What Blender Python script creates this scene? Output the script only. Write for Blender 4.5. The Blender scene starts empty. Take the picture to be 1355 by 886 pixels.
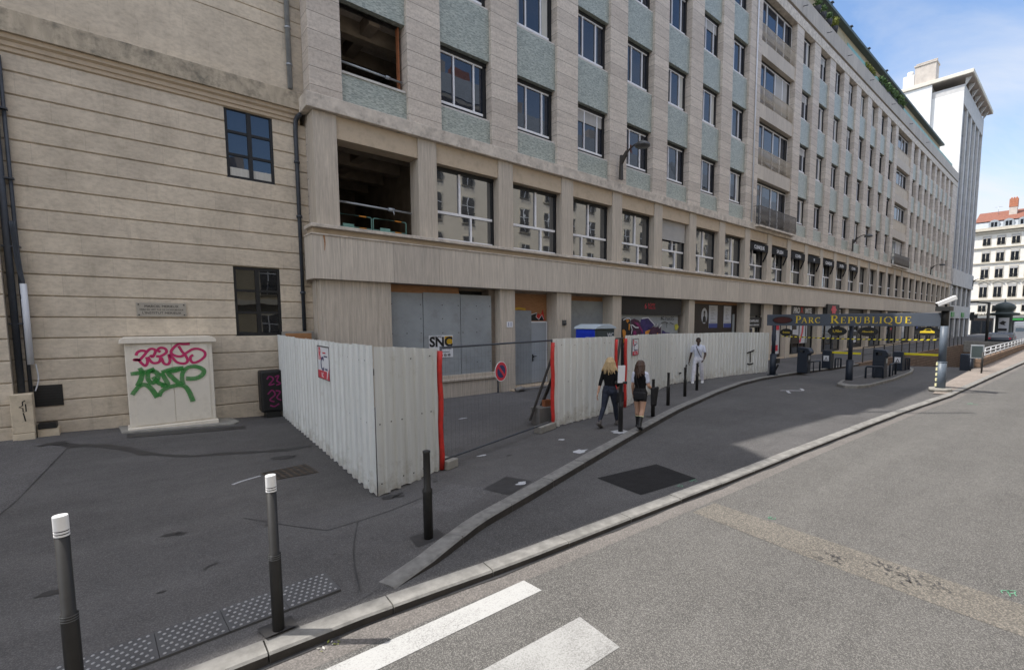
import bpy, bmesh, math, random
from mathutils import Vector, Matrix
sc = bpy.context.scene
C = sc.collection
rnd = random.Random(7)

# ------------------------------------------------------------------ camera, sky, sun, exposure
cam_d = bpy.data.cameras.new('camera'); cam = bpy.data.objects.new('camera', cam_d); C.objects.link(cam)
cam.location = (0, 0, 2.45)
YAW, PITCH = 0.735262, -0.0866773
fw = Vector((math.sin(YAW)*math.cos(PITCH), math.cos(YAW)*math.cos(PITCH), math.sin(PITCH)))
cam.rotation_euler = fw.to_track_quat('-Z', 'Y').to_euler()
cam_d.sensor_width = 36.0
cam_d.lens = 630.84/1355*36.0
cam_d.shift_x = -(739.22-677.5)/1355
cam_d.shift_y = (480.5-443.0)/1355
cam_d.clip_start = 0.05; cam_d.clip_end = 3000
sc.camera = cam

SUN_DIR = Vector((0.47, -0.405, -1.0)).normalized()
sun_d = bpy.data.lights.new('sun', 'SUN'); sun = bpy.data.objects.new('sun', sun_d); C.objects.link(sun)
sun_d.energy = 2.5; sun_d.angle = math.radians(0.45); sun_d.color = (1.0, 0.95, 0.88)
sun.rotation_euler = SUN_DIR.to_track_quat('-Z', 'Y').to_euler(); sun.location = (0, 0, 60)

w = bpy.data.worlds.new('World'); sc.world = w; w.use_nodes = True
nt = w.node_tree; N = nt.nodes; L = nt.links
bg = N['Background']; bg.inputs['Strength'].default_value = 0.10
sky = N.new('ShaderNodeTexSky'); sky.sky_type = 'NISHITA'; sky.sun_disc = False
sky.sun_elevation = math.asin(-SUN_DIR.z); sky.sun_rotation = math.atan2(-SUN_DIR.x, -SUN_DIR.y)
sky.air_density = 1.0; sky.dust_density = 0.35; sky.ozone_density = 3.0
tc = N.new('ShaderNodeTexCoord'); sp = N.new('ShaderNodeSeparateXYZ'); L.new(tc.outputs['Generated'], sp.inputs[0])
def wmath(op, a, b=None, c=None, clamp=False):
    m = N.new('ShaderNodeMath'); m.operation = op; m.use_clamp = clamp
    for i, q in enumerate((a, b, c)):
        if q is None: continue
        if isinstance(q, (int, float)): m.inputs[i].default_value = q
        else: L.new(q, m.inputs[i])
    return m.outputs[0]
zc = wmath('MAXIMUM', sp.outputs['Z'], 0.05)
zc2 = wmath('ADD', zc, 0.12)
cx_, cy_ = wmath('DIVIDE', sp.outputs['X'], zc2), wmath('DIVIDE', sp.outputs['Y'], zc2)
cb = N.new('ShaderNodeCombineXYZ'); L.new(cx_, cb.inputs[0]); L.new(cy_, cb.inputs[1])
mp = N.new('ShaderNodeMapping'); mp.inputs['Scale'].default_value = (0.55, 1.1, 1); mp.inputs['Rotation'].default_value = (0, 0, 0.6)
mp.inputs['Location'].default_value = (0.9, 0.35, 0)
L.new(cb.outputs[0], mp.inputs['Vector'])
ns = N.new('ShaderNodeTexNoise'); ns.inputs['Scale'].default_value = 1.35; ns.inputs['Detail'].default_value = 9; ns.inputs['Roughness'].default_value = 0.58
ns.inputs['Distortion'].default_value = 0.5
L.new(mp.outputs[0], ns.inputs['Vector'])
# clouds: more of them low in the sky, wisps above
low = wmath('MULTIPLY', wmath('SUBTRACT', 0.55, zc, clamp=True), 0.95)
cl = wmath('SUBTRACT', wmath('ADD', ns.outputs['Fac'], low), 0.61, clamp=True)
# the clouds gather over the far end of the street
side = wmath('ADD', wmath('MULTIPLY', sp.outputs['X'], 1.15), wmath('MULTIPLY', sp.outputs['Y'], 0.5))
side = wmath('ADD', side, 0.2, clamp=True)
clf = wmath('MULTIPLY', wmath('MULTIPLY', wmath('MULTIPLY', cl, 3.2, clamp=True), 0.85), side)
mx = N.new('ShaderNodeMix'); mx.data_type = 'RGBA'
# bright broken cloud added out of view, overhead and to the left, as fill light
zen = wmath('MULTIPLY', wmath('SUBTRACT', sp.outputs['Z'], 0.66, clamp=True), 4.0, clamp=True)
wst = wmath('MULTIPLY', wmath('SUBTRACT', wmath('MULTIPLY', sp.outputs['X'], -1.0), 0.45, clamp=True), 3.0, clamp=True)
br = wmath('ADD', wmath('MULTIPLY', wmath('SUBTRACT', ns.outputs['Fac'], 0.34, clamp=True), 3.0, clamp=True), 0.15, clamp=True)
clo = wmath('MULTIPLY', wmath('MAXIMUM', zen, wst), wmath('MULTIPLY', br, 0.95))
L.new(clf, mx.inputs['Factor']); L.new(sky.outputs[0], mx.inputs['A']); mx.inputs['B'].default_value = (3.7, 3.8, 3.95, 1)
mx2 = N.new('ShaderNodeMix'); mx2.data_type = 'RGBA'; L.new(clo, mx2.inputs['Factor']); L.new(mx.outputs['Result'], mx2.inputs['A']); mx2.inputs['B'].default_value = (9.8, 9.6, 9.5, 1)
L.new(mx2.outputs['Result'], bg.inputs['Color'])

vs = sc.view_settings
sc.display_settings.display_device = 'sRGB'
vs.view_transform = 'Standard'; vs.look = 'None'; vs.exposure = 1.3; vs.gamma = 1.0; vs.use_curve_mapping = False
sc.cycles.max_bounces = 6; sc.cycles.diffuse_bounces = 3; sc.cycles.glossy_bounces = 3; sc.cycles.transparent_max_bounces = 12
sc.cycles.caustics_reflective = False; sc.cycles.caustics_refractive = False
sc.cycles.use_denoising = True

# ------------------------------------------------------------------ materials
def new_mat(name):
    m = bpy.data.materials.new(name); m.use_nodes = True
    return m, m.node_tree, m.node_tree.nodes['Principled BSDF']
def lnk(t, a, b): t.links.new(a, b)
def mathn(t, op, a, b=None, c=None, clamp=False):
    m = t.nodes.new('ShaderNodeMath'); m.operation = op; m.use_clamp = clamp
    for i, q in enumerate((a, b, c)):
        if q is None: continue
        if isinstance(q, (int, float)): m.inputs[i].default_value = q
        else: t.links.new(q, m.inputs[i])
    return m.outputs[0]
def noise(t, scale, detail=4, rough=0.55, stretch=None, coord='Object', dist=0.0):
    tc = t.nodes.new('ShaderNodeTexCoord'); out = tc.outputs[coord]
    if stretch:
        mp = t.nodes.new('ShaderNodeMapping'); mp.inputs['Scale'].default_value = stretch; lnk(t, out, mp.inputs['Vector']); out = mp.outputs[0]
    n = t.nodes.new('ShaderNodeTexNoise'); n.inputs['Scale'].default_value = scale; n.inputs['Detail'].default_value = detail
    n.inputs['Roughness'].default_value = rough; n.inputs['Distortion'].default_value = dist
    lnk(t, out, n.inputs['Vector']); return n.outputs['Fac']
def ramp(t, fac, stops):
    r = t.nodes.new('ShaderNodeValToRGB'); e = r.color_ramp.elements
    while len(e) < len(stops): e.new(0.5)
    for el, (p, c) in zip(e, stops): el.position = p; el.color = (*c, 1) if len(c) == 3 else c
    lnk(t, fac, r.inputs[0]); return r.outputs[0]
def mixc(t, fac, a, b, blend='MIX'):
    m = t.nodes.new('ShaderNodeMix'); m.data_type = 'RGBA'; m.blend_type = blend
    for k, q in (('Factor', fac), ('A', a), ('B', b)):
        if isinstance(q, (int, float)): m.inputs[k].default_value = q
        elif isinstance(q, tuple): m.inputs[k].default_value = (*q, 1)
        else: lnk(t, q, m.inputs[k])
    return m.outputs['Result']
def bump(t, b, h, s=0.3, d=0.01):
    n = t.nodes.new('ShaderNodeBump'); n.inputs['Strength'].default_value = s; n.inputs['Distance'].default_value = d
    lnk(t, h, n.inputs['Height']); lnk(t, n.outputs[0], b.inputs['Normal'])
def sh(c, k): return tuple(min(1, x*k) for x in c)
def pbr(name, col, rough=0.7, var=0.18, scale=2.0, metal=0.0, spec=0.4, fine=0.0, bmp=0.0, dirt=None, stretch=None):
    m, t, b = new_mat(name)
    f = noise(t, scale, 6, 0.6, stretch)
    c = ramp(t, f, [(0.28, sh(col, 1-var)), (0.72, sh(col, 1+var))])
    if dirt:
        d = noise(t, dirt[1], 8, 0.7)
        c = mixc(t, mathn(t, 'MULTIPLY', mathn(t, 'SUBTRACT', d, 0.5, clamp=True), dirt[2]), c, dirt[0])
    lnk(t, c, b.inputs['Base Color'])
    b.inputs['Roughness'].default_value = rough; b.inputs['Metallic'].default_value = metal; b.inputs['Specular IOR Level'].default_value = spec
    if bmp: bump(t, b, noise(t, fine or 60, 3), bmp)
    return m
def geo_z(t):
    g = t.nodes.new('ShaderNodeNewGeometry'); s = t.nodes.new('ShaderNodeSeparateXYZ'); lnk(t, g.outputs['Position'], s.inputs[0]); return s.outputs
def stone_vertical(name, base=(0.71, 0.64, 0.55), joints=1.45):
    m, t, b = new_mat(name)
    f = noise(t, 1.0, 8, 0.65, (16, 16, 0.55)); g = noise(t, 1.0, 5, 0.7, (70, 70, 2.2)); l = noise(t, 0.9, 4)
    c = ramp(t, f, [(0.3, sh(base, 0.72)), (0.55, base), (0.75, sh(base, 1.22))])
    c = mixc(t, 0.45, c, ramp(t, g, [(0.35, (0.25, 0.22, 0.18)), (0.62, (0.98, 0.96, 0.93))]), 'MULTIPLY')
    c = mixc(t, mathn(t, 'MULTIPLY', l, 0.55), c, sh(base, 0.72))
    p = geo_z(t)
    fr = mathn(t, 'FRACT', mathn(t, 'DIVIDE', p['X'], joints))
    jt = mathn(t, 'LESS_THAN', fr, 0.008)
    c = mixc(t, mathn(t, 'MULTIPLY', jt, 0.6), c, (0.1, 0.09, 0.08))
    tone = t.nodes.new('ShaderNodeTexWhiteNoise'); tone.noise_dimensions = '1D'
    lnk(t, mathn(t, 'FLOOR', mathn(t, 'DIVIDE', p['X'], joints)), tone.inputs['W'])
    c = mixc(t, 1.0, c, ramp(t, tone.outputs['Value'], [(0, (0.86, 0.86, 0.87)), (1, (1, 1, 1))]), 'MULTIPLY')
    lnk(t, c, b.inputs['Base Color']); b.inputs['Roughness'].default_value = 0.62; b.inputs['Specular IOR Level'].default_value = 0.3
    bump(t, b, g, 0.25, 0.006); return m
def stone_blocks(name, base=(0.70, 0.625, 0.545), hz=0.445):
    m, t, b = new_mat(name)
    f = noise(t, 1.0, 8, 0.68, (1.6, 1.6, 9)); g = noise(t, 14, 6, 0.7); l = noise(t, 0.45, 5)
    c = ramp(t, f, [(0.3, sh(base, 0.74)), (0.55, base), (0.78, sh(base, 1.18))])
    c = mixc(t, 0.6, c, ramp(t, g, [(0.3, (0.42, 0.38, 0.34)), (0.55, (1, 1, 1))]), 'MULTIPLY')
    st = noise(t, 1.0, 8, 0.75, (5, 5, 12))
    c = mixc(t, mathn(t, 'MULTIPLY', mathn(t, 'SUBTRACT', mathn(t, 'ADD', st, mathn(t, 'MULTIPLY', l, .35)), 0.74, clamp=True), 4.5, clamp=True), c, (0.26, 0.20, 0.16))
    rs = noise(t, 1.0, 6, 0.7, (11, 11, .22)); c = mixc(t, mathn(t, 'MULTIPLY', mathn(t, 'SUBTRACT', rs, 0.57, clamp=True), 2.2, clamp=True), c, (0.30, 0.26, 0.225))
    p = geo_z(t)
    zz = mathn(t, 'DIVIDE', p['Z'], hz); fl = mathn(t, 'FLOOR', zz); fr = mathn(t, 'FRACT', zz)
    tone = t.nodes.new('ShaderNodeTexWhiteNoise'); tone.noise_dimensions = '2D'
    cbn = t.nodes.new('ShaderNodeCombineXYZ'); lnk(t, fl, cbn.inputs[0]); lnk(t, mathn(t, 'FLOOR', mathn(t, 'DIVIDE', mathn(t, 'ADD', p['X'], 0.6), 2.92)), cbn.inputs[1]); lnk(t, cbn.outputs[0], tone.inputs['Vector'])
    c = mixc(t, 1.0, c, ramp(t, tone.outputs['Value'], [(0, (0.78, 0.77, 0.77)), (1, (1, 1, 1))]), 'MULTIPLY')
    c = mixc(t, mathn(t, 'MULTIPLY', mathn(t, 'LESS_THAN', fr, 0.042), 0.8), c, (0.10, 0.085, 0.07))
    c = mixc(t, mathn(t, 'MULTIPLY', l, 0.4), c, sh(base, 0.8))
    lnk(t, c, b.inputs['Base Color']); b.inputs['Roughness'].default_value = 0.65; b.inputs['Specular IOR Level'].default_value = 0.3
    bump(t, b, g, 0.2, 0.006); return m
def asphalt(name, base, speck=0.5, patch=0.25, sscale=120, light=(0.5, 0.48, 0.44), rough=0.85, wear=0.0):
    m, t, b = new_mat(name)
    v = t.nodes.new('ShaderNodeTexVoronoi'); v.inputs['Scale'].default_value = sscale; tcn = t.nodes.new('ShaderNodeTexCoord'); lnk(t, tcn.outputs['Object'], v.inputs['Vector'])
    vb = t.nodes.new('ShaderNodeRGBToBW'); lnk(t, v.outputs['Color'], vb.inputs[0])
    big = noise(t, 0.35, 6, 0.6); mid = noise(t, 3.5, 6, 0.65); fine = noise(t, 260, 2)
    c = ramp(t, big, [(0.3, sh(base, 1-patch)), (0.7, sh(base, 1+patch))])
    c = mixc(t, 0.5, c, ramp(t, mid, [(0.35, (0.68, 0.68, 0.68)), (0.65, (1, 1, 1))]), 'MULTIPLY')
    if wear:
        tr = noise(t, 1.0, 5, 0.6, (0.05, 1.1, 1)); st = noise(t, 1.0, 7, 0.7, (0.5, 2.2, 1)); oil = noise(t, 0.9, 6, 0.75)
        c = mixc(t, wear, c, ramp(t, tr, [(0.34, (0.72, 0.72, 0.73)), (0.6, (1.0, 1.0, 1.0))]), 'MULTIPLY')
        c = mixc(t, wear*.8, c, ramp(t, st, [(0.36, (0.78, 0.78, 0.78)), (0.55, (1, 1, 1))]), 'MULTIPLY')
        c = mixc(t, mathn(t, 'MULTIPLY', mathn(t, 'SUBTRACT', oil, 0.64, clamp=True), 5.0*wear, clamp=True), c, sh(base, .45))
    c = mixc(t, mathn(t, 'MULTIPLY', mathn(t, 'GREATER_THAN', vb.outputs[0], 0.66), speck), c, light)
    c = mixc(t, mathn(t, 'MULTIPLY', mathn(t, 'LESS_THAN', vb.outputs[0], 0.34), speck*0.9), c, sh(base, 0.35))
    lnk(t, c, b.inputs['Base Color']); b.inputs['Roughness'].default_value = rough; b.inputs['Specular IOR Level'].default_value = 0.3
    bump(t, b, fine, 0.5, 0.004); return m
def glass(name, tint=(0.012, 0.014, 0.018), refl=0.42):
    m, t, b = new_mat(name)
    out = t.nodes['Material Output']; g = t.nodes.new('ShaderNodeBsdfGlossy'); g.inputs['Roughness'].default_value = 0.015; g.inputs['Color'].default_value = (0.9, 0.95, 1.0, 1)
    fr = t.nodes.new('ShaderNodeFresnel'); fr.inputs['IOR'].default_value = 1.5
    wv = noise(t, 1.1, 2); bn = t.nodes.new('ShaderNodeBump'); bn.inputs['Strength'].default_value = 0.05; bn.inputs['Distance'].default_value = 0.05; lnk(t, wv, bn.inputs['Height']); lnk(t, bn.outputs[0], g.inputs['Normal'])
    b.inputs['Base Color'].default_value = (*tint, 1); b.inputs['Roughness'].default_value = 0.3; b.inputs['Specular IOR Level'].default_value = 0.0
    ms = t.nodes.new('ShaderNodeMixShader'); lnk(t, mathn(t, 'ADD', mathn(t, 'MULTIPLY', fr.outputs[0], 0.9), refl, clamp=True), ms.inputs[0])
    lnk(t, b.outputs[0], ms.inputs[1]); lnk(t, g.outputs[0], ms.inputs[2]); lnk(t, ms.outputs[0], out.inputs['Surface']); return m
def left_stone(name, base=(0.655, 0.57, 0.455)):
    m, t, b = new_mat(name)
    f = noise(t, 1.2, 8, 0.68); g = noise(t, 9, 8, 0.75, (1, 1, 1.8)); s = noise(t, 1.0, 7, 0.72, (5, 5, 0.8))
    c = ramp(t, f, [(0.3, sh(base, 0.8)), (0.7, sh(base, 1.15))])
    c = mixc(t, 0.4, c, ramp(t, g, [(0.34, (0.5, 0.48, 0.46)), (0.56, (1, 1, 1))]), 'MULTIPLY')
    c = mixc(t, mathn(t, 'MULTIPLY', mathn(t, 'SUBTRACT', s, 0.56, clamp=True), 1.7), c, (0.2, 0.175, 0.14))
    p = geo_z(t)
    # stone blocks differ slightly in tone along each course
    cbn = t.nodes.new('ShaderNodeCombineXYZ'); fl = mathn(t, 'FLOOR', mathn(t, 'DIVIDE', mathn(t, 'SUBTRACT', p['Z'], 2.11), 0.4295))
    lnk(t, fl, cbn.inputs[1]); xx = mathn(t, 'ADD', mathn(t, 'DIVIDE', p['X'], 1.25), mathn(t, 'MULTIPLY', fl, 0.37)); lnk(t, mathn(t, 'FLOOR', xx), cbn.inputs[0])
    wn = t.nodes.new('ShaderNodeTexWhiteNoise'); wn.noise_dimensions = '2D'; lnk(t, cbn.outputs[0], wn.inputs['Vector'])
    c = mixc(t, 1.0, c, ramp(t, wn.outputs['Value'], [(0, (0.90, 0.90, 0.91)), (1, (1, 1, 1))]), 'MULTIPLY')
    c = mixc(t, mathn(t, 'MULTIPLY', mathn(t, 'LESS_THAN', mathn(t, 'FRACT', xx), 0.006), 0.22), c, (0.12, 0.1, 0.08))
    lnk(t, c, b.inputs['Base Color']); b.inputs['Roughness'].default_value = 0.85; b.inputs['Specular IOR Level'].default_value = 0.25
    bump(t, b, g, 0.3, 0.01); return m
def hoarding_paint(name):
    m, t, b = new_mat(name)
    p = geo_z(t); base = (0.68, 0.69, 0.665)
    s = noise(t, 1.0, 6, 0.7, (9, 9, 0.5)); g = noise(t, 4, 8, 0.75)
    c = ramp(t, s, [(0.3, sh(base, 0.85)), (0.7, sh(base, 1.08))])
    dirt = mathn(t, 'MULTIPLY', mathn(t, 'SUBTRACT', mathn(t, 'ADD', g, mathn(t, 'MULTIPLY', mathn(t, 'SUBTRACT', 0.5, p['Z'], clamp=True), 0.45)), 0.58, clamp=True), 2.3)
    c = mixc(t, dirt, c, (0.27, 0.23, 0.17))
    oi = t.nodes.new('ShaderNodeObjectInfo'); c = mixc(t, 1.0, c, ramp(t, oi.outputs['Random'], [(0, (0.88, 0.89, 0.90)), (1, (1, 1, 1))]), 'MULTIPLY')
    sc_ = noise(t, 1.0, 5, 0.8, (22, 22, 3)); c = mixc(t, mathn(t, 'MULTIPLY', mathn(t, 'SUBTRACT', sc_, 0.66, clamp=True), 3.0, clamp=True), c, (0.2, 0.17, 0.14))
    lnk(t, c, b.inputs['Base Color']); b.inputs['Roughness'].default_value = 0.45; bump(t, b, noise(t, 3.2, 3), .35, .02); return m
def worn_paint(name, col=(0.78, 0.78, 0.76), under=(0.11, 0.11, 0.105), thr=0.70):
    m, t, b = new_mat(name)
    g = noise(t, 75, 6, 0.8, (1, 1, 1), dist=.3); l = noise(t, 2.2, 4)
    k = mathn(t, 'MULTIPLY', mathn(t, 'SUBTRACT', mathn(t, 'ADD', g, mathn(t, 'MULTIPLY', l, 0.4)), thr, clamp=True), 4.5, clamp=True)
    c = mixc(t, k, col, under)
    lnk(t, c, b.inputs['Base Color']); b.inputs['Roughness'].default_value = 0.7; bump(t, b, noise(t, 200, 2), 0.4, 0.003); return m

M = {}
M['trav_v'] = stone_vertical('travertine_vertical_grain')
M['trav_p'] = stone_vertical('travertine_piers', (0.67, 0.595, 0.50), 50)
M['trav_b'] = stone_blocks('travertine_blocks')
M['trav_warm'] = pbr('warm_stone', (0.52, 0.42, 0.305), 0.7, 0.22, 3, bmp=0.15, dirt=((0.16, 0.13, 0.1), 3, 2.0))
M['ledge'] = pbr('ledge_stone', (0.56, 0.50, 0.43), 0.7, 0.25, 4, bmp=0.25, dirt=((0.15, 0.13, 0.11), 5, 2.6))
M['parapet'] = stone_vertical('parapet_stone', (0.56, 0.51, 0.455), 1.0)
M['mosaic'] = None
def mosaic():
    m, t, b = new_mat('green_mosaic')
    v = t.nodes.new('ShaderNodeTexVoronoi'); v.distance = 'CHEBYCHEV'; v.inputs['Scale'].default_value = 30; v.inputs['Randomness'].default_value = 0.55
    tcn = t.nodes.new('ShaderNodeTexCoord'); mpn = t.nodes.new('ShaderNodeMapping'); mpn.inputs['Scale'].default_value = (0.45, 1, 1.6); lnk(t, tcn.outputs['Object'], mpn.inputs['Vector']); lnk(t, mpn.outputs[0], v.inputs['Vector'])
    bw = t.nodes.new('ShaderNodeRGBToBW'); lnk(t, v.outputs['Color'], bw.inputs[0])
    c = ramp(t, bw.outputs[0], [(0.2, (0.25, 0.28, 0.25)), (0.5, (0.35, 0.385, 0.345)), (0.85, (0.48, 0.51, 0.46))])
    c = mixc(t, 0.5, c, ramp(t, noise(t, 1.3, 5), [(0.3, (0.72, 0.75, 0.77)), (0.7, (1, 1, 1))]), 'MULTIPLY')
    lnk(t, c, b.inputs['Base Color']); b.inputs['Roughness'].default_value = 0.4; return m
M['mosaic'] = mosaic()
M['left'] = left_stone('weathered_limestone')
M['leftband'] = pbr('stained_band_stone', (0.45, 0.385, 0.295), 0.85, 0.2, 3, bmp=0.3, dirt=((0.10, 0.095, 0.075), 2.4, 4.0), stretch=(3, 3, 0.8))
M['walk'] = asphalt('pavement_asphalt', (0.104, 0.100, 0.099), 0.3, 0.25, 130, (0.21, 0.2, 0.2), wear=0.55)
M['walk_patch'] = asphalt('pavement_repair', (0.112, 0.108, 0.108), 0.35, 0.2, 110, (0.24, 0.23, 0.23), wear=0.4)
M['lane'] = asphalt('lane_asphalt', (0.093, 0.090, 0.089), 0.3, 0.22, 110, (0.22, 0.21, 0.21), wear=0.55)
M['road'] = asphalt('road_asphalt', (0.112, 0.108, 0.102), 0.55, 0.14, 150, (0.235, 0.225, 0.21), wear=0.6)
M['strip'] = asphalt('old_asphalt_strip', (0.135, 0.125, 0.11), 0.5, 0.16, 95, (0.27, 0.24, 0.20))
M['gutter'] = asphalt('gutter_asphalt', (0.148, 0.136, 0.127), 0.35, 0.15, 90, (0.25, 0.23, 0.21))
M['tarspot'] = pbr('worn_tar', (0.055, 0.052, 0.05), 0.7, 0.3, 6)
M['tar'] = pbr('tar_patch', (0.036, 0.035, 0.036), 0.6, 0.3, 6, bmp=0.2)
M['kerb_dark'] = pbr('grey_granite_kerb', (0.19, 0.185, 0.175), 0.75, 0.28, 9, fine=120, bmp=0.25, dirt=((0.07, 0.067, 0.062), 4, 2.2))
M['kerb'] = pbr('granite_kerb', (0.205, 0.199, 0.186), 0.75, 0.32, 7, fine=120, bmp=0.25, dirt=((0.1, 0.095, 0.085), 4, 2.2))
M['zebra'] = worn_paint('crossing_paint', (0.39, 0.39, 0.38), (0.13, 0.125, 0.12))
M['zebra_worn'] = worn_paint('worn_crossing_paint', (0.33, 0.33, 0.32), (0.13, 0.125, 0.12), 0.66)
M['kerb_face'] = pbr('shaded_kerb_face', (0.045, 0.04, 0.036), 0.85, 0.4, 5, bmp=.3)  # shade of the upright kerb faces, put into a near-black colour
M['tar_black'] = pbr('fresh_tar', (0.016, 0.0155, 0.016), 0.75, 0.3, 7, fine=150, bmp=.3, spec=.2)
M['whitemark'] = worn_paint('faded_white_paint', (0.45, 0.46, 0.48), (0.09, 0.09, 0.1))
M['greenmark'] = pbr('green_spray', (0.11, 0.27, 0.17), 0.8)
M['hoard'] = hoarding_paint('grey_hoarding_paint')
M['red'] = pbr('red_paint', (0.55, 0.030, 0.024), 0.5, 0.22, 7, dirt=((0.2, 0.05, 0.04), 6, 1.8))
M['bolt'] = pbr('dark_bolt', (0.02, 0.02, 0.02), 0.5)
M['grey_panel'] = pbr('grey_sheet_panel', (0.285, 0.31, 0.325), 0.45, 0.14, 1.2, fine=1.6, bmp=0.5, dirt=((0.15, 0.14, 0.13), 3, 1.6))
M['grey_door'] = pbr('pale_grey_door', (0.37, 0.405, 0.44), 0.45, 0.06)
M['ply'] = pbr('orange_plywood', (0.34, 0.17, 0.075), 0.6, 0.25, 5, stretch=(1, 1, 6))
M['conc'] = pbr('raw_concrete', (0.2, 0.19, 0.18), 0.9, 0.3, 3, bmp=0.3)
M['dark_conc'] = pbr('sooty_concrete', (0.26, 0.215, 0.17), 0.9, 0.35, 2, bmp=0.3)
M['cem'] = pbr('cement_block', (0.27, 0.26, 0.235), 0.9, 0.25, 6, bmp=0.4)
M['frame'] = pbr('white_aluminium', (0.80, 0.80, 0.82), 0.35, 0.05, spec=0.5)
M['sill'] = pbr('pale_sill', (0.55, 0.53, 0.50), 0.6, 0.15, 5)
M['dark_frame'] = pbr('dark_steel_frame', (0.012, 0.013, 0.015), 0.45)
M['glass'] = glass('window_glass', refl=0.25)
M['glass_up'] = glass('upper_window_glass', (0.014, 0.018, 0.03), 0.045)
M['glass_dark'] = glass('dark_window_glass', (0.006, 0.007, 0.009), 0.05)
M['window_dim'] = pbr('curtained_window', (0.10, 0.095, 0.09), 0.4, 0.35, 3)
M['glass_lg'] = glass('shop_glass', (0.02, 0.02, 0.02), 0.2)
M['blind'] = pbr('grey_blind', (0.40, 0.39, 0.375), 0.6, 0.08)
M['curtain'] = pbr('pale_curtain', (0.5, 0.49, 0.45), 0.9, 0.12, 6, stretch=(8, 8, 0.4))
M['pipe'] = pbr('zinc_pipe', (0.33, 0.355, 0.38), 0.4, 0.15, 6, metal=0.5)
M['pipe_dark'] = pbr('dark_pipe', (0.045, 0.052, 0.065), 0.5, 0.2, 6)
M['pipe_white'] = pbr('white_pipe', (0.6, 0.62, 0.66), 0.4, 0.06)
M['iron_grey'] = pbr('grey_balcony_iron', (0.17, 0.155, 0.14), 0.55, 0.15)
M['iron'] = pbr('wrought_iron', (0.05, 0.045, 0.04), 0.55, 0.15)
M['rail_beige'] = pbr('beige_railing', (0.50, 0.43, 0.34), 0.6, 0.12)
M['bollard'] = pbr('bollard_charcoal', (0.024, 0.0235, 0.023), 0.5, 0.15, 9, spec=0.3)
M['white'] = pbr('white_paint', (0.78, 0.78, 0.78), 0.4, 0.05)
M['cab'] = pbr('cream_cabinet', (0.76, 0.70, 0.60), 0.55, 0.08, 3, dirt=((0.22, 0.18, 0.13), 3, 1.5))
M['post'] = pbr('cream_post', (0.60, 0.51, 0.38), 0.6, 0.15, 4, dirt=((0.12, 0.09, 0.06), 5, 2.2))
def see_through_spray(name, col, a):
    m, t, b = new_mat(name); b.inputs['Base Color'].default_value = (*col, 1); b.inputs['Roughness'].default_value = .6
    n = noise(t, 9, 4); lnk(t, mathn(t, 'ADD', mathn(t, 'MULTIPLY', n, .35), a-.17, clamp=True), b.inputs['Alpha']); return m
M['pink'] = pbr('pink_spray', (0.52, 0.03, 0.13), 0.6, 0.15, 8)
M['greenspray'] = see_through_spray('green_spray_tag', (0.025, 0.24, 0.035), 0.72)
M['magenta'] = pbr('magenta_spray', (0.22, 0.02, 0.11), 0.6, 0.3, 8)
M['black'] = pbr('black_paint', (0.012, 0.012, 0.013), 0.5)
M['blackmatt'] = pbr('black_cloth', (0.013, 0.013, 0.015), 0.85)
M['plaque'] = pbr('stone_plaque', (0.36, 0.33, 0.28), 0.6, 0.12)
M['navy_beam'] = pbr('lightened_navy_paint', (0.062, 0.075, 0.098), 0.5, 0.1, spec=0.5)  # navy lightened over the whole beam to suit its sunlit end
M['navy'] = pbr('navy_paint', (0.016, 0.023, 0.037), 0.5, 0.08)
M['navy_grey'] = pbr('slate_blue_paint', (0.10, 0.125, 0.16), 0.45, 0.1)
M['gold'] = pbr('gold_lettering', (0.72, 0.53, 0.035), 0.4, 0.05)
M['yellow'] = pbr('yellow_arm', (0.72, 0.62, 0.02), 0.45, 0.06)
M['paleyellow'] = pbr('pale_yellow', (0.75, 0.72, 0.45), 0.6, 0.05)
M['blue'] = pbr('blue_plastic', (0.012, 0.045, 0.50), 0.4, 0.06)
M['cabin_roof'] = pbr('pale_blue_roof', (0.42, 0.49, 0.55), 0.4, 0.06)
M['darkgreen'] = pbr('dark_grey_green', (0.045, 0.062, 0.065), 0.5)
M['signwhite'] = pbr('sign_white', (0.70, 0.71, 0.74), 0.4, 0.03)
M['signblue'] = pbr('sign_blue', (0.02, 0.045, 0.24), 0.4, 0.04)
M['signnavy'] = pbr('sign_navy', (0.03, 0.035, 0.12), 0.4, 0.04)
M['signgold'] = pbr('sign_ochre', (0.55, 0.33, 0.02), 0.4, 0.04)
M['signgreen'] = pbr('shop_green', (0.04, 0.26, 0.06), 0.4, 0.04)
M['signred'] = pbr('sign_red', (0.55, 0.03, 0.06), 0.4, 0.04)
M['awning'] = pbr('black_awning', (0.01, 0.01, 0.011), 0.8)
M['brown_wall'] = None
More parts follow.
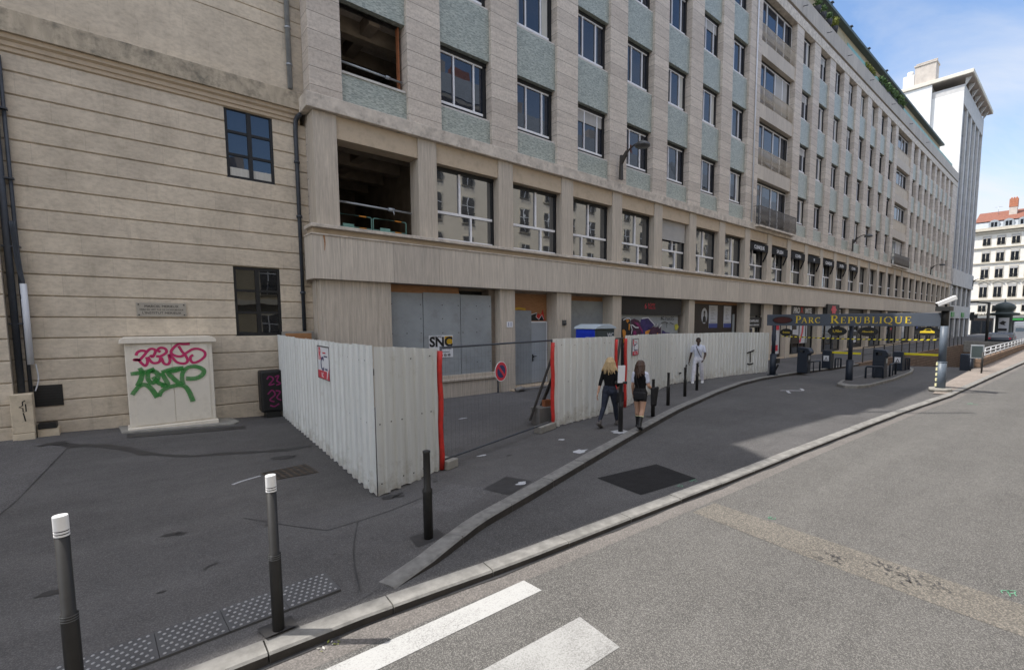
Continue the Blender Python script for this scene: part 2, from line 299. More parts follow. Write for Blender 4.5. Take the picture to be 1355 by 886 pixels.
def brick_wall(name, c1, c2, mort, sx=1.0, scale=1.6):
    m, t, b = new_mat(name)
    br = t.nodes.new('ShaderNodeTexBrick'); br.inputs['Scale'].default_value = scale; br.inputs['Color1'].default_value = (*c1, 1); br.inputs['Color2'].default_value = (*c2, 1); br.inputs['Mortar'].default_value = (*mort, 1)
    br.inputs['Mortar Size'].default_value = 0.02
    g = t.nodes.new('ShaderNodeNewGeometry'); s = t.nodes.new('ShaderNodeSeparateXYZ'); lnk(t, g.outputs['Position'], s.inputs[0])
    cbn = t.nodes.new('ShaderNodeCombineXYZ'); lnk(t, mathn(t, 'ADD', s.outputs['X'], s.outputs['Y']), cbn.inputs[0]); lnk(t, s.outputs['Z'], cbn.inputs[1]); lnk(t, cbn.outputs[0], br.inputs['Vector'])
    c = mixc(t, 0.4, br.outputs['Color'], ramp(t, noise(t, 3, 6), [(0.3, (0.5, 0.5, 0.5)), (0.7, (1, 1, 1))]), 'MULTIPLY')
    lnk(t, c, b.inputs['Base Color']); b.inputs['Roughness'].default_value = 0.85; return m
M['brown_wall'] = brick_wall('brown_stone_wall', (0.19, 0.125, 0.085), (0.24, 0.165, 0.115), (0.07, 0.05, 0.04), scale=1.1)
M['tower_white'] = pbr('white_render', (0.70, 0.70, 0.69), 0.8, 0.06, 0.5)
M['tower_grey'] = pbr('grey_tower_stone', (0.50, 0.49, 0.48), 0.7, 0.14, 1.5)
M['tower_strip'] = pbr('slate_infill', (0.18, 0.195, 0.22), 0.6, 0.14, 1.5)
M['slab'] = pbr('cream_concrete_slab', (0.62, 0.58, 0.50), 0.8, 0.1, 1)
M['soffit'] = pbr('pinkish_soffit', (0.42, 0.36, 0.32), 0.8, 0.1, 1)
M['chim'] = pbr('beige_chimney_render', (0.50, 0.45, 0.40), 0.85, 0.12, 2)
M['lyon'] = pbr('cream_facade_render', (0.72, 0.69, 0.63), 0.85, 0.08, 1.2)
M['lyon_bright'] = pbr('white_facade_render', (0.72, 0.64, 0.52), 0.85, 0.06, 1.2)
M['lyon_trim'] = pbr('facade_trim', (0.56, 0.51, 0.42), 0.8, 0.1, 2)
M['tile'] = pbr('red_roof_tiles', (0.21, 0.085, 0.055), 0.85, 0.3, 5)
M['zinc'] = pbr('zinc_roof', (0.30, 0.325, 0.35), 0.5, 0.15, 3)
M['brickch'] = brick_wall('brick_chimney', (0.42, 0.12, 0.05), (0.5, 0.17, 0.08), (0.3, 0.25, 0.2), scale=4)
M['ochre'] = pbr('ochre_attic_wall', (0.40, 0.34, 0.235), 0.8, 0.15, 2)
M['copper'] = pbr('green_roof_edge', (0.07, 0.10, 0.10), 0.6, 0.2, 3)
M['copperlight'] = pbr('green_parapet_glass', (0.16, 0.33, 0.29), 0.4, 0.2, 3)
M['leaf'] = pbr('green_leaves', (0.055, 0.105, 0.028), 0.7, 0.45, 9)
M['leaf2'] = pbr('yellow_leaves', (0.17, 0.19, 0.03), 0.7, 0.4, 9)
M['pot'] = pbr('dark_pot', (0.03, 0.03, 0.034), 0.7)
M['skin'] = pbr('fair_skin', (0.50, 0.30, 0.21), 0.55, 0.08)
M['skin_dark'] = pbr('dark_skin', (0.055, 0.03, 0.02), 0.5, 0.1)
M['hair_blond'] = pbr('blonde_hair', (0.42, 0.30, 0.155), 0.5, 0.45, 16, stretch=(6, 6, 0.7))
M['hair_brown'] = pbr('brown_hair', (0.055, 0.028, 0.017), 0.5, 0.55, 14, stretch=(4, 4, 1))
M['hair_black'] = pbr('black_hair', (0.012, 0.010, 0.009), 0.7)
M['jeans'] = pbr('dark_jeans', (0.018, 0.023, 0.038), 0.85, 0.4, 14, fine=14, bmp=0.8)
M['shirt_black'] = pbr('black_shirt', (0.009, 0.009, 0.010), 0.9, 0.2, 9, fine=14, bmp=0.6, spec=.15)
M['shirt_white'] = pbr('white_shirt', (0.55, 0.58, 0.68), 0.8, 0.12, 9, fine=14, bmp=0.9)
M['trouser_white'] = pbr('white_trousers', (0.64, 0.64, 0.70), 0.8, 0.16, 12, fine=12, bmp=0.9)
M['shoe'] = pbr('white_shoe', (0.6, 0.6, 0.6), 0.6)
M['shoe_dark'] = pbr('dark_canvas_shoe', (0.10, 0.09, 0.085), 0.7, 0.6, 30)
M['car_blue'] = pbr('blue_grey_car_paint', (0.018, 0.025, 0.04), 0.25, 0.05, spec=0.6)
M['car_white'] = pbr('white_van_paint', (0.74, 0.76, 0.78), 0.3, 0.03, spec=0.5)
M['tyre'] = pbr('tyre_rubber', (0.015, 0.015, 0.015), 0.8)
M['lamp_head'] = pbr('grey_lamp_metal', (0.085, 0.088, 0.09), 0.4, 0.1, metal=0.3)
M['grate'] = pbr('rusty_grate', (0.075, 0.056, 0.042), 0.7, 0.35, 9)
M['terracotta'] = pbr('terracotta', (0.33, 0.12, 0.05), 0.8, 0.2, 6)
M['pave_pink'] = asphalt('pinkish_pavers', (0.24, 0.205, 0.18), 0.3, 0.2, 40, (0.34, 0.3, 0.27))
M['poster_dark'] = pbr('dark_poster', (0.022, 0.014, 0.012), 0.5, 0.3, 3)
M['poster_white'] = pbr('poster_paper', (0.52, 0.54, 0.58), 0.6, 0.06)
M['purple'] = pbr('purple_spray', (0.035, 0.022, 0.12), 0.5, 0.4, 5)
M['darkred'] = pbr('dark_red_paint', (0.06, 0.012, 0.010), 0.5, 0.1)
M['plum'] = pbr('plum_spray', (0.055, 0.016, 0.045), 0.5, 0.5, 5)
M['orange'] = pbr('orange_spray', (0.60, 0.24, 0.03), 0.5, 0.25, 5)
M['yellowspray'] = pbr('yellow_spray', (0.45, 0.42, 0.06), 0.6, 0.3, 5)
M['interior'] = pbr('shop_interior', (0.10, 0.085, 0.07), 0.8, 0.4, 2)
M['studs'] = pbr('steel_studs', (0.36, 0.36, 0.37), 0.45, 0.05, metal=0.4)
M['slabdark'] = pbr('tactile_slab', (0.085, 0.085, 0.088), 0.75, 0.2, 4)
# ------------------------------------------------------------------ mesh helpers
ABS = {}                      # base point of each thing / part, in world coordinates
def tag(o, label=None, cat=None, group=None, kind=None):
    if label: o['label'] = label
    if cat: o['category'] = cat
    if group: o['group'] = group
    if kind: o['kind'] = kind
    return o
def thing(name, label, cat, loc=(0, 0, 0), rz=0.0, group=None):
    o = bpy.data.objects.new(name, None); C.objects.link(o); o.location = loc; o.rotation_euler = (0, 0, rz); o.empty_display_size = 0.2
    ABS[o] = Vector(loc); return tag(o, label, cat, group)
def dup(root, loc, rz=None, label=None, group=None):
    r = root.copy(); C.objects.link(r); r.location = loc
    if rz is not None: r.rotation_euler = (0, 0, rz)
    if label: r['label'] = label
    if group: r['group'] = group
    for ch in list(root.children):
        c = ch.copy(); C.objects.link(c); c.parent = r
        for g in list(ch.children):
            d = g.copy(); C.objects.link(d); d.parent = c
    return r
def dup_part(src, parent, loc):
    c = src.copy(); C.objects.link(c); c.parent = parent; c.location = loc
    for g in list(src.children):
        d = g.copy(); C.objects.link(d); d.parent = c
    return c
class MB:
    def __init__(s): s.v = []; s.f = []; s.m = []; s.s = []
    def add(s, vs, fs, mi=0, sm=False):
        k = len(s.v); s.v += [tuple(v) for v in vs]
        for f in fs: s.f.append(tuple(i+k for i in f)); s.m.append(mi); s.s.append(sm)
        return s
    def box(s, x0, x1, y0, y1, z0, z1, mi=0):
        v = [(x, y, z) for z in (z0, z1) for y in (y0, y1) for x in (x0, x1)]
        return s.add(v, [(0, 2, 3, 1), (4, 5, 7, 6), (0, 1, 5, 4), (2, 6, 7, 3), (0, 4, 6, 2), (1, 3, 7, 5)], mi)
    def fbox(s, o, u, v, n, a0, a1, b0, b1, c0, c1, mi=0):      # box in a frame: o + a u + b v + c n
        o, u, v, n = Vector(o), Vector(u), Vector(v), Vector(n)
        p = [o+u*a+v*b+n*c for c in (c0, c1) for b in (b0, b1) for a in (a0, a1)]
        return s.add(p, [(0, 2, 3, 1), (4, 5, 7, 6), (0, 1, 5, 4), (2, 6, 7, 3), (0, 4, 6, 2), (1, 3, 7, 5)], mi)
    def quad(s, a, b, c, d, mi=0): return s.add([a, b, c, d], [(0, 1, 2, 3)], mi)
    def prism(s, poly, o, u, v, n, c0, c1, mi=0):               # polygon in (u, v), thickness along n
        o, u, v, n = Vector(o), Vector(u), Vector(v), Vector(n); k = len(poly)
        p = [o+u*a+v*b+n*c0 for a, b in poly]+[o+u*a+v*b+n*c1 for a, b in poly]
        fs = [tuple(range(k-1, -1, -1)), tuple(range(k, 2*k))]+[(i, (i+1) % k, k+(i+1) % k, k+i) for i in range(k)]
        return s.add(p, fs, mi)
    def tube(s, pts, r, n=8, mi=0, caps=True, sm=True):
        pts = [Vector(p) for p in pts]; K = len(pts); rs = r if isinstance(r, (list, tuple)) else [r]*K
        k0 = len(s.v); ref = None
        for i, p in enumerate(pts):
            d = (pts[min(i+1, K-1)]-pts[max(i-1, 0)]).normalized()
            if ref is None: ref = Vector((0, 0, 1)) if abs(d.z) < 0.9 else Vector((1, 0, 0))
            a = d.cross(ref)
            if a.length < 1e-4: a = d.cross(Vector((0, 1, 0)))
            a.normalize(); b = d.cross(a); ref = -b if False else ref
            for j in range(n):
                t = 2*math.pi*j/n; s.v.append(tuple(p+(a*math.cos(t)+b*math.sin(t))*rs[i]))
        for i in range(K-1):
            for j in range(n):
                s.f.append((k0+i*n+j, k0+i*n+(j+1) % n, k0+(i+1)*n+(j+1) % n, k0+(i+1)*n+j)); s.m.append(mi); s.s.append(sm)
        if caps:
            s.f.append(tuple(k0+j for j in range(n-1, -1, -1))); s.m.append(mi); s.s.append(False)
            s.f.append(tuple(k0+(K-1)*n+j for j in range(n))); s.m.append(mi); s.s.append(False)
        return s
    def lathe(s, *a, **k): return s._lathe(*a, **k)
    def _lathe(s, prof, c=(0, 0, 0), n=20, mi=0, sm=True):
        k0 = len(s.v); K = len(prof)
        for r, z in prof:
            for j in range(n):
                t = 2*math.pi*j/n; s.v.append((c[0]+r*math.cos(t), c[1]+r*math.sin(t), c[2]+z))
        for i in range(K-1):
            for j in range(n):
                s.f.append((k0+i*n+j, k0+i*n+(j+1) % n, k0+(i+1)*n+(j+1) % n, k0+(i+1)*n+j)); s.m.append(mi); s.s.append(sm)
        s.f.append(tuple(k0+j for j in range(n-1, -1, -1))); s.m.append(mi); s.s.append(False)
        s.f.append(tuple(k0+(K-1)*n+j for j in range(n))); s.m.append(mi); s.s.append(False)
        return s
    def ribbon(s, pts, wd, o, u, v, n, c=0.003, mi=0, smooth=True):   # painted / sprayed stroke lying on a surface
        P = catmull(pts, 6) if smooth and len(pts) > 2 else [Vector((a, b)) for a, b in pts]
        o, u, v, n = Vector(o), Vector(u), Vector(v), Vector(n); K = len(P); ws = wd if isinstance(wd, (list, tuple)) else None
        k0 = len(s.v)
        for i, p in enumerate(P):
            d = (P[min(i+1, K-1)]-P[max(i-1, 0)]);
            if d.length < 1e-6: d = Vector((1, 0))
            d.normalize(); q = Vector((-d.y, d.x)); hw = 0.5*(wd if ws is None else ws[0]+(ws[1]-ws[0])*i/(K-1))
            for sg in (1, -1):
                e = p+q*hw*sg; s.v.append(tuple(o+u*e.x+v*e.y+n*c))
        for i in range(K-1):
            s.f.append((k0+2*i, k0+2*i+1, k0+2*i+3, k0+2*i+2)); s.m.append(mi); s.s.append(False)
        return s
    def text(s, body, o, u, v, n, size, depth=0.004, mi=0, align='CENTER', sx=1.0, c=0.0, bold=0.0):
        vs, fs = text_geo(body, align, bold); o, u, v, n = Vector(o), Vector(u), Vector(v), Vector(n)
        return s.add([o+u*(p[0]*size*sx)+v*(p[1]*size)+n*(c+(depth if p[2] > 0 else 0)) for p in vs], fs, mi)
    def build(s, name, mats, parent=None, world=True, bevel=0.0, kind=None):
        if not isinstance(mats, (list, tuple)): mats = [mats]
        off = ABS.get(parent, Vector((0, 0, 0))) if (parent and world) else Vector((0, 0, 0))
        me = bpy.data.meshes.new(name); me.from_pydata([tuple(Vector(v)-off) for v in s.v], [], s.f)
        for m in mats: me.materials.append(M[m] if isinstance(m, str) else m)
        me.polygons.foreach_set('material_index', s.m); me.polygons.foreach_set('use_smooth', s.s); me.update()
        o = bpy.data.objects.new(name, me); C.objects.link(o)
        if parent: o.parent = parent; ABS[o] = Vector(off)
        else: ABS[o] = Vector((0, 0, 0))
        if len(s.f) > 1: bm = bmesh.new(); bm.from_mesh(me); bmesh.ops.recalc_face_normals(bm, faces=bm.faces); bm.to_mesh(me); bm.free()
        if bevel:
            b = o.modifiers.new('bevel', 'BEVEL'); b.width = bevel; b.segments = 2; b.limit_method = 'ANGLE'; b.harden_normals = False
        if kind: o['kind'] = kind
        return o
def catmull(pts, k=6):
    P = [Vector(p) for p in pts]; out = []
    for i in range(len(P)-1):
        a, b, c, d = P[max(i-1, 0)], P[i], P[i+1], P[min(i+2, len(P)-1)]
        for j in range(k):
            t = j/k; out.append(0.5*((2*b)+(c-a)*t+(2*a-5*b+4*c-d)*t*t+(3*b-a-3*c+d)*t**3))
    return out+[P[-1]]
_tg = {}
def text_geo(body, align, bold=0.0):
    if (body, align, bold) in _tg: return _tg[(body, align, bold)]
    cu = bpy.data.curves.new('lettering', 'FONT'); cu.body = body; cu.align_x = align; cu.align_y = 'CENTER'; cu.size = 1.0; cu.extrude = 0.5; cu.resolution_u = 3; cu.offset = bold
    o = bpy.data.objects.new('lettering', cu); C.objects.link(o)
    dg = bpy.context.evaluated_depsgraph_get(); dg.update(); me = bpy.data.meshes.new_from_object(o.evaluated_get(dg))
    r = ([tuple(v.co) for v in me.vertices], [tuple(p.vertices) for p in me.polygons])
    bpy.data.objects.remove(o); bpy.data.curves.remove(cu); bpy.data.meshes.remove(me)
    _tg[(body, align, bold)] = r; return r
XF = (Vector((1, 0, 0)), Vector((0, 0, 1)), Vector((0, -1, 0)))     # frame of walls that face the street (-Y)
def struct(name, mb, mats, bevel=0.0, kind='structure'): return mb.build(name, mats, None, bevel=bevel, kind=kind)
def lerp(a, b, t): return a+(b-a)*t
def plin(P, x):
    if x <= P[0][0]: return P[0][1]
    for (a, b), (c, d) in zip(P, P[1:]):
        if x <= c: return lerp(b, d, (x-a)/(c-a))
    return P[-1][1]
def gz(x, y):            # the pavement rises a little towards the stone house
    a = min(1, max(0, (2.9-x)/4.0)); b = min(1, max(0, (y-7)/7.0)); return 0.15*a*b*b

# ------------------------------------------------------------------ ground, road, kerbs
ROAD, LANE = -0.115, -0.105
RK = (2.45+0.115)/(2.45+0.17)
KO = [(-40, 3.96), (0.4, 3.96), (1.34, 3.95), (2.1, 3.9), (3.0, 3.83), (4.2, 3.78), (6.75, 3.66), (10.1, 3.55), (16, 3.30), (20.65, 2.98), (30.2, 2.73), (40.4, 2.47), (66, 2.0), (110, 1.3)]     # road edge of the outer kerb
KI = [(1.70, 4.19), (2.27, 4.40), (3.1, 4.83), (4.1, 5.17), (5.4, 5.61), (8.4, 6.62), (11.5, 7.6), (15.3, 8.58), (18.3, 9.18), (20.5, 9.40), (22.5, 9.38), (27.6, 9.0), (32, 8.75), (33, 8.72)]  # lane edge of the inner kerb
def zko(x): return plin([(0.5, -0.02), (2.6, -0.045), (20, -0.045), (30, -0.02)], x)
def xs_of(P, a, b, step=0.5):
    n = max(1, int((b-a)/step)); return [lerp(a, b, i/n) for i in range(n+1)]
mb = MB()
G = -0.3
HX0, HX1, HY0, HY1 = 30.0, 66.0, 4.0, 8.72
S = 1500
for x0, x1, y0, y1 in ((-S, HX0, -S, S), (HX1, S, -S, S), (HX0, HX1, -S, HY0), (HX0, HX1, HY1, S)):
    mb.quad((x0, y0, G), (x1, y0, G), (x1, y1, G), (x0, y1, G))
struct('ground', mb, 'road')
mb = MB(); X = xs_of(KO, -40, 110, 1.0)
for a, b in zip(X, X[1:]): mb.quad((a, -7.6, ROAD), (b, -7.6, ROAD), (b, plin(KO, b)+0.05, ROAD), (a, plin(KO, a)+0.05, ROAD))
struct('road', mb, 'road')
# pale gutter band of the road along the kerb
mb = MB()
for a, b in zip(X, X[1:]):
    f = lambda x: plin(KO, x)-plin([(0, 0.26), (3, 0.25), (6, 0.24), (20, 0.22), (60, 0.22)], x)
    mb.quad((a, f(a), ROAD+0.0015), (b, f(b), ROAD+0.0015), (b, plin(KO, b)+0.02, ROAD+0.0015), (a, plin(KO, a)+0.02, ROAD+0.0015))
struct('gutter', mb, 'gutter')
mb = MB(); st = [(5.66, 3.50), (6.19, 3.46), (6.12, 2.2), (6.03, 0.23), (5.9, -6), (5.2, -6), (5.41, 0.19), (5.50, 1.9)]
mb.add([(x*RK, y*RK, ROAD+0.003) for x, y in st], [tuple(range(len(st)))])
struct('road_repair_strip', mb, 'strip')
def blob(mb, x, y, r, z, n=9, sx=1.0, mi=0, seed=0):
    q = random.Random(seed); mb.add([(x+sx*r*q.uniform(.45, 1.15)*math.cos(2*math.pi*i/n), y+r*q.uniform(.55, 1.1)*math.sin(2*math.pi*i/n), z) for i in range(n)], [tuple(range(n))], mi)
mb = MB(); q = random.Random(3)
for cx, cy, n in ((5.72, 1.72, 12), (5.86, 1.30, 15), (5.78, 0.98, 14), (5.84, 0.80, 6), (5.62, 1.12, 4)):
    for i in range(n):
        x, y = (cx+q.gauss(0, .07))*RK, (cy+q.gauss(0, .085))*RK; a = q.uniform(-.6, 1.2); l = q.uniform(.03, .10)
        mb.ribbon([(x, y), (x+l*.5*math.cos(a), y+l*.5*math.sin(a)+q.gauss(0, .012)), (x+l*math.cos(a+.4), y+l*math.sin(a+.4))], [q.uniform(.012, .03), .006], (0, 0, ROAD+.006), (1, 0, 0), (0, 1, 0), (0, 0, 1), 0)
struct('tar_spots', mb, 'tarspot')
mb = MB()
for cx, cy, k in ((6.11, 2.57, .7), (6.05, 0.36, .9), (19.4, 2.38, 2.2), (6.5, 4.02, 0.8), (6.15, 4.05, .7)):
    z = (ROAD+.006) if cy < 3.5 else LANE+.042
    for j in range(5):
        x, y = cx+q.gauss(0, .05*k), cy+q.gauss(0, .06*k); mb.ribbon([(x, y), (x+.05*k, y+q.gauss(0, .02)*k), (x+.10*k, y+q.gauss(0, .02)*k)], .010*k**.5, (0, 0, z), (1, 0, 0), (0, 1, 0), (0, 0, 1), 0)
struct('green_survey_marks', mb, 'greenmark')
for i, P in enumerate(([(-0.6, 3.72), (2.85, 3.68), (2.87, 3.42), (-0.6, 3.45)], [(-0.7, 2.97), (2.85, 2.87), (2.81, 2.37), (-0.7, 2.47)], [(-0.7, 2.0), (2.8, 1.9), (2.8, 1.4), (-0.7, 1.5)], [(-0.7, 1.0), (2.8, .9), (2.8, .4), (-0.7, .5)])):
    mb = MB(); mb.add([(x*RK, y*RK, ROAD+0.004) for x, y in P], [(0, 1, 2, 3)]); struct('zebra_stripe', mb, 'zebra' if i == 0 else 'zebra_worn')

# dark strip in tar colour at the kerb foot, painted for its shade
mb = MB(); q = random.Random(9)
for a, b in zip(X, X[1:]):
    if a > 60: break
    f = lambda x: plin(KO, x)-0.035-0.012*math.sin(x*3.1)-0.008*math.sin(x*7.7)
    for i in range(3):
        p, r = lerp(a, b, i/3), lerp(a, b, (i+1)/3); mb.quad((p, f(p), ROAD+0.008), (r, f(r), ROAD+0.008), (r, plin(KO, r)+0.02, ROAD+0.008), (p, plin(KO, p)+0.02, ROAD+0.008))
struct('kerb_foot_shade', mb, 'tar')

# parking lane between the two kerbs, then its ramp going down
def lane_near(x): return plin(KO, x)+0.20
def lane_z(x): return plin([(1.6, zko(1.6)-0.004), (2.4, -0.075), (4.0, LANE)], x) if x < 32.5 else LANE-0.068*(x-32.5)
def lane_rise(x): return plin([(1.6, 0), (2.4, .018), (4.0, .034), (26, .034), (32, .0)], x)      # the lane falls slightly away from the street
def lane_at(x, y): a, b = near(x), plin(KI, x); return lane_z(x)+lane_rise(x)*min(1, max(0, (b-y)/max(.2, b-a)))
mb = MB(); X = [1.05]+xs_of(KI, 1.3, 33, 0.35)
def near(x):
    return lane_near(x) if x < 29 else plin([(29, lane_near(29)), (33.4, 4.0)], x)
for a, b in zip(X, X[1:]):
    mb.quad((a, near(a)-0.03, lane_z(a)+lane_rise(a)), (b, near(b)-0.03, lane_z(b)+lane_rise(b)), (b, max(4.45 if b < 2 else 0, plin(KI, b)+0.02), lane_z(b)), (a, max(4.45 if a < 2 else 0, plin(KI, a)+0.02), lane_z(a)))
struct('parking_lane', mb, 'lane')
mb = MB()
for a, b in zip(xs_of(0, 33, 66, 3), xs_of(0, 33, 66, 3)[1:]):
    mb.quad((a, 4.0, lane_z(a)), (b, 4.0, lane_z(b)), (b, 8.75, lane_z(b)), (a, 8.75, lane_z(a)))
mb.quad((66, 4, lane_z(66)), (78, 4, lane_z(66)), (78, 8.75, lane_z(66)), (66, 8.75, lane_z(66)))
struct('ramp_roadway', mb, 'lane')
# kerbs as rows of granite stones
def kerb_row(name, front, wdt, ztop, zbot, x0, x1, side, lens, mat='kerb'):
    mb = MB(); x = x0; q = random.Random(11)
    while x < x1-0.05:
        Ls = q.choice(lens); e = min(x1, x+Ls); n = max(2, int((e-x)/0.3)+1); top = []; g = 0.006
        xa, xb = x+g, e-g; jit = q.uniform(-.006, .006)
        ring = []
        for i in range(n+1):
            t = lerp(xa, xb, i/n); d = 0.02
            y = plin(front, t); dy = (plin(front, t+d)-plin(front, t-d))/(2*d); nrm = Vector((-dy, 1)).normalized()*side
            zt = ztop(t)+jit; ring.append([(t, y, zbot(t)), (t, y, zt-0.018), (t+nrm.x*.018, y+nrm.y*.018, zt), (t+nrm.x*wdt, y+nrm.y*wdt, zt), (t+nrm.x*wdt, y+nrm.y*wdt, zbot(t)-.05)])
        k = len(mb.v)
        for r in ring: mb.v += r
        for i in range(n):
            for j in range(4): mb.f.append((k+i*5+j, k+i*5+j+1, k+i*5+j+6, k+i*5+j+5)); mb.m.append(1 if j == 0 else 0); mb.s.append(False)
        for r in (0, n): mb.f.append(tuple(k+r*5+j for j in range(5))); mb.m.append(0); mb.s.append(False)
        x = e
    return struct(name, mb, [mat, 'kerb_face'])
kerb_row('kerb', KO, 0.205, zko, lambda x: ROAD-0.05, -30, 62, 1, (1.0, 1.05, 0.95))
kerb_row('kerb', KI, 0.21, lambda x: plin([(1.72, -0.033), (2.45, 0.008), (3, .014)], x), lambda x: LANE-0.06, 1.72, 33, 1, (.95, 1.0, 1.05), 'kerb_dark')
# pavement
def walk_front(x):
    if x < 1.8: return plin(KO, x)+0.198
    if x < 33: return plin([(1.8, 4.36), (2.1, 4.53), (2.8, 4.85)], x) if x < 2.8 else plin(KI, x)+0.18
    return 8.75
mb = MB(); X = xs_of(0, -30, 1.8, 0.6)+xs_of(0, 1.8, 33, 0.4)[1:]+[33.01]+xs_of(0, 33.01, 130, 4)[1:]
NY = 10; base = len(mb.v)
for x in X:
    y0 = walk_front(x)
    for j in range(NY+1):
        y = lerp(y0, 14.9, j/NY); z = gz(x, y)
        if j == 0 and x < 2.2: z = zko(x)-0.004
        mb.v.append((x, y, z))
for i in range(len(X)-1):
    for j in range(NY):
        a = i*(NY+1)+j; mb.f.append((a, a+NY+1, a+NY+2, a+1)); mb.m.append(0); mb.s.append(True)
struct('pavement', mb, 'walk')
# strip of pinkish pavers between the lane and the street, near the gantry
mb = MB(); X = xs_of(0, 20.9, 62, 1.0)
for a, b in zip(X, X[1:]):
    f = lambda x: plin([(20.9, 3.50), (24, 3.72), (29, 3.85), (33.4, 3.95), (62, 3.95)], x)
    mb.quad((a, plin(KO, a)+0.20, zko(a)-.004), (b, plin(KO, b)+0.20, zko(b)-.004), (b, f(b), zko(b)-.004), (a, f(a), zko(a)-.004))
struct('paved_strip', mb, 'pave_pink')
mb = MB(); mb.box(-40, 110, -8.6, -7.5, -.3, 0.0); struct('pavement', mb, 'walk')
# repairs in a slightly paler asphalt
mb = MB()
for P in ([(-1.74, 13.9), (-.95, 12.7), (-1.25, 9.6), (-1.6, 7.4), (-3.2, 7.0), (-3.2, 13.9)], [(4.2, 8.0), (6.9, 8.9), (9.3, 11.2), (9.4, 13.4), (4.0, 13.5), (3.4, 9.5)], [(3.0, 5.3), (3.9, 5.7), (3.5, 6.35), (2.65, 5.85)]):
    mb.add([(x, y, gz(x, y)+.0025+(.004 if x < 0 else 0)) for x, y in P], [tuple(range(len(P)))])
struct('pavement_repair', mb, 'walk_patch')
# tar repairs, joints and stains on the pavement
mb = MB()
def crack(pts, wd, c=0.004):
    P = catmull(pts, 5)
    for i, p in enumerate(P): P[i] = p+Vector((rnd.gauss(0, .02), rnd.gauss(0, .02)))
    k0 = len(mb.v)
    for i, p in enumerate(P):
        d = (P[min(i+1, len(P)-1)]-P[max(i-1, 0)]).normalized(); q = Vector((-d.y, d.x))*wd*0.5*rnd.uniform(.5, 1.3)
        for s_ in (1, -1): e = p+q*s_; mb.v.append((e.x, e.y, gz(e.x, e.y)+c))
    for i in range(len(P)-1): mb.f.append((k0+2*i, k0+2*i+1, k0+2*i+3, k0+2*i+2)); mb.m.append(0); mb.s.append(False)
crack([(-1.5, 13.3), (-.9, 12.9), (-.43, 12.5), (.1, 11.5), (.5, 11.0), (.85, 10.7), (1.4, 10.5), (2.05, 10.2), (2.6, 10.15)], .17)
crack([(-1.4, 12.6), (-.9, 12.75), (-.3, 12.35), (.1, 11.6)], .12)
for l in ([(0.95, 6.95), (1.3, 6.35), (1.62, 5.86)], [(1.62, 5.86), (2.35, 5.93), (3.3, 6.2)], [(1.98, 5.88), (1.66, 5.1), (1.45, 4.32)]): mb.ribbon(l, .013, (0, 0, .004), (1, 0, 0), (0, 1, 0), (0, 0, 1), 0, False)
crack([(0.4, 5.75), (0.55, 5.8)], .03)
struct('tar_joint', mb, 'tar')
mb = MB()
for x, y, r, sx, sd in ((0.25, 6.95, .07, 1.6, 1), (0.33, 6.9, .05, 1.4, 11), (1.15, 6.5, .05, 1.4, 2), (2.62, 6.42, .09, 1.6, 3), (2.72, 6.36, .06, 1.6, 13), (2.78, 6.45, .04, 1.6, 14), (-0.62, 6.15, .07, 1.9, 4), (2.0, 9.6, .13, 1.5, 6), (1.9, 9.65, .1, 1.5, 16), (-1.2, 13.2, .2, 1.6, 8), (.1, 5.5, .02, 2, 17), (1.5, 5.2, .015, 1, 18), (3.4, 6.6, .03, 1.5, 19), (5.1, 7.0, .03, 2, 20), (1.7, 7.6, .02, 1, 21)):
    blob(mb, x, y, r, gz(x, y)+0.005, 23, sx, 0, sd)
P = [(3.9, 5.35), (4.5, 5.6), (4.35, 6.05), (3.75, 5.8)]
mb.add([(x, y, .006) for x, y in P], [(0, 1, 2, 3)])
struct('tar_stain', mb, 'tar')
mb = MB()
for x, y, r, sx, sd in ((4.33, 5.62, .075, 1.6, 1), (6.25, 6.3, .13, 1.5, 2), (8.07, 6.84, .16, 1.4, 3), (6.6, 7.2, .07, 1.5, 4), (4.7, 7.3, .05, 2.2, 5), (6.2, 10.5, .05, 3, 6)):
    blob(mb, x, y, r, .009, 11, sx, 0, sd)
for p in ([(1.05, 8.5), (1.2, 8.6), (1.45, 8.7)], [(17.5, 7.0), (18.1, 7.3), (18.5, 6.95), (19.0, 7.2)], [(17.9, 7.5), (18.4, 7.0)]):
    zz = 0.007 if p[0][0] < 5 else lane_at(*p[1])+0.006
    mb.ribbon(p, 0.05 if p[0][0] < 5 else .1, (0, 0, zz), (1, 0, 0), (0, 1, 0), (0, 0, 1), 0)
struct('white_paint_spots', mb, 'whitemark')
mb = MB(); P = [(5.57, 5.22), (6.9, 5.02), (6.7, 4.09), (5.45, 4.23)]
mb.add([(x, y, lane_at(x, y)+.005) for x, y in P], [(0, 1, 2, 3)])
struct('tar_patch', mb, 'tar_black')
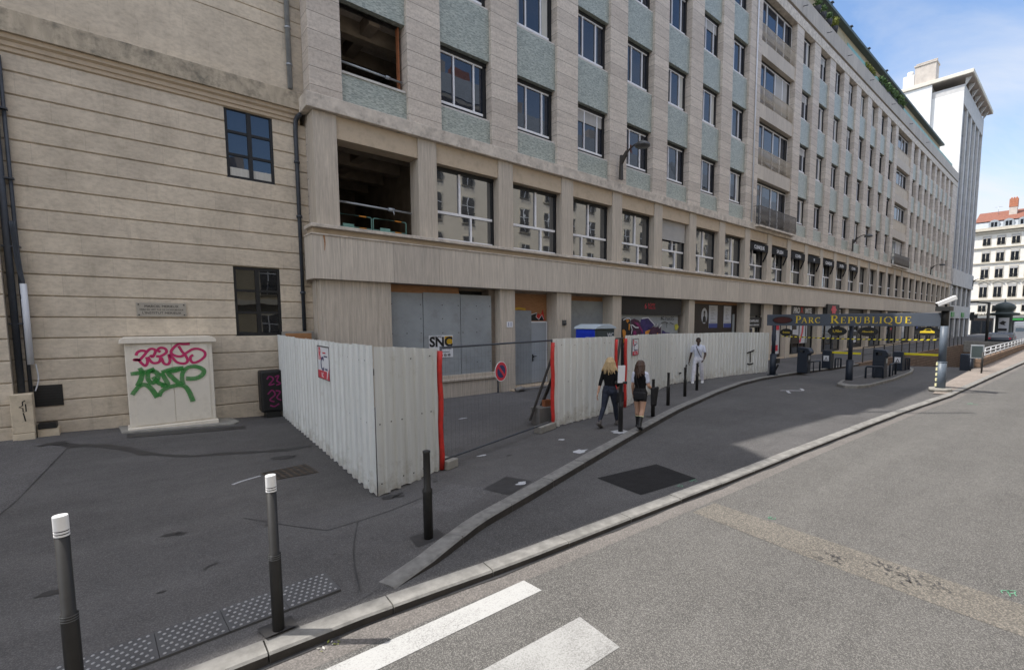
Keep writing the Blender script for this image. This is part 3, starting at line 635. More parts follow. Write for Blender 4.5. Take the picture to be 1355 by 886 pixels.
# tactile paving slabs beside the crossing
U = Vector((1.9, 0.09)).normalized(); V = Vector((-U.y, U.x)); o = Vector((1.33, 4.46))
slab, stud = MB(), MB()
for i in range(6):
    a0, a1 = -(i+1)*0.43+0.002, -i*0.43-.002
    q4 = [o+U*a0, o+U*a1, o+U*a1+V*.41, o+U*a0+V*.41]
    slab.add([(p.x, p.y, 0.002) for p in q4]+[(p.x, p.y, -.02) for p in q4], [(0, 1, 2, 3), (4, 7, 6, 5), (0, 4, 5, 1), (1, 5, 6, 2), (2, 6, 7, 3), (3, 7, 4, 0)])
    for r in range(7):
        for c_ in range(8):
            p = o+U*(a0+.03+c_*.0515+(0.025 if r % 2 else 0))+V*(.035+r*.057)
            if (c_ == 7 and r % 2): continue
            stud.lathe([(.0125, .001), (.0125, .006), (.008, .009)], (p.x, p.y, 0.0), 6)
tp = tag(slab.build('tactile_paving', 'slabdark'), 'strip of dark studded tactile slabs in the pavement by the crossing', 'paving'); tp['kind'] = 'structure'
stud.build('steel_studs', 'studs', tp, kind='stuff')

mb = MB(); q = random.Random(8)
for i in range(9):
    x, y = 1.03+q.gauss(0, .07), 3.86+q.gauss(0, .025); a = q.uniform(0, 6.3); r = q.uniform(.008, .02); d = Vector((math.cos(a), math.sin(a), .3))*r; e = Vector((-math.sin(a), math.cos(a), .2))*r*.5; p = Vector((x, y, ROAD+.014))
    mb.add([p-d, p+e, p+d, p-e], [(0, 1, 2, 3)], i % 2)
struct('leaf_litter', mb, ['leaf2', 'curtain'], kind='stuff')
# ------------------------------------------------------------------ the long stone building
B = thing('office_building', 'long travertine building with green mosaic panels, many windows and shops at street level', 'building', (3.8, 13.6, 0))
FY = 13.6; XE = 88.35
BAYS = [4.6+2.9*i for i in range(8)]+[33.95+2.93*i for i in range(8)]+[63.6+2.85*i for i in range(8)]
BALC = [(28.1, 32.85), (57.2, 62.5)]
BW = 1.84
SILL, HEAD, FH, TOP = 9.10, 10.93, 3.475, 21.36
mb = MB()
mb.box(7.5, XE, 14.16, 27, 3.62, 22.0); mb.box(3.83, 7.5, 14.16, 27, 11.2, 22.0); mb.box(3.83, 7.5, 21, 27, 3.62, 11.2)
mb.box(3.83, XE, 14.75, 27, -0.3, 3.6)
mb.box(3.83, 4.0, 14.16, 21, 4.0, 11.2)
mb.build('structural_wall', 'trav_b', B)
mb = MB(); mb.box(4.0, 7.5, 14.0, 21, 3.6, 4.9); mb.box(4.0, 7.5, 14.14, 21, 7.95, 8.85)
for y in (14.9, 16.4, 17.9, 19.4): mb.box(4.0, 7.5, y, y+.35, 7.5, 7.95); mb.box(4.0, 7.5, y, y+.35, 10.75, 11.2)
mb.box(5.7, 6.0, 14.2, 21, 7.6, 7.95); mb.box(5.6, 5.9, 14.2, 21, 10.85, 11.2)
mb.box(4.02, 7.48, 20.9, 20.98, 4.9, 11.1); mb.box(7.40, 7.48, 14.18, 20.9, 4.9, 11.15); mb.box(4.02, 4.08, 14.2, 20.9, 4.9, 11.15)
mb.build('gutted_interior', 'dark_conc', B)
edges = [3.8]+[v for x in sorted([(b, b+BW) for b in BAYS]+BALC) for v in x]+[XE]
for a, b in zip(edges[0::2], edges[1::2]):
    mb = MB(); mb.box(a, b, FY, 14.16, 8.23, TOP); mb.build('pilaster', 'trav_b', B, bevel=0.012)
mb = MB(); mb.box(3.72, XE, 13.56, 14.16, TOP, 21.98); mb.box(3.72, XE, 13.70, 14.16, 21.98, 22.1)
mb.build('cornice', 'ledge', B, bevel=0.02)
mb = MB(); mb.box(3.7, XE, 13.5, 13.75, 22.1, 23.2); mb.build('parapet', 'parapet', B, bevel=0.015)
mb = MB()
for x in (33.3, 37.5, 41.8, 47.3, 53.9, 60.5, 68): mb.tube([(x, 13.55, 22.55), (x+.05, 13.2, 22.5)], .025, 6)
mb.build('overflow_spout', 'pipe_dark', B)
mb = MB(); mb.box(3.7, XE, 13.76, 26.9, 22.0, 22.9); mb.build('roof_terrace', 'zinc', B)
mb = MB(); mb.box(3.7, 84.5, 15.2, 25, 22.9, 26.5); mb.build('attic_wall', 'ochre', B)
mb = MB(); mb.prism([(14.72, 26.5), (14.72, 26.72), (18.5, 27.6), (23, 27.6), (25.5, 26.78), (25.5, 26.5)], (3.7, 0, 0), (0, 1, 0), (0, 0, 1), (1, 0, 0), 0, 81.0); mb.build('attic_roof', 'copper', B)
mb = MB(); mb.box(42, 84.0, 13.62, 13.66, 23.2, 23.62); mb.build('terrace_screen', 'copperlight', B)
for x in (42.0, 46.5, 51.3, 57.0): mb = MB(); mb.tube([(x, 14.9, 26.75), (x, 14.9, 27.05)], .10, 8); mb.box(x-.16, x+.16, 14.75, 15.05, 27.05, 27.1); mb.build('roof_vent', 'pipe_dark', B)
mb = MB(); mb.box(3.66, XE, 13.47, 14.16, 7.85, 8.23); mb.build('ledge', 'ledge', B, bevel=0.02)
mb = MB(); mb.box(3.64, XE, 13.41, 14.1, 4.88, 4.97); mb.build('window_ledge', 'ledge', B, bevel=0.012)
mb = MB(); mb.box(3.72, XE, 13.56, 14.15, 4.735, 4.88); mb.build('recessed_course', 'trav_warm', B)
mb = MB(); mb.box(3.64, XE, 13.455, 14.15, 4.70, 4.735); mb.build('drip_mould', 'ledge', B)
mb = MB(); mb.box(3.66, XE, 13.48, 14.2, 3.57, 4.70); mb.build('fascia_band', 'trav_v', B, bevel=0.01)
mb = MB(); mb.ribbon([(3.95, 4.69), (3.97, 4.5), (3.955, 4.3)], [.05, .012], (0, 13.48, 0), *XF, .003); mb.build('rust_stain', 'ply', B)
# mosaic spandrels
sp_src = {}
for b in BAYS:
    for k in range(4):
        z0 = 8.23 if k == 0 else HEAD+FH*(k-1); z1 = SILL+FH*k-.06
        if z0 > 9 and (b < 10 and k > 2): continue
        mb = MB(); mb.box(0, BW, 0, .42, 0, z1-z0)
        key = round(z1-z0, 2)
        if key not in sp_src:
            sp_src[key] = mb.build('spandrel', 'mosaic', B, world=False); sp_src[key].location = Vector((b, 13.73, z0))-ABS[B]
        else: dup_part(sp_src[key], B, Vector((b, 13.73, z0))-ABS[B])
# upper windows: casement with pale frame, pane and stone sill
def casement(mull, w_=BW, h=HEAD-SILL, blind=0.0, curt=False):
    f = MB(); d0, d1 = 0.0, 0.06
    f.box(0, w_, -.03, .10, h-.12, h, 1)                          # dark blind box
    f.box(0, .05, d0, d1, .0, h-.12, 1); f.box(w_-.14, w_, d0, d1, 0, h-.12, 1)
    f.box(.05, w_-.14, d0-.01, d1, .14, .21, 0); f.box(.05, w_-.14, d0, d1, h-.17, h-.12, 0)
    f.box(.05, w_-.14, d0+.01, d1, .0, .14, 1)
    f.box(.05, .085, d0, d1, .21, h-.17, 0)
    for m in mull: f.box(m*w_-.024, m*w_+.024, d0-.01, d1, .21, h-.17, 0)
    wo = f.build('window', ['frame', 'dark_frame'], B, world=False)
    g = MB(); g.quad((.05, .045, .14), (w_-.14, .045, .14), (w_-.14, .045, h-.12), (.05, .045, h-.12)); g.build('pane', 'glass_up', wo, world=False)
    s_ = MB(); s_.box(0, w_, -.19, .06, -.06, 0); s_.build('sill', 'sill', wo, world=False, bevel=.008)
    if blind: q_ = MB(); q_.box(.09, w_-.16, .012, .03, h-.17-blind*(h-.4), h-.17); q_.build('blind', 'blind', wo, world=False)
    if curt:
        for x0, x1 in ((.09, .36), (w_-.44, w_-.18)): q_ = MB(); q_.box(x0, x1, .030, .042, .21, h-.17); q_.build('curtain', 'curtain', wo, world=False)
    return wo
SRC = [casement((.34, .74)), casement((.30, .70)), casement((.36, .76), blind=.3), casement((.34, .72), curt=True), casement((.46,))]
used = set(); q = random.Random(5)
for i, b in enumerate(BAYS):
    for k in range(4):
        if i == 0 and k == 0: continue
        if b < 10 and k > 2: continue
        s = q.choice([0, 0, 3, 1, 1, 4, 0, 2] if i < 8 else [0, 1, 2, 3, 3, 1, 0, 4]); loc = Vector((b, 13.93, SILL+FH*k))-ABS[B]
        if s in used: dup_part(SRC[s], B, loc)
        else: SRC[s].location = loc; used.add(s)
for s in range(5):
    if s not in used: SRC[s].location = Vector((BAYS[-1], 13.93, SILL+FH*3))-ABS[B]
# guard pipe across the two gutted openings
mb = MB(); mb.tube([(4.55, 13.9, 9.42), (6.4, 13.9, 9.40)], .03); mb.tube([(5.9, 13.88, 9.40), (6.02, 13.88, 9.40)], .05); mb.build('guard_rail', 'pipe', B)
mb = MB(); mb.box(6.325, 6.36, 13.95, 14.1, SILL, HEAD); mb.build('timber_post', 'terracotta', B)
mb = MB(); mb.box(4.55, 6.4, 13.70, 14.16, SILL-.06, SILL); mb.build('sill', 'sill', B)
mb = MB(); mb.box(4.55, 6.4, 13.92, 14.16, HEAD, HEAD+.04); mb.build('lintel', 'conc', B)
mb = MB(); mb.tube([(4.38, 13.9, 5.73), (6.58, 13.9, 5.70)], .03); mb.tube([(5.86, 13.88, 5.71), (6.04, 13.88, 5.71)], .055); mb.tube([(6.0, 13.86, 5.71), (6.02, 13.84, 5.57)], .018); mb.build('guard_rail', 'pipe', B)
# balcony bays
def french(w_, h, pan, blind=None):
    f = MB(); f.box(0, w_, -.02, .1, h-.12, h, 1); n = len(pan)-1
    for i, m in enumerate(pan): f.box(max(0, m*w_-.03), min(w_, m*w_+.03), -.01, .06, 0, h-.12, 0)
    f.box(0, w_, -.005, .06, h-.17, h-.12, 0); f.box(0, w_, 0, .06, 0, .09, 0)
    f.box(pan[1]*w_+.03, pan[1]*w_+.16, 0, .05, .09, h-.17, 1); f.box(w_-.35, w_-.03, 0, .055, .09, h-.17, 1)
    wo = f.build('french_window', ['frame', 'dark_frame'], B, world=False)
    g = MB(); g.quad((0, .045, .05), (w_, .045, .05), (w_, .045, h-.1), (0, .045, h-.1)); g.build('pane', 'glass_up', wo, world=False)
    if blind: q_ = MB(); q_.box(blind[0]*w_, blind[1]*w_, .005, .03, .1, h-.17); q_.build('blind', 'blind', wo, world=False)
    return wo
def bars(w_, h, solid=False):
    r = MB(); r.tube([(0, 0, h), (w_, 0, h)], .022, 6); r.tube([(0, 0, .05), (w_, 0, .05)], .018, 6)
    if solid: r.box(0, w_, .01, .03, .05, h)
    else:
        n = int(w_/.10)
        for i in range(n+1):
            x = i*w_/n; r.tube([(x, 0, .05), (x+.05, -.03, h*.3), (x-.03, -.01, h*.6), (x, 0, h)], .016, 4)
    return r
for bi, (x0, x1) in enumerate(BALC):
    wdt = x1-x0
    for k in range(4):
        z1 = HEAD+FH*k if k < 3 else TOP; z0 = 8.23 if k == 0 else HEAD+FH*(k-1)+.79
        wo = french(wdt, z1-z0, (0, .27, .56, .78, 1), blind=((.58, .98) if (bi, k) in ((0, 2), (1, 0)) else None)); wo.location = Vector((x0, 13.97, z0))-ABS[B]
        if k < 3: mb = MB(); mb.box(x0-.02, x1+.02, 13.66, 14.16, z1, z1+.79); mb.build('lintel', 'trav_v', B, bevel=.01)
        if k: 
            r = bars(wdt, 1.0, bi == 1).build('railing', 'rail_beige', B, world=False); r.location = Vector((x0, 13.72, z0+.0))-ABS[B]
    mb = MB(); mb.box(x0-.35, x1+.05, 13.2, 13.6, 8.02, 8.12); r = mb.build('balcony', 'ledge', B)
    g_ = MB(); rr = bars(wdt+.4, 1.08)
    for v in rr.v: g_.v.append((v[0]+x0-.35, v[1]+13.24, v[2]+8.12))
    g_.f, g_.m, g_.s = rr.f, rr.m, rr.s
    for xx in (x0-.35, x1+.05): g_.tube([(xx, 13.24, 9.2), (xx, 13.62, 9.2)], .02, 6); g_.tube([(xx, 13.24, 8.12), (xx, 13.24, 9.2)], .022, 6)
    for i in range(3): g_.tube([(x0-.35, 13.34+.1*i, 8.12), (x0-.35, 13.34+.1*i, 9.2)], .009, 4)
    g_.build('railing', 'iron_grey', r)
# first floor: wide windows between stone piers
F1 = [4.41+2.88*i for i in range(29)]; FWD = 2.28; S1, H1 = 4.97, 7.27
pe = [3.83]+[v for x in F1 for v in (x, x+FWD)]+[XE]
for a, b in zip(pe[0::2], pe[1::2]):
    mb = MB(); mb.box(a, b, 13.585, 14.16, S1, 7.85); mb.build('pier', 'trav_p', B, bevel=.01)
for x in F1:
    mb = MB(); mb.box(x+.0, x+FWD-.0, 13.63, 14.16, H1, 7.85); mb.build('lintel', 'trav_warm', B, bevel=.008)
def wide(kind):
    f = MB(); h, w_ = H1-S1, FWD; t = h*.40
    f.box(0, w_, -.02, .1, h-.1, h, 1); f.box(0, w_, 0, .06, 0, .07, 1); f.box(0, .04, 0, .06, .07, h-.1, 1); f.box(w_-.08, w_, 0, .06, .07, h-.1, 1)
    f.box(.04, w_-.08, -.012, .06, t-.04, t+.04, 0); f.box(.04, w_-.08, -.01, .06, .07, .12, 0)
    m = {0: .55, 1: .42, 2: .5}[kind]; n = {0: .66, 1: .60, 2: .34}[kind]
    f.box(m*w_-.035, m*w_+.035, -.01, .06, t+.04, h-.1, 0); f.box(n*w_-.03, n*w_+.03, -.01, .06, .12, t-.04, 0)
    wo = f.build('wide_window', ['frame', 'dark_frame'], B, world=False)
    g = MB(); g.quad((.04, .045, .07), (w_-.08, .045, .07), (w_-.08, .045, h-.1), (.04, .045, h-.1)); g.build('pane', 'glass', wo, world=False)
    return wo
WS = [wide(0), wide(1), wide(2)]; wu = set()
for i, x in enumerate(F1):
    if i == 0: continue
    s = (0, 1, 0, 2, 0, 1, 2)[i % 7] if i != 5 else 0; loc = Vector((x, 13.90, S1))-ABS[B]
    if s in wu: dup_part(WS[s], B, loc)
    else: WS[s].location = loc; wu.add(s)
mb = MB()
for j in range(16): mb.box(F1[5]+.03, F1[5]+FWD-.1, 13.80+(.0 if j % 2 else .006), 13.83, 6.42+j*.053, 6.42+(j+1)*.053)
mb.box(F1[5]+.03, F1[5]+FWD-.1, 13.785, 13.835, 6.36, 6.42)
mb.build('roller_shutter', 'blind', B)
# ground floor piers, recess and ceiling
GP = [(3.85, 5.76), (9.6, 10.24), (12.24, 12.99), (15.43, 16.0), (21.25, 21.77), (27.1, 27.8), (33.0, 33.7), (38.6, 39.5), (44.6, 45.36), (50.5, 51.3), (56.4, 57.1), (62.2, 62.9), (68, 68.7), (73.8, 74.5), (79.6, 80.3), (85.5, XE)]
for a, b in GP:
    mb = MB(); mb.box(a, b, 13.62, 14.75, -.1, 3.57); mb.build('pier', 'trav_p', B, bevel=.01)
mb = MB(); mb.box(3.7, XE, 14.2, 14.75, 3.5, 3.6); mb.build('soffit', 'dark_conc', B)
mb = MB(); mb.box(3.83, 3.86, 13.9, 14.3, -.1, 3.57); mb.build('end_wall', 'trav_p', B)
# boarded shop front behind the gate
mb = MB(); mb.box(5.76, 9.6, 13.72, 14.2, -.05, .52); mb.build('plinth', 'trav_p', B, bevel=.01)
mb = MB(); mb.box(5.76, 9.6, 13.66, 14.2, .52, .60); mb.box(5.76, 9.5, 13.8, 14.2, .60, .72); mb.build('plinth_ledge', 'trav_p', B, bevel=.01)
for i, (a, b, h) in enumerate(((5.78, 6.84, 3.33), (6.86, 8.16, 3.36), (8.18, 9.38, 3.34))):
    mb = MB(); mb.box(a, b, 13.84, 13.87, .72, h)
    for zz in (1.1, 2.1, 2.55, 2.98):
        for xx in (a+.07, (a+b)/2, b-.07): 
            if rnd.random() < .75: mb.lathe([(.016, 0), (.016, .01)], (0, 0, 0), 6, 1); 
            else: continue
            k = len(mb.v)-12
            for t in range(k, len(mb.v)): v = mb.v[t]; mb.v[t] = (xx+v[0]+(0), 13.84-v[2], zz+v[1])
    mb.build('grey_panel', ['grey_panel', 'bolt'], B)
mb = MB(); mb.box(5.78, 8.16, 13.9, 13.94, 3.2, 3.56); mb.build('plywood_board', 'ply', B)
mb = MB(); mb.box(9.36, 9.6, 13.95, 14.7, .6, 3.56); mb.build('rubble_wall', 'dark_conc', B)
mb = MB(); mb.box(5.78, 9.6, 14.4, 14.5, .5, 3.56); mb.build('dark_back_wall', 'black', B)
# porch with two grey doors
mb = MB(); mb.box(10.24, 12.24, 14.24, 14.3, 2.3, 3.56); mb.build('plywood_board', 'ply', B)
d = MB(); d.box(10.26, 11.36, 14.1, 14.15, .12, 2.87); d.build('grey_panel', 'grey_panel', B)
d = MB(); d.box(11.38, 12.16, 14.16, 14.21, .12, 2.42)
do = d.build('door', 'grey_door', B, bevel=.006)
d = MB(); d.box(11.45, 11.49, 14.10, 14.16, 1.1, 1.16); d.box(11.45, 11.60, 14.085, 14.105, 1.13, 1.155); d.box(11.44, 11.49, 14.145, 14.16, .95, 1.22); d.build('handle', 'bolt', do)
d = MB(); d.box(11.33, 11.385, 14.15, 14.23, .1, 2.44); d.box(12.155, 12.2, 14.15, 14.23, .1, 2.44); d.box(11.33, 12.2, 14.15, 14.23, 2.42, 2.47); d.build('frame', 'frame', do)
mb = MB(); mb.box(10.24, 12.24, 13.66, 14.7, -.05, .1); mb.box(10.0, 12.24, 13.45, 13.66, -.05, .05); mb.build('doorstep', 'trav_warm', B, bevel=.01)
mb = MB(); P = [(11.42, 2.5), (11.45, 2.72), (11.75, 2.80), (11.72, 2.62), (11.85, 2.55), (12.0, 2.72), (12.1, 2.5)]
mb.prism(P, (0, 14.24, 0), *XF, 0, .004, 0); mb.ribbon([(11.45, 2.72), (11.75, 2.8), (11.70, 2.64), (11.84, 2.54), (12.0, 2.72), (12.08, 2.55)], .025, (0, 14.24, 0), *XF, .008, 1, False)
P2 = [(11.72, 2.62), (11.80, 2.78), (11.95, 2.72), (12.05, 2.95), (12.15, 2.5), (11.85, 2.5)]; mb.prism(P2, (0, 14.24, 0), *XF, 0, .002, 2)
mb.ribbon([(10.7, 2.92), (10.9, 2.95), (11.2, 2.91)], .09, (0, 14.24, 0), *XF, .002, 3)
mb.build('graffiti', ['black', 'signwhite', 'red', 'signgold'], B)
mb = MB(); mb.box(9.87, 10.12, 13.605, 13.62, 2.26, 2.46, 0); mb.text('11', (9.995, 13.605, 2.36), *XF, .2, .004, 1); mb.build('house_number', ['signwhite', 'signblue'], B)
mb = MB(); mb.box(12.5, 12.68, 13.57, 13.62, 2.32, 2.52); mb.tube([(12.6, 13.6, 2.42), (12.6, 13.5, 2.38)], .03, 8); mb.build('intercom', 'lamp_head', B)
# bay with a single sheet panel
mb = MB(); mb.box(12.99, 15.43, 14.2, 14.24, 0, 3.32); mb.build('grey_panel', 'grey_panel', B)
mb = MB(); mb.box(12.99, 15.43, 14.22, 14.27, 3.32, 3.57); mb.build('plywood_board', 'ply', B)
# shuttered shop with mural
mb = MB(); mb.box(16.0, 20.85, 13.82, 14.2, 2.78, 3.56, 0)
mb.text('6', (17.95, 13.82, 3.17), *XF, .36, .006, 1); mb.text('ROMY', (18.4, 13.82, 3.24), *XF, .2, .006, 1); mb.text('MINUTE', (18.42, 13.82, 3.09), *XF, .15, .006, 1)
mb.build('shop_sign', ['black', 'signred'], B)
mb = MB()
for j in range(25): mb.box(16.0, 20.75, 13.93+(.0 if j % 2 else .012), 13.96, .05+j*.109, .05+(j+1)*.109)
sh_ = mb.build('roller_shutter', 'grey_panel', B)
MUR = {'dark1': [(16.38, 2.57), (16.52, 2.62), (16.73, 2.63), (16.94, 2.58), (17.0, 2.42), (17.06, 1.92), (17.0, .5), (16.3, .5)], 'purple1': [(17.01, 2.53), (17.26, 2.6), (17.37, 2.56), (17.56, 2.53), (17.78, 2.35), (17.9, 2.16), (17.9, .6), (17.03, .6), (17.05, 2.24)], 'purple2': [(17.71, 2.44), (17.78, 2.58), (18.23, 2.64), (18.39, 2.56), (18.78, 2.3), (18.55, 2.18), (18.25, 2.02), (18.02, 1.5), (17.79, 1.7)], 'dark2': [(18.4, 2.11), (18.71, 2.23), (18.95, 2.18), (19.02, 2.37), (19.15, 2.15), (19.31, 2.29), (19.36, .7), (18.2, .7)], 'or1': [(16.43, 2.08), (16.55, 2.12), (16.67, 2.01), (16.67, 1.6), (16.53, 1.5)], 'or2': [(18.07, 1.99), (18.24, 2.05), (18.48, 2.07), (18.36, 1.94), (18.13, 1.6)], 'or3': [(16.66, 2.53), (16.8, 2.58), (16.91, 2.51), (16.77, 2.4)], 'or4': [(18.97, 1.9), (19.07, 1.92), (19.16, 1.6)], 'mag': [(17.2, 2.03), (17.38, 2.05), (17.46, 1.7), (17.21, 1.6)], 'blue': [(19.44, 2.05), (19.69, 1.95), (20.07, 1.91), (20.07, 1.7), (19.32, 1.7)], 'yel': [(20.45, 2.29), (20.66, 2.36), (20.8, 2.21), (20.67, 2.04), (20.5, 2.04)], 'st': [(17.2, 2.45), (17.5, 2.42), (17.85, 2.1), (17.9, 1.9), (17.75, 2.05), (17.45, 2.3)], 'or5': [(16.86, 2.35), (16.93, 2.36), (16.92, 2.05), (16.85, 2.1)]}
MCOL = {'dark1': 0, 'purple1': 1, 'purple2': 2, 'dark2': 1, 'or1': 3, 'or2': 3, 'or3': 3, 'or4': 3, 'mag': 5, 'blue': 2, 'yel': 4, 'st': 5, 'or5': 3}
mb = MB()
for i, (k, P) in enumerate(MUR.items()): mb.prism(P, (0, 13.93, 0), *XF, 0, .004+.0015*i, MCOL[k])
WL = [[(17.03, 1.9), (17.09, 2.1), (16.98, 2.33), (17.12, 2.3), (17.34, 2.19), (17.56, 2.19)], [(17.78, 2.6), (18.27, 2.65), (18.39, 2.56), (18.58, 2.44), (18.78, 2.3)], [(16.45, 2.53), (16.66, 2.6), (16.9, 2.61), (16.98, 2.53)], [(19.15, 2.15), (19.31, 2.32)], [(18.95, 2.22), (19.02, 2.37)]]
KL = [[(19.29, 2.73), (19.3, 2.54)], [(19.3, 2.63), (19.5, 2.71)], [(19.3, 2.63), (19.55, 2.54)], [(19.63, 2.54), (19.66, 2.71), (19.84, 2.54), (19.83, 2.71)], [(19.88, 2.54), (19.94, 2.66), (20.01, 2.54)], [(20.21, 2.71), (20.05, 2.66), (20.17, 2.61), (20.09, 2.54)], [(20.34, 2.72), (20.22, 2.64), (20.35, 2.57), (20.22, 2.52)], [(19.3, 2.39), (19.59, 2.45), (19.84, 2.39)], [(19.76, 2.39), (19.75, 2.17)], [(20.01, 2.42), (20.31, 2.34)]]
for l in WL: mb.ribbon(l, .045, (0, 13.93, 0), *XF, .03, 6, False)
for l in KL: mb.ribbon(l, .035, (0, 13.93, 0), *XF, .03, 0, False)
mb.build('graffiti', ['black', 'plum', 'purple', 'orange', 'yellowspray', 'magenta', 'signwhite'], sh_)
# poster bay
mb = MB(); mb.box(21.77, 27.1, 14.1, 14.2, 0, 3.42); mb.build('poster_board', 'poster_dark', B)
mb = MB(); mb.box(21.77, 27.1, 14.12, 14.3, 3.42, 3.57); mb.build('plywood_board', 'ply', B)
mb = MB()
mb.prism([(23.5+.30*math.cos(t*.39), 2.78+.43*math.sin(t*.39)) for t in range(16)], (0, 14.1, 0), *XF, 0, .004, 0)
mb.prism([(23.32, 2.42), (23.36, 2.7), (23.44, 2.78), (23.56, 2.78), (23.64, 2.7), (23.68, 2.42)], (0, 14.1, 0), *XF, .004, .008, 1)
mb.prism([(23.5+.09*math.cos(t*.52), 2.9+.13*math.sin(t*.52)) for t in range(12)], (0, 14.1, 0), *XF, .004, .009, 2)
mb.prism([(23.42, 3.02), (23.40, 2.95), (23.6, 2.95), (23.58, 3.02), (23.5, 3.06)], (0, 14.1, 0), *XF, .009, .012, 1)
mb.build('portrait_poster', ['poster_white', 'black', 'conc'], B)
for x0, x1 in ((23.95, 24.85), (25.55, 26.4)):
    mb = MB(); mb.box(x0, x1, 14.08, 14.1, 2.12, 3.36, 0); mb.box(x0, x1, 14.076, 14.08, 2.12, 2.36, 1)
    for j in range(8): mb.box(x0+.22, x1-.25-.1*(j % 3), 14.077, 14.08, 2.6+j*.085, 2.615+j*.085, 2)
    mb.box(x0+.1, x1-.1, 14.077, 14.08, 2.40, 2.425, 2)
    mb.build('notice_poster', ['poster_white', 'signblue', 'bolt'], B)
mb = MB(); mb.box(21.95, 22.25, 14.08, 14.1, 1.8, 3.3, 0)
for j in range(7): mb.box(21.98, 22.22, 14.076, 14.08, 1.9+j*.18, 1.96+j*.18, 1)
mb.build('notice_poster', ['poster_dark', 'conc'], B)
mb = MB(); mb.box(26.55, 26.75, 14.04, 14.1, 0, 2.9); mb.build('grey_panel', 'grey_panel', B)
# shop fronts further along
q = random.Random(21); SY = 13.98
for i, ((a0, a), (b, b1)) in enumerate(zip(GP[5:], GP[6:])):
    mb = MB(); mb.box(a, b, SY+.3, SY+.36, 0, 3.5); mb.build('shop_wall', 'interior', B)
    f = MB(); n = 4 if i % 2 else 3; f.box(a, b, SY, SY+.1, 0, .22 if i % 3 else .5, 0); f.box(a, b, SY-.03, SY+.12, 2.85, 3.57, 0)
    for j in range(n+1): xx = lerp(a+.05, b-.05, j/n); f.box(xx-.055, xx+.055, SY, SY+.1, .22, 2.85, 0)
    fo = f.build('shop_window', 'black', B)
    for j in range(n):
        g = MB(); x0, x1 = lerp(a, b, j/n)+.08, lerp(a, b, (j+1)/n)-.08; g.quad((x0, SY+.05, .22), (x1, SY+.05, .22), (x1, SY+.05, 2.85), (x0, SY+.05, 2.85)); g.build('pane', 'glass_lg', fo)
        if q.random() < .55 and i != 1:
            d = MB(); z0 = q.uniform(.5, 1.3); z1 = z0+q.uniform(.5, 1.3); xa = lerp(x0, x1, q.uniform(.05, .3)); xb = lerp(x0, x1, q.uniform(.6, .95)); d.box(xa, xb, SY+.02, SY+.045, z0, z1, 0); d.box(xa+.06, xb-.06, SY+.015, SY+.02, lerp(z0, z1, .55), z1-.06, 1); d.build('window_display', [q.choice(['poster_white', 'grey_door', 'poster_dark', 'signblue', 'conc']), q.choice(['signwhite', 'bolt', 'signred', 'interior'])], B)
    mb = MB(); mb.box(a, b, 13.66, SY, -.05, .16 if i % 2 else .06); mb.build('doorstep', 'trav_warm', B)
mb = MB(); mb.box(29.9, 31.15, 13.75, SY, 0, 3.57); mb.build('inner_pier', 'trav_p', B)
mb = MB(); mb.box(27.85, 29.85, 13.86, 13.95, 2.1, 2.72, 0); mb.text('CHAPELLERIE', (28.85, 13.86, 2.50), *XF, .20, .006, 1); mb.text('MODISTE DEPUIS 1929', (28.85, 13.86, 2.25), *XF, .13, .006, 1); mb.build('shop_sign', ['black', 'signwhite'], B)
mb = MB(); mb.box(33.75, 38.55, 13.84, 13.95, 2.85, 3.55, 0); mb.text('PRO', (35.2, 13.84, 3.24), *XF, .56, .01, 1, bold=.03); mb.text('X', (36.1, 13.84, 3.28), *XF, .56, .01, 2, bold=.03); mb.text('IMITE', (37.3, 13.84, 3.24), *XF, .50, .01, 1, bold=.03); mb.build('shop_sign', ['black', 'signwhite', 'red'], B)
mb = MB(); mb.box(39.55, 42.1, 13.3, 13.42, 2.6, 3.8, 0); mb.prism([(40.85+.62*math.cos(t*.5236)*(1 if t % 2 == 0 else .72), 3.38+.36*math.sin(t*.5236)*(1 if t % 2 == 0 else .72)) for t in range(12)], (0, 13.3, 0), *XF, 0, .02, 1); mb.build('shop_sign', ['black', 'signred'], B)
mb = MB(); mb.box(42.3, 44.55, 13.84, 13.95, 2.85, 3.55, 0); mb.text('PRINTS', (43.4, 13.84, 3.25), *XF, .46, .01, 1, bold=.02); mb.build('shop_sign', ['black', 'signwhite'], B)
mb = MB(); mb.box(34.6, 37.6, SY+.02, SY+.045, .9, 2.85, 0); mb.prism([(36.2, .95), (36.5, .95), (36.9, 1.7), (37.1, 2.8), (36.8, 2.8), (36.6, 1.7)], (0, SY+.02, 0), *XF, 0, .006, 1); mb.prism([(35.0, 1.9), (35.7, 1.9), (35.7, 2.6), (35.0, 2.6)], (0, SY+.02, 0), *XF, 0, .006, 2); mb.prism([(34.6, .9), (36.2, .9), (36.0, 1.5), (34.8, 1.6)], (0, SY+.02, 0), *XF, 0, .008, 2); mb.build('window_display', ['poster_white', 'signred', 'poster_dark'], B)
mb = MB(); mb.box(31.4, 32.8, SY-.02, SY+.0, .3, 2.3, 0); mb.box(31.5, 32.7, SY-.026, SY-.02, 1.9, 2.2, 1); mb.box(31.6, 32.3, SY-.026, SY-.02, 1.2, 1.6, 2); mb.box(31.6, 32.6, SY-.026, SY-.02, .5, .9, 1); mb.build('window_display', ['poster_white', 'signred', 'signblue'], B)
# white flue
mb = MB(); mb.tube([(27.45, 13.55, 8.24), (27.45, 13.55, 22.0)], .045, 8); mb.build('flue_pipe', 'pipe_white', B)
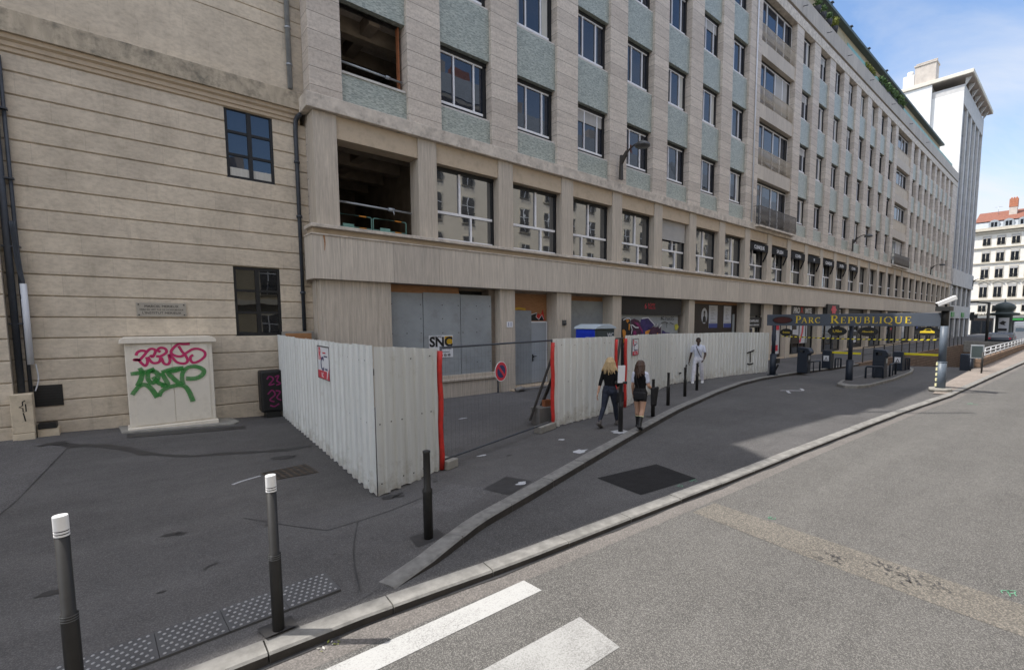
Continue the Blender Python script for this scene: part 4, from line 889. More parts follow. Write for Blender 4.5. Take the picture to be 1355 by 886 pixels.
# awnings over seven first-floor windows
for i, (k, tx) in enumerate(zip(range(8, 15), ('CLINIQUE', 'SPLEEN', 'COVIN', 'M', 'CLINIQUE', 'SPLEEN', 'COVIN'))):
    x0, x1 = F1[k]-.02, F1[k]+FWD+.08
    aw = MB(); aw.prism([(0, 7.25), (.06, 7.25), (.28, 7.14), (.28, 6.70), (.265, 6.70), (.265, 7.11), (0, 7.20)], (x0, 13.86, 0), (0, -1, 0), (0, 0, 1), (1, 0, 0), 0, x1-x0, 0)
    a_ = aw.build('awning', 'awning', B)
    tx_ = MB(); tx_.text(tx, ((x0+x1)/2, 13.578, 6.90), *XF, .30, .004, 0, bold=.015); tx_.build('lettering', 'signwhite', a_)
    for xx in (x0, x1-.02): aw = MB(); aw.prism([(0, 7.2), (.27, 7.1), (.27, 6.72)], (xx, 13.86, 0), (0, -1, 0), (0, 0, 1), (1, 0, 0), 0, .02, 0); aw.build('side_flap', 'awning', a_)
    ar = MB(); ar.tube([(x1-.05, 13.60, 6.75), (x1-.30, 13.75, 6.15)], .045, 6); ar.tube([(x0+.05, 13.60, 6.75), (x0+.05, 13.85, 6.45)], .03, 6); ar.build('arm', 'awning', a_)
# ------------------------------------------------------------------ stone house on the left
HB = thing('stone_house', 'old beige stone building with deep horizontal joints and a dark string course', 'building', (-1.0, 14.3, 0))
WY = 14.27; CH = 0.4295
WIN = [(2.04, 3.06, 5.97, 7.64), (2.04, 3.06, 2.11, 3.81)]
def course(mb, x0, x1, z0, z1, y, d=.022, back=.5):
    c = d*.55; g = .010
    P = [(y+d+.01, z0), (y+d, z0+g), (y, z0+g+c), (y, z1-c-.002), (y+d, z1), (y+back, z1), (y+back, z0)]
    mb.prism([(p[0], p[1]) for p in P], (0, 0, 0), (0, 1, 0), (0, 0, 1), (1, 0, 0), x0, x1)
mb = MB(); z = 2.11-5*CH
while z < 7.60:
    z1 = min(z+CH, 7.62); segs = [(-1.75, 3.9)]
    for a, b, c, d in WIN:
        if z1 > c+.05 and z < d-.05:
            segs = [t for s0, s1 in segs for t in (((s0, a), (b, s1)) if s0 < a and s1 > b else ((s0, s1),))]
    for s0, s1 in segs: course(mb, s0, s1, z, z1, WY, .032)
    z += CH
mb.box(-1.75, 3.9, WY+.03, 14.8, -.2, .3)
mb.build('wall', 'left', HB)
mb = MB(); mb.prism([(WY+.02, 7.60), (WY-.03, 7.63), (WY-.03, 7.70), (WY-.06, 7.72), (WY-.06, 7.80), (WY-.11, 7.84), (WY-.11, 7.93), (WY+.3, 7.93), (WY+.3, 7.60)], (0, 0, 0), (0, 1, 0), (0, 0, 1), (1, 0, 0), -8, 3.70); mb.build('moulding', 'trav_warm', HB)
mb = MB(); mb.prism([(WY-.17, 7.93), (WY-.17, 8.36), (WY-.02, 8.40), (WY+.3, 8.40), (WY+.3, 7.93)], (0, 0, 0), (0, 1, 0), (0, 0, 1), (1, 0, 0), -8, 3.72); mb.build('string_course', 'leftband', HB, bevel=.01)
mb = MB(); mb.box(-8, 3.9, WY, 14.8, 8.40, 9.42); mb.box(-8, 3.9, WY+.006, 14.8, 9.42, 9.80)
z = 9.80
while z < 21.5: course(mb, -8, 3.9, z, z+.355, WY, .02); z += .355
mb.build('upper_wall', 'left', HB)
mb = MB(); mb.box(-30, 3.75, 14.82, 27, -.3, 22.0); mb.prism([(-30, 22), (-30, 24.2), (-2.4, 24.75), (3.75, 26.1), (3.75, 22)], (0, 14.82, 0), (1, 0, 0), (0, 0, 1), (0, 1, 0), 0, 12); mb.build('inner_mass', 'left', HB)
mb = MB(); mb.prism([(-30, 23), (-30, 25.4), (-11.3, 25.75), (-4.0, 26.75), (-2.4, 24.6), (-2.4, 23)], (0, 14.6, 0), (1, 0, 0), (0, 0, 1), (0, 1, 0), 0, 12); mb.build('attic', 'left', HB)
mb = MB(); z = 2.11-5*CH                     # projecting corner blocks
while z < 7.6:
    course(mb, -8.2, -1.72, z, min(z+CH, 7.62), 14.02, .03, .28); z += CH
mb.build('corner_pier', 'left', HB)
for i, (a, b, c, d) in enumerate(WIN):
    f = MB(); y0, y1 = WY+.03, WY+.09
    for x0, x1 in ((a, a+.06), (b-.06, b), ((a+b)/2-.045, (a+b)/2+.045)): f.box(x0, x1, y0, y1, c, d)
    for k in range(4): zz = lerp(c+.03, d-.03, k/3); f.box(a, b, y0+.006, y1-.004, zz-.03, zz+.03)
    wo = f.build('window', 'dark_frame', HB)
    g = MB(); g.quad((a, y1-.02, c), (b, y1-.02, c), (b, y1-.02, d), (a, y1-.02, d)); g.build('pane', 'glass_up' if i == 0 else 'glass_dark', wo)
    g = MB(); g.box(a-.02, b+.02, WY+.01, WY+.12, c-.04, c); g.build('sill', 'dark_frame', wo)
    if i == 0: g = MB(); g.box(a+.07, b-.07, WY+.055, WY+.066, c+.03, c+.26); g.build('blind', 'curtain', wo)
mb = MB(); mb.box(-1.47, -1.06, WY-.012, WY+.1, .72, 1.16)
for k in range(7): mb.box(-1.45, -1.08, WY-.02, WY-.012, .76+k*.055, .785+k*.055)
mb.build('vent_grille', 'bolt', HB)
mb = MB(); mb.box(.19, 1.07, WY-.025, WY+.02, 2.57, 2.88, 0)
for x, z in ((.23, 2.61), (1.03, 2.61), (.23, 2.84), (1.03, 2.84)): mb.box(x-.012, x+.012, WY-.035, WY-.025, z-.012, z+.012, 1)
for j, (t, s) in enumerate((('MARCEL MERIEUX', .075), ('CREA EN 1897 RUE DE LA REPUBLIQUE', .045), ("L'INSTITUT MERIEUX", .075))): mb.text(t, (.63, WY-.025, 2.80-j*.075), *XF, s, .003, 1)
tag(mb.build('wall_plaque', ['plaque', 'bolt']), 'small stone plaque with three lines of dark lettering on the stone wall', 'plaque')
# pipes in the corners
mb = MB()
mb.tube([(-1.62, 14.16, 7.5), (-1.62, 14.16, 1.0)], .055, 10); mb.tube([(-1.50, 14.2, 7.5), (-1.50, 14.2, 1.05)], .03, 8)
for z in (6.5, 5.2, 3.9, 2.4): mb.box(-1.70, -1.45, 14.12, 14.25, z, z+.03)
for s in range(4): mb.tube(catmull([(-1.56+.02*s, 14.13, 4.4), (-1.52+.02*s, 14.12, 3.5), (-1.47+.01*s, 14.12, 3.2), (-1.51+.015*s, 14.13, 2.9)], 5), .012, 5)
tag(mb.build('cable_bundle', 'pipe_dark'), 'dark vertical drainpipe and cables beside the corner blocks', 'pipe')
mb = MB(); mb.tube([(-1.46, 14.14, 3.2), (-1.46, 14.14, 1.6)], .05, 8); mb.tube(catmull([(-1.40, 14.2, 1.6), (-1.38, 14.2, 1.3), (-1.44, 14.2, 1.05)], 5), .012, 5)
tag(mb.build('cable_sleeve', 'pipe_white'), 'pale grey cable sleeve fixed beside the dark drainpipe', 'pipe')
mb = MB(); mb.box(-1.76, -1.46, 13.84, 14.14, -.05, .27); mb.box(-1.755, -1.455, 13.845, 14.14, .275, 1.04)
po = mb.build('cable_post', 'post', bevel=.012); tag(po, 'low cream stone post with a black scribble under the drainpipe', 'post')
mb = MB()
for l in ([(-1.55, .92), (-1.59, .89), (-1.59, .82), (-1.64, .79), (-1.59, .77), (-1.59, .7), (-1.55, .7), (-1.55, .85)], [(-1.59, .68), (-1.57, .51)]): mb.ribbon(l, .018, (0, 13.845, 0), *XF, .003, 0, False)
mb.build('scribble', 'black', po)
mb = MB(); mb.box(-1.44, -1.14, 13.98, 14.27, 0.0, .30); mb.build('x', 'post'); o = bpy.data.objects['x']; o.name = 'cellar_vent'; tag(o, 'small stone cellar vent with a dark slot at the foot of the stone wall', 'vent')
mb = MB(); mb.box(-1.42, -1.18, 13.97, 14.0, .30, .42); mb.box(-1.43, -1.17, 13.985, 14.25, .30, .40); mb.build('dark_slot', 'bolt', o)
mb = MB(); mb.tube([(3.50, 14.2, 30), (3.50, 14.2, 8.44)], .06, 10)
for z in (22, 18, 14, 11.5, 9.9, 9.0): mb.tube([(3.50, 14.2, z), (3.50, 14.2, z+.05)], .075, 10)
tag(mb.build('drainpipe', 'pipe'), 'upper grey zinc drainpipe ending at the string course between two buildings', 'drainpipe')
mb = MB(); mb.tube(catmull([(3.68, 14.05, 7.82), (3.60, 14.2, 7.7), (3.58, 14.22, 7.4)], 5)+[Vector((3.58, 14.22, .1))], .055, 10)
for z in (6.6, 5.2, 3.2, 1.6): mb.tube([(3.58, 14.22, z), (3.58, 14.22, z+.06)], .07, 10)
tag(mb.build('drainpipe', 'pipe_dark'), 'lower dark drainpipe between the stone house and the travertine building', 'drainpipe')

# ------------------------------------------------------------------ white tower at the far end of the building
T = thing('tower_block', 'tall white tower with a flat overhanging roof slab beyond the long building', 'tower', (88.5, 13.6, 0))
TX0, TX1, TH = 88.5, 106.4, 35.4
mb = MB(); mb.box(TX0, TX1, 14.0, 26, -.5, TH-1.3); mb.build('wall', 'tower_grey', T)
mb = MB(); mb.box(TX0-.06, TX0, 13.6, 17.2, 21, TH-.9); mb.box(TX0-.5, TX0-.0, 17.2, 22.5, 21, TH+1.0); mb.box(TX0-.06, TX0, 22.5, 26, 21, TH-1.5); mb.build('blank_gable', 'tower_white', T)
mb = MB(); mb.box(TX0+.0, TX1, 13.55, 14.0, TH-2.6, TH-.02); mb.box(TX0-.04, TX0+.3, 13.6, 17.2, TH-.9, TH); mb.build('crown_band', 'tower_grey', T)
mb = MB(); mb.box(TX0+.4, TX1-.4, 17.3, 22.4, TH-1.3, TH+1.02); mb.box(TX0+4, TX1-.4, 22.4, 25.0, TH-1.3, TH+1.02); mb.build('penthouse_wall', 'tower_grey', T)
mb = MB(); mb.box(TX0-.7, TX1+1.3, 12.6, 27.3, TH+1.02, TH+1.55); mb.build('roof_slab', 'slab', T, bevel=.06)
mb = MB(); mb.box(TX0-.6, TX1+1.15, 12.75, 27.2, TH+1.0, TH+1.02); mb.build('soffit', 'soffit', T)
for i in range(7):
    x = lerp(TX0+.4, TX1-.6, i/6); mb = MB(); mb.prism([(13.6, TH-.02), (13.6, TH+1.0), (12.95, TH+1.0)], (x, 0, 0), (0, 1, 0), (0, 0, 1), (1, 0, 0), 0, .35); mb.build('bracket', 'tower_grey', T)
mb = MB(); mb.box(TX0-.3, TX0+1.6, 16.9, 19.4, TH+1.55, TH+4.2); mb.box(TX0-.4, TX0+1.7, 16.8, 19.5, TH+4.2, TH+4.4)
for i in range(7): mb.tube([(TX0+.5, 17.1+i*.35, TH+4.4), (TX0+.5, 17.1+i*.35, TH+4.75)], .12, 8)
mb.box(TX0+.3, TX0+.7, 16.9, 19.4, TH+4.75, TH+4.85)
mb.build('chimney', 'chim', T)
mb = MB(); mb.box(TX0-.3, TX0+1.4, 19.45, 20.8, TH+1.55, TH+3.3); mb.tube([(TX0+.5, 20.1, TH+3.3), (TX0+.5, 20.1, TH+4.0)], .4, 10); mb.build('chimney', 'tower_white', T)
mb = MB(); mb.tube([(TX0+2, 23.5, TH+1.5), (TX0+2, 23.5, TH+5)], .04, 5); mb.tube([(TX0+2, 23.0, TH+4.6), (TX0+2, 24.0, TH+4.6)], .03, 5); mb.tube([(TX0+2, 23.1, TH+4.2), (TX0+2, 23.9, TH+4.2)], .03, 5); mb.build('aerial', 'pipe', T)
nb = 5; pw = (TX1-TX0)/nb; TB0 = 10.1
for i in range(nb+1):
    x = TX0+i*pw; mb = MB(); mb.box(max(TX0+.02, x-.42), min(TX1, x+.42), 13.58, 14.0, TB0, TH-2.6); mb.build('pilaster', 'tower_grey', T)
for i in range(nb): mb = MB(); mb.box(TX0+i*pw+.42, TX0+(i+1)*pw-.42, 13.86, 14.0, TB0, TH-2.6); mb.build('infill_panel', 'tower_strip', T)
f = MB(); f.box(0, 1.5, 0, .1, 0, 1.75); tw = f.build('window', 'dark_frame', T, world=False); g = MB(); g.quad((.08, -.004, .08), (1.42, -.004, .08), (1.42, -.004, 1.67), (.08, -.004, 1.67)); g.build('pane', 'glass', tw, world=False)
first = True
for i in range(nb):
    for k in range(7):
        loc = Vector((TX0+i*pw+1.0, 13.80, 11.0+k*3.0))-ABS[T]
        if first: tw.location = loc; first = False
        else: dup_part(tw, T, loc)
mb = MB(); mb.box(TX0, TX1, 13.35, 14.0, 7.8, TB0); mb.build('ledge_band', 'tower_grey', T)
mb = MB(); mb.box(TX0, TX1, 13.52, 14.0, 3.0, 4.9); mb.build('fascia_band', 'tower_grey', T)
for i in range(5): x = lerp(TX0, TX1-1.0, i/4); mb = MB(); mb.box(x, x+1.0, 13.55, 14.02, -.4, 7.8); mb.build('pier', 'tower_grey', T)
for i in range(4):
    x0 = lerp(TX0, TX1-1.0, i/4)+1.0; x1 = lerp(TX0, TX1-1.0, (i+1)/4)
    f = MB(); f.box(x0, x1, 13.75, 14.0, 4.9, 7.8); wo = f.build('wide_window', 'dark_frame', T)
    for j in range(2): g = MB(); a = lerp(x0, x1, j/2)+.15; b = lerp(x0, x1, (j+1)/2)-.15; g.quad((a, 13.74, 5.1), (b, 13.74, 5.1), (b, 13.74, 7.6), (a, 13.74, 7.6)); g.build('pane', 'glass', wo)
    g = MB(); g.box(x0, x1, 13.8, 14.0, -.3, 3.0); g.build('shop_window', 'glass_dark', T)
    if i % 2 == 0: g = MB(); g.box(x0, x1-1.0, 13.40, 13.5, 3.2, 3.9); g.build('shop_sign', 'signgreen', T)

# ------------------------------------------------------------------ pale building closing the street
A = thing('corner_building', 'pale stone apartment building with grey dormers and red tiled roof closing the street', 'building', (120, 6, -.3))
AX = 120.0; Y0, Y1 = -14.0, 15.6
mb = MB(); mb.box(AX, AX+14, Y0, Y1, -.4, 19.2); mb.build('wall', 'lyon', A)
YF = (Vector((0, -1, 0)), Vector((0, 0, 1)), Vector((-1, 0, 0)))
for z, h, d in ((19.2, .55, .7), (18.75, .25, .35), (16.05, .22, .25), (13.25, .22, .22), (10.15, .25, .28), (6.45, .3, .4), (3.75, .25, .3)): mb = MB(); mb.box(AX-d, AX+.2, Y0-d, Y1+d, z, z+h); mb.build('cornice', 'lyon_trim', A)
WYS = [13.58-1.98*i for i in range(14)]
rows = ((1.05, 16.62, 1.62), (1.05, 13.6, 1.98), (1.05, 10.62, 2.0), (1.08, 7.05, 2.4), (1.08, 4.4, 1.4))
for r, (w_, z, h) in enumerate(rows):
    f = MB(); f.fbox((0, 0, 0), *YF, -w_/2-.1, w_/2+.1, -.06, h+.12, 0, .06, 0); f.fbox((0, 0, 0), *YF, -w_/2, w_/2, 0, h, .06, .075, 1)
    for b_ in (-.02, ): f.fbox((0, 0, 0), *YF, -.045, .045, 0, h*.75, .075, .1, 0)
    f.fbox((0, 0, 0), *YF, -w_/2, w_/2, h*.78, h, .075, .12, 2)
    for k in range(9): x = -w_/2+w_*k/8; f.fbox((0, 0, 0), *YF, x-.015, x+.015, 0, .5, .14, .16, 1)
    f.fbox((0, 0, 0), *YF, -w_/2, w_/2, .5, .55, .13, .17, 1)
    if r == 3: f.prism([(-.85, h+.3), (0, h+.72), (.85, h+.3), (.85, h+.2), (0, h+.6), (-.85, h+.2)], (0, 0, 0), *YF, 0, .25, 0)
    wo = f.build('window', ['lyon_trim', 'bolt', 'blind'], A, world=False)
    g = MB(); g.quad(*[Vector((-.08, y, z_)) for y, z_ in ((w_/2-.05, .05), (-w_/2+.05, .05), (-w_/2+.05, h*.78), (w_/2-.05, h*.78))]); g.build('pane', 'glass_dark', wo, world=False)
    for i, y in enumerate(WYS):
        loc = Vector((AX-.01, y, z))-ABS[A]
        if i == 0: wo.location = loc
        else: dup_part(wo, A, loc)
mb = MB(); mb.prism([(AX-.2, 19.75), (AX+.9, 21.1), (AX+13, 21.1), (AX+13.8, 19.75)], (0, Y0, 0), (1, 0, 0), (0, 0, 1), (0, 1, 0), 0, Y1-Y0); mb.build('mansard_roof', 'zinc', A)
mb = MB(); mb.prism([(AX+.6, 21.1), (AX+6, 23.6), (AX+8, 23.6), (AX+13.2, 21.1)], (0, Y0, 0), (1, 0, 0), (0, 0, 1), (0, 1, 0), 0, Y1-Y0); mb.build('roof', 'tile', A)
dm = MB()
dm.prism([(-.75, 0), (-.75, .9), (-.5, 1.25), (0, 1.42), (.5, 1.25), (.75, .9), (.75, 0)], (0, 0, 0), *YF, -.9, .2, 0); dm.fbox((0, 0, 0), *YF, -.42, -.06, .1, .95, .2, .23, 1); dm.fbox((0, 0, 0), *YF, .06, .42, .1, .95, .2, .23, 1); dm.fbox((0, 0, 0), *YF, -.85, .85, -.05, .08, 0, .3, 0)
do = dm.build('dormer', ['zinc', 'glass_dark'], A, world=False)
for i, y in enumerate([12.75-1.98*k for k in range(13)]):
    loc = Vector((AX+.1, y+.83-.83, 19.8))-ABS[A]
    if i == 0: do.location = loc
    else: dup_part(do, A, loc)
mb = MB(); mb.box(AX+3.2, AX+4.2, 10.05, 11.15, 22.0, 23.7, 0); mb.box(AX+3.15, AX+4.25, 10.0, 11.2, 23.7, 25.2, 1)
for y in (10.25, 10.6, 10.95): mb.tube([(AX+3.7, y, 25.2), (AX+3.7, y, 25.5)], .12, 8, 1)
mb.build('chimney', ['chim', 'brickch'], A)
mb = MB(); mb.tube([(AX+4, 12.7, 22.4), (AX+4, 12.7, 24.3)], .03, 5); mb.tube([(AX+4, 12.2, 24.1), (AX+4, 13.2, 24.1)], .025, 5); mb.build('aerial', 'pipe', A)
for i in range(6):
    y1 = 15.0-i*4.2; f = MB(); f.fbox((AX, 0, 0), *YF, -y1, -y1+3.2, -.3, 3.2, 0, .1, 0); wo = f.build('shop_window', 'black', A)
    g = MB(); g.fbox((AX, 0, 0), *YF, -y1+.2, -y1+3.0, 2.75, 3.1, .1, .14, 0); g.build('shop_sign', 'signgreen' if i % 2 else 'poster_dark', A)
    for j in range(2): g = MB(); g.fbox((AX, 0, 0), *YF, -y1+.15+j*1.5, -y1+1.45+j*1.5, -.1, 2.6, .1, .12, 0); g.build('pane', 'glass_dark', wo)
mb = MB(); mb.text('CAFE DE LA REPUBLIQUE', (AX-.32, 13.2, 3.88), *YF, .42, .02, 0); mb.build('lettering', 'bolt', A)

FS = 136/120; A.scale = (FS, FS, FS); A.location = (120*FS, 6*FS, 2.45+FS*(-.3-2.45))

# ------------------------------------------------------------------ houses across the street (behind the viewer, seen mirrored in the panes)
def across(x0, x1, h, mat, label, seed):
    q = random.Random(seed); y = -8.6
    R = thing('street_house', label, 'building', ((x0+x1)/2, y, 0), 0, 'houses across the street')
    mb = MB(); mb.box(x0, x1, y-10, y, -.3, h); mb.build('wall', mat, R)
    for z in (3.6, 7.0, h-.35): mb = MB(); mb.box(x0, x1, y-.1, y+.25, z, z+.3); mb.build('cornice', 'lyon_trim', R)
    mb = MB(); mb.prism([(y+.3, h), (y-1.2, h+2.4), (y-8.8, h+2.4), (y-10, h)], (x0, 0, 0), (0, 1, 0), (0, 0, 1), (1, 0, 0), 0, x1-x0); mb.build('roof', 'zinc', R)
    for k in range(4 if x1-x0 > 10 else 1): xx = lerp(x0+2, x1-4, (k+.3*(seed % 3))/3.6); mb = MB(); mb.box(xx, xx+1.9, y-4, y-3.2, h+1, h+4.4); mb.build('chimney', 'brickch' if k % 2 else 'chim', R)
    n = int((x1-x0)/2.7); f = MB(); f.box(-.62, .62, .0, .07, -.08, 2.16, 0); f.box(-.5, .5, .07, .09, 0, 2.05, 1); f.box(-.035, .035, .09, .12, 0, 2.05, 2); f.box(-.5, .5, .09, .12, 1.4, 1.46, 2)
    for k in range(9): f.box(-.5+k*.125-.012, -.5+k*.125+.012, .2, .22, 0, .8, 1)
    f.box(-.55, .55, .18, .24, .8, .85, 1)
    wo = f.build('window', ['lyon_trim', 'window_dim', 'frame'], R, world=False); first = True
    for i in range(n):
        for z in (.9, 4.3, 7.75, 10.95, 14.1, 17.2):
            if z > h-2.8: continue
            loc = Vector((lerp(x0, x1, (i+.5)/n), y, z))-ABS[R]
            if first: wo.location = loc; first = False
            else: dup_part(wo, R, loc)
across(-22, 2.8, 20.2, 'lyon_bright', 'cream plastered house across the street, facing the stone house', 1)
across(2.9, 11.6, 9.4, 'ochre', 'low ochre house across the street between two taller ones', 6)
across(11.7, 27, 21.0, 'lyon_bright', 'cream house across the street, facing the boarded shop front', 2)
across(27.1, 54, 20.0, 'lyon_bright', 'pale house across the street, facing the parking gantry', 3)
across(54.1, 100, 20.8, 'lyon_bright', 'long buff house across the street, facing the far shops', 4)
# ------------------------------------------------------------------ site hoardings
def hoarding(label, segs, top=2.06, red_ends=(False, False), seed=1):
    q = random.Random(seed); A0 = segs[0][0]; R = thing('site_hoarding', label, 'hoarding', (A0[0], A0[1], gz(*A0)), 0, 'site hoardings')
    for (A, Bp, pitch, pw, h0, h1) in segs:
        A, Bv = Vector(A), Vector(Bp); Ln = (Bv-A).length; u = (Bv-A)/Ln; n = Vector((u.y, -u.x)); s = 0.0
        while s < Ln-.05:
            e = min(Ln, s+pw); e = Ln if Ln-e < .3 else e
            dz = q.uniform(-.012, .012); pts = []; x = s; fl = pitch*.55; sl = pitch*.10
            while x < e-1e-3:
                for a, o in ((0, 0), (fl, 0), (fl+sl, .032), (pitch-sl, .032)):
                    if x+a <= e: pts.append((x+a, o))
                x += pitch
            pts.append((e, 0)); mb = MB(); k = len(pts)
            for zi in (0, 1):
                for a, o in pts:
                    p = A+u*a+n*(o+(.004 if s > 0 else 0)); hh = lerp(h0, h1, a/Ln)+dz+q.uniform(-.006, .006); g = gz(p.x, p.y)
                    mb.v.append((p.x, p.y, g+(.015+q.uniform(-.012, .012)) if zi == 0 else g+hh))
            for i in range(k-1): mb.f.append((i, i+1, k+i+1, k+i)); mb.m.append(0); mb.s.append(False)
            for zz in (.16, 1.02, 1.90):                                                # screw heads
                for i in range(max(2, int((e-s)/pitch))):
                    if q.random() < .55: continue
                    a = s+(i+.28)*pitch
                    if a > e-.03: continue
                    p = A+u*a; g = gz(p.x, p.y); mb.fbox((p.x, p.y, g+zz+q.uniform(-.015, .015)), (u.x, u.y, 0), (0, 0, 1), (n.x, n.y, 0), -.008, .008, -.008, .008, .004, .012, 1)
            o = mb.build('panel', ['hoard', 'bolt'], R)
            m = o.modifiers.new('thickness', 'SOLIDIFY'); m.thickness = .003; m.offset = -1
            s = e
        for zz in (.35, 1.75):                                                        # timber rail behind
            mb = MB(); mb.fbox((A.x, A.y, gz(*A)+zz), (u.x, u.y, 0), (0, 0, 1), (n.x, n.y, 0), .05, Ln-.05, -.04, .04, -.07, -.012); mb.build('rail', 'conc', R)
    for end, on in zip((0, -1), red_ends):
        if not on: continue
        A = Vector(segs[0][0] if end == 0 else segs[-1][1]); Bv = Vector(segs[0][1] if end == 0 else segs[-1][0]); u = (Bv-A).normalized(); n = Vector((u.y, -u.x))*(1 if end == 0 else -1)
        mb = MB(); P = []
        for i in range(9): z = lerp(.02, 1.98, i/8); P.append((A.x-u.x*.02+n.x*.02+.012*math.sin(i*1.7), A.y-u.y*.02+n.y*.02, z))
        mb.tube(P, .045, 8); mb.build('red_edge_strip', 'red', R)
    return R
hA = hoarding('grey corrugated hoarding corner with a red strip at its right edge, nearest the viewer', [((2.93, 14.2), (2.48, 6.54), .27, 1.12, 2.10, 2.12), ((2.49, 6.52), (3.72, 7.04), .215, 1.4, 2.12, 2.02)], red_ends=(False, True), seed=2)
hB = hoarding('short grey corrugated hoarding between two red edge strips, behind the two women', [((7.20, 8.17), (9.76, 8.52), .25, 1.25, 2.07, 2.06)], red_ends=(True, True), seed=3)
hC = hoarding('long grey corrugated hoarding with black scribbles, behind the man in white', [((10.48, 8.77), (15.7, 10.86), .25, 1.2, 2.07, 2.0), ((15.7, 10.86), (20.4, 10.72), .25, 1.2, 2.0, 1.97), ((20.4, 10.72), (23.2, 10.4), .25, 1.2, 1.97, 1.93)], red_ends=(True, False), seed=4)
def frame_of(A, Bp):
    A, Bv = Vector(A), Vector(Bp); u = (Bv-A).normalized(); n = Vector((u.y, -u.x)); return Vector((A.x, A.y, 0)), Vector((u.x, u.y, 0)), Vector((0, 0, 1)), Vector((n.x, n.y, 0))
o, u, v, n = frame_of((15.7, 10.86), (20.4, 10.72))
mb = MB()
for l in ([(1.05, .72), (1.0, .6), (1.05, .42)], [(.92, .62), (.93, .3)], [(1.9, .84), (1.84, .7), (1.92, .6)], [(1.78, .42), (1.9, .28), (1.98, .2)], [(.55, .4), (.7, .42)]): mb.ribbon(l, [.09, .04], o, u, v, n, .045, 0)
o, u, v, n = frame_of((20.4, 10.72), (23.2, 10.4))
for l in ([(1.0, 1.0), (1.35, 1.06), (1.6, 1.12)], [(1.3, 1.05), (1.3, .55)], [(1.05, .5), (1.25, .46), (1.55, .5)]): mb.ribbon(l, .07, o, u, v, n, .045, 0)
mb.build('scribble', 'black', hC)
# framed builder's signs
def rc_sign(o, u, v, n, w_, h, label):
    c = Vector(o); R = thing('site_sign', label, 'sign', tuple(c), 0, 'builder signs on the hoardings')
    mb = MB(); mb.fbox(c, u, v, n, -w_/2, w_/2, -h/2, h/2, .036, .044, 0); mb.build('board', 'signwhite', R)
    mb = MB()
    for a in ((-w_/2, w_/2, h/2-.02, h/2), (-w_/2, w_/2, -h/2, -h/2+.012), (-w_/2, -w_/2+.012, -h/2, h/2), (w_/2-.014, w_/2, -h/2, h/2)): mb.fbox(c, u, v, n, *a, .044, .05, 0)
    mb.build('frame', 'bolt', R)
    mb = MB(); mb.prism([(-w_/2+.02, -h/2+.012), (w_*.22, -h/2+.012), (w_*.28, -h*.25), (-w_/2+.02, -h*.25)], c, u, v, n, .044, .047, 0); mb.prism([(w_*.28, -h/2+.012), (w_/2-.02, -h/2+.012), (w_/2-.02, -h*.12), (w_*.42, -h*.2)], c, u, v, n, .044, .047, 0)
    mb.text('R', c+u*(-w_*.3)+v*(h*.24), u, v, n, h*.52, .003, 0, c=.044, bold=.03)
    mb.text('énovation', c+u*(w_*.08)+v*(h*.30), u, v, n, h*.09, .003, 0, c=.044)
    mb.text('C', c+u*(-w_*.10)+v*(-h*.06), u, v, n, h*.58, .003, 1, c=.044, bold=.025)
    mb.text('onstruction', c+u*(w_*.18)+v*(h*.2), u, v, n, h*.085, .003, 1, c=.044); mb.text('CONSEIL', c+u*(w_*.22)+v*(-h*.19), u, v, n, h*.085, .003, 1, c=.044)
    mb.text('RC', c+u*(-w_*.08)+v*(-h*.38), u, v, n, h*.2, .003, 2, c=.048)
    mb.build('lettering', ['signred', 'signnavy', 'signwhite'], R); return R
o, u, v, n = frame_of((2.93, 14.2), (2.48, 6.54))
rc_sign(o+u*5.05+v*1.72, u, v, n, .86, .56 if False else .60, 'white and red builder sign in a dark frame on the near hoarding corner')
o2, u2, v2, n2 = frame_of((10.48, 8.77), (15.7, 10.86))
rc_sign(o2+u2*.85+v2*1.70, u2, v2, n2, .62, .50, 'small white and red builder sign beside the red strip of the long hoarding')
# mesh gate
GA, GB = (3.73, 7.04), (7.19, 8.17); o, u, v, n = frame_of(GA, GB)
Gt = thing('mesh_gate', 'thin grey wire mesh gate panel between the two hoardings', 'gate', (GA[0], GA[1], 0))
mb = MB(); Lg = 3.62
F = lambda a, z: o+u*a+v*z
mb.tube([F(.06, .16), F(Lg, .16)], .018, 8); mb.tube([F(.06, 2.03), F(Lg, 2.03)], .018, 8); mb.tube([F(.06, .05), F(.06, 2.05)], .02, 8); mb.tube([F(Lg, .05), F(Lg, 2.05)], .02, 8); mb.build('frame', 'pipe_dark', Gt)
mb = MB()
for i in range(1, 34): a = .06+i*(Lg-.06)/34; mb.tube([F(a, .16), F(a, 2.03)], .0011, 3, caps=False)
for k in range(1, 9): z = .16+k*1.87/9; mb.tube([F(.06, z), F(Lg, z)], .0011, 3, caps=False)
mb.build('wire_mesh', 'lamp_head', Gt)
for a, nm in ((.16, 0), (3.35, 1)):
    mb = MB(); mb.fbox(o+u*a, u, v, n, -.12 if nm == 0 else -.35, .14 if nm == 0 else .32, 0, .15, -.38 if nm == 0 else -.10, .12 if nm == 0 else .10)
    tag(mb.build('gate_foot', 'cem', bevel=.015), 'concrete gate foot under the red strip of the near hoarding' if nm == 0 else 'concrete gate foot below the leaning black braces', 'foot', 'concrete gate feet')
c = o+u*1.66+v*1.50
Sg = thing('no_parking_sign', 'round blue and red no parking sign hung on the wire mesh gate', 'sign', tuple(c))
mb = MB(); ell = lambda r: [(r*math.cos(t*math.pi/16), r*math.sin(t*math.pi/16)) for t in range(32)]
mb.prism(ell(.195), c, u, v, n, .02, .026, 0); mb.prism(ell(.18), c, u, v, n, .026, .029, 1); mb.prism(ell(.125), c, u, v, n, .029, .032, 2)
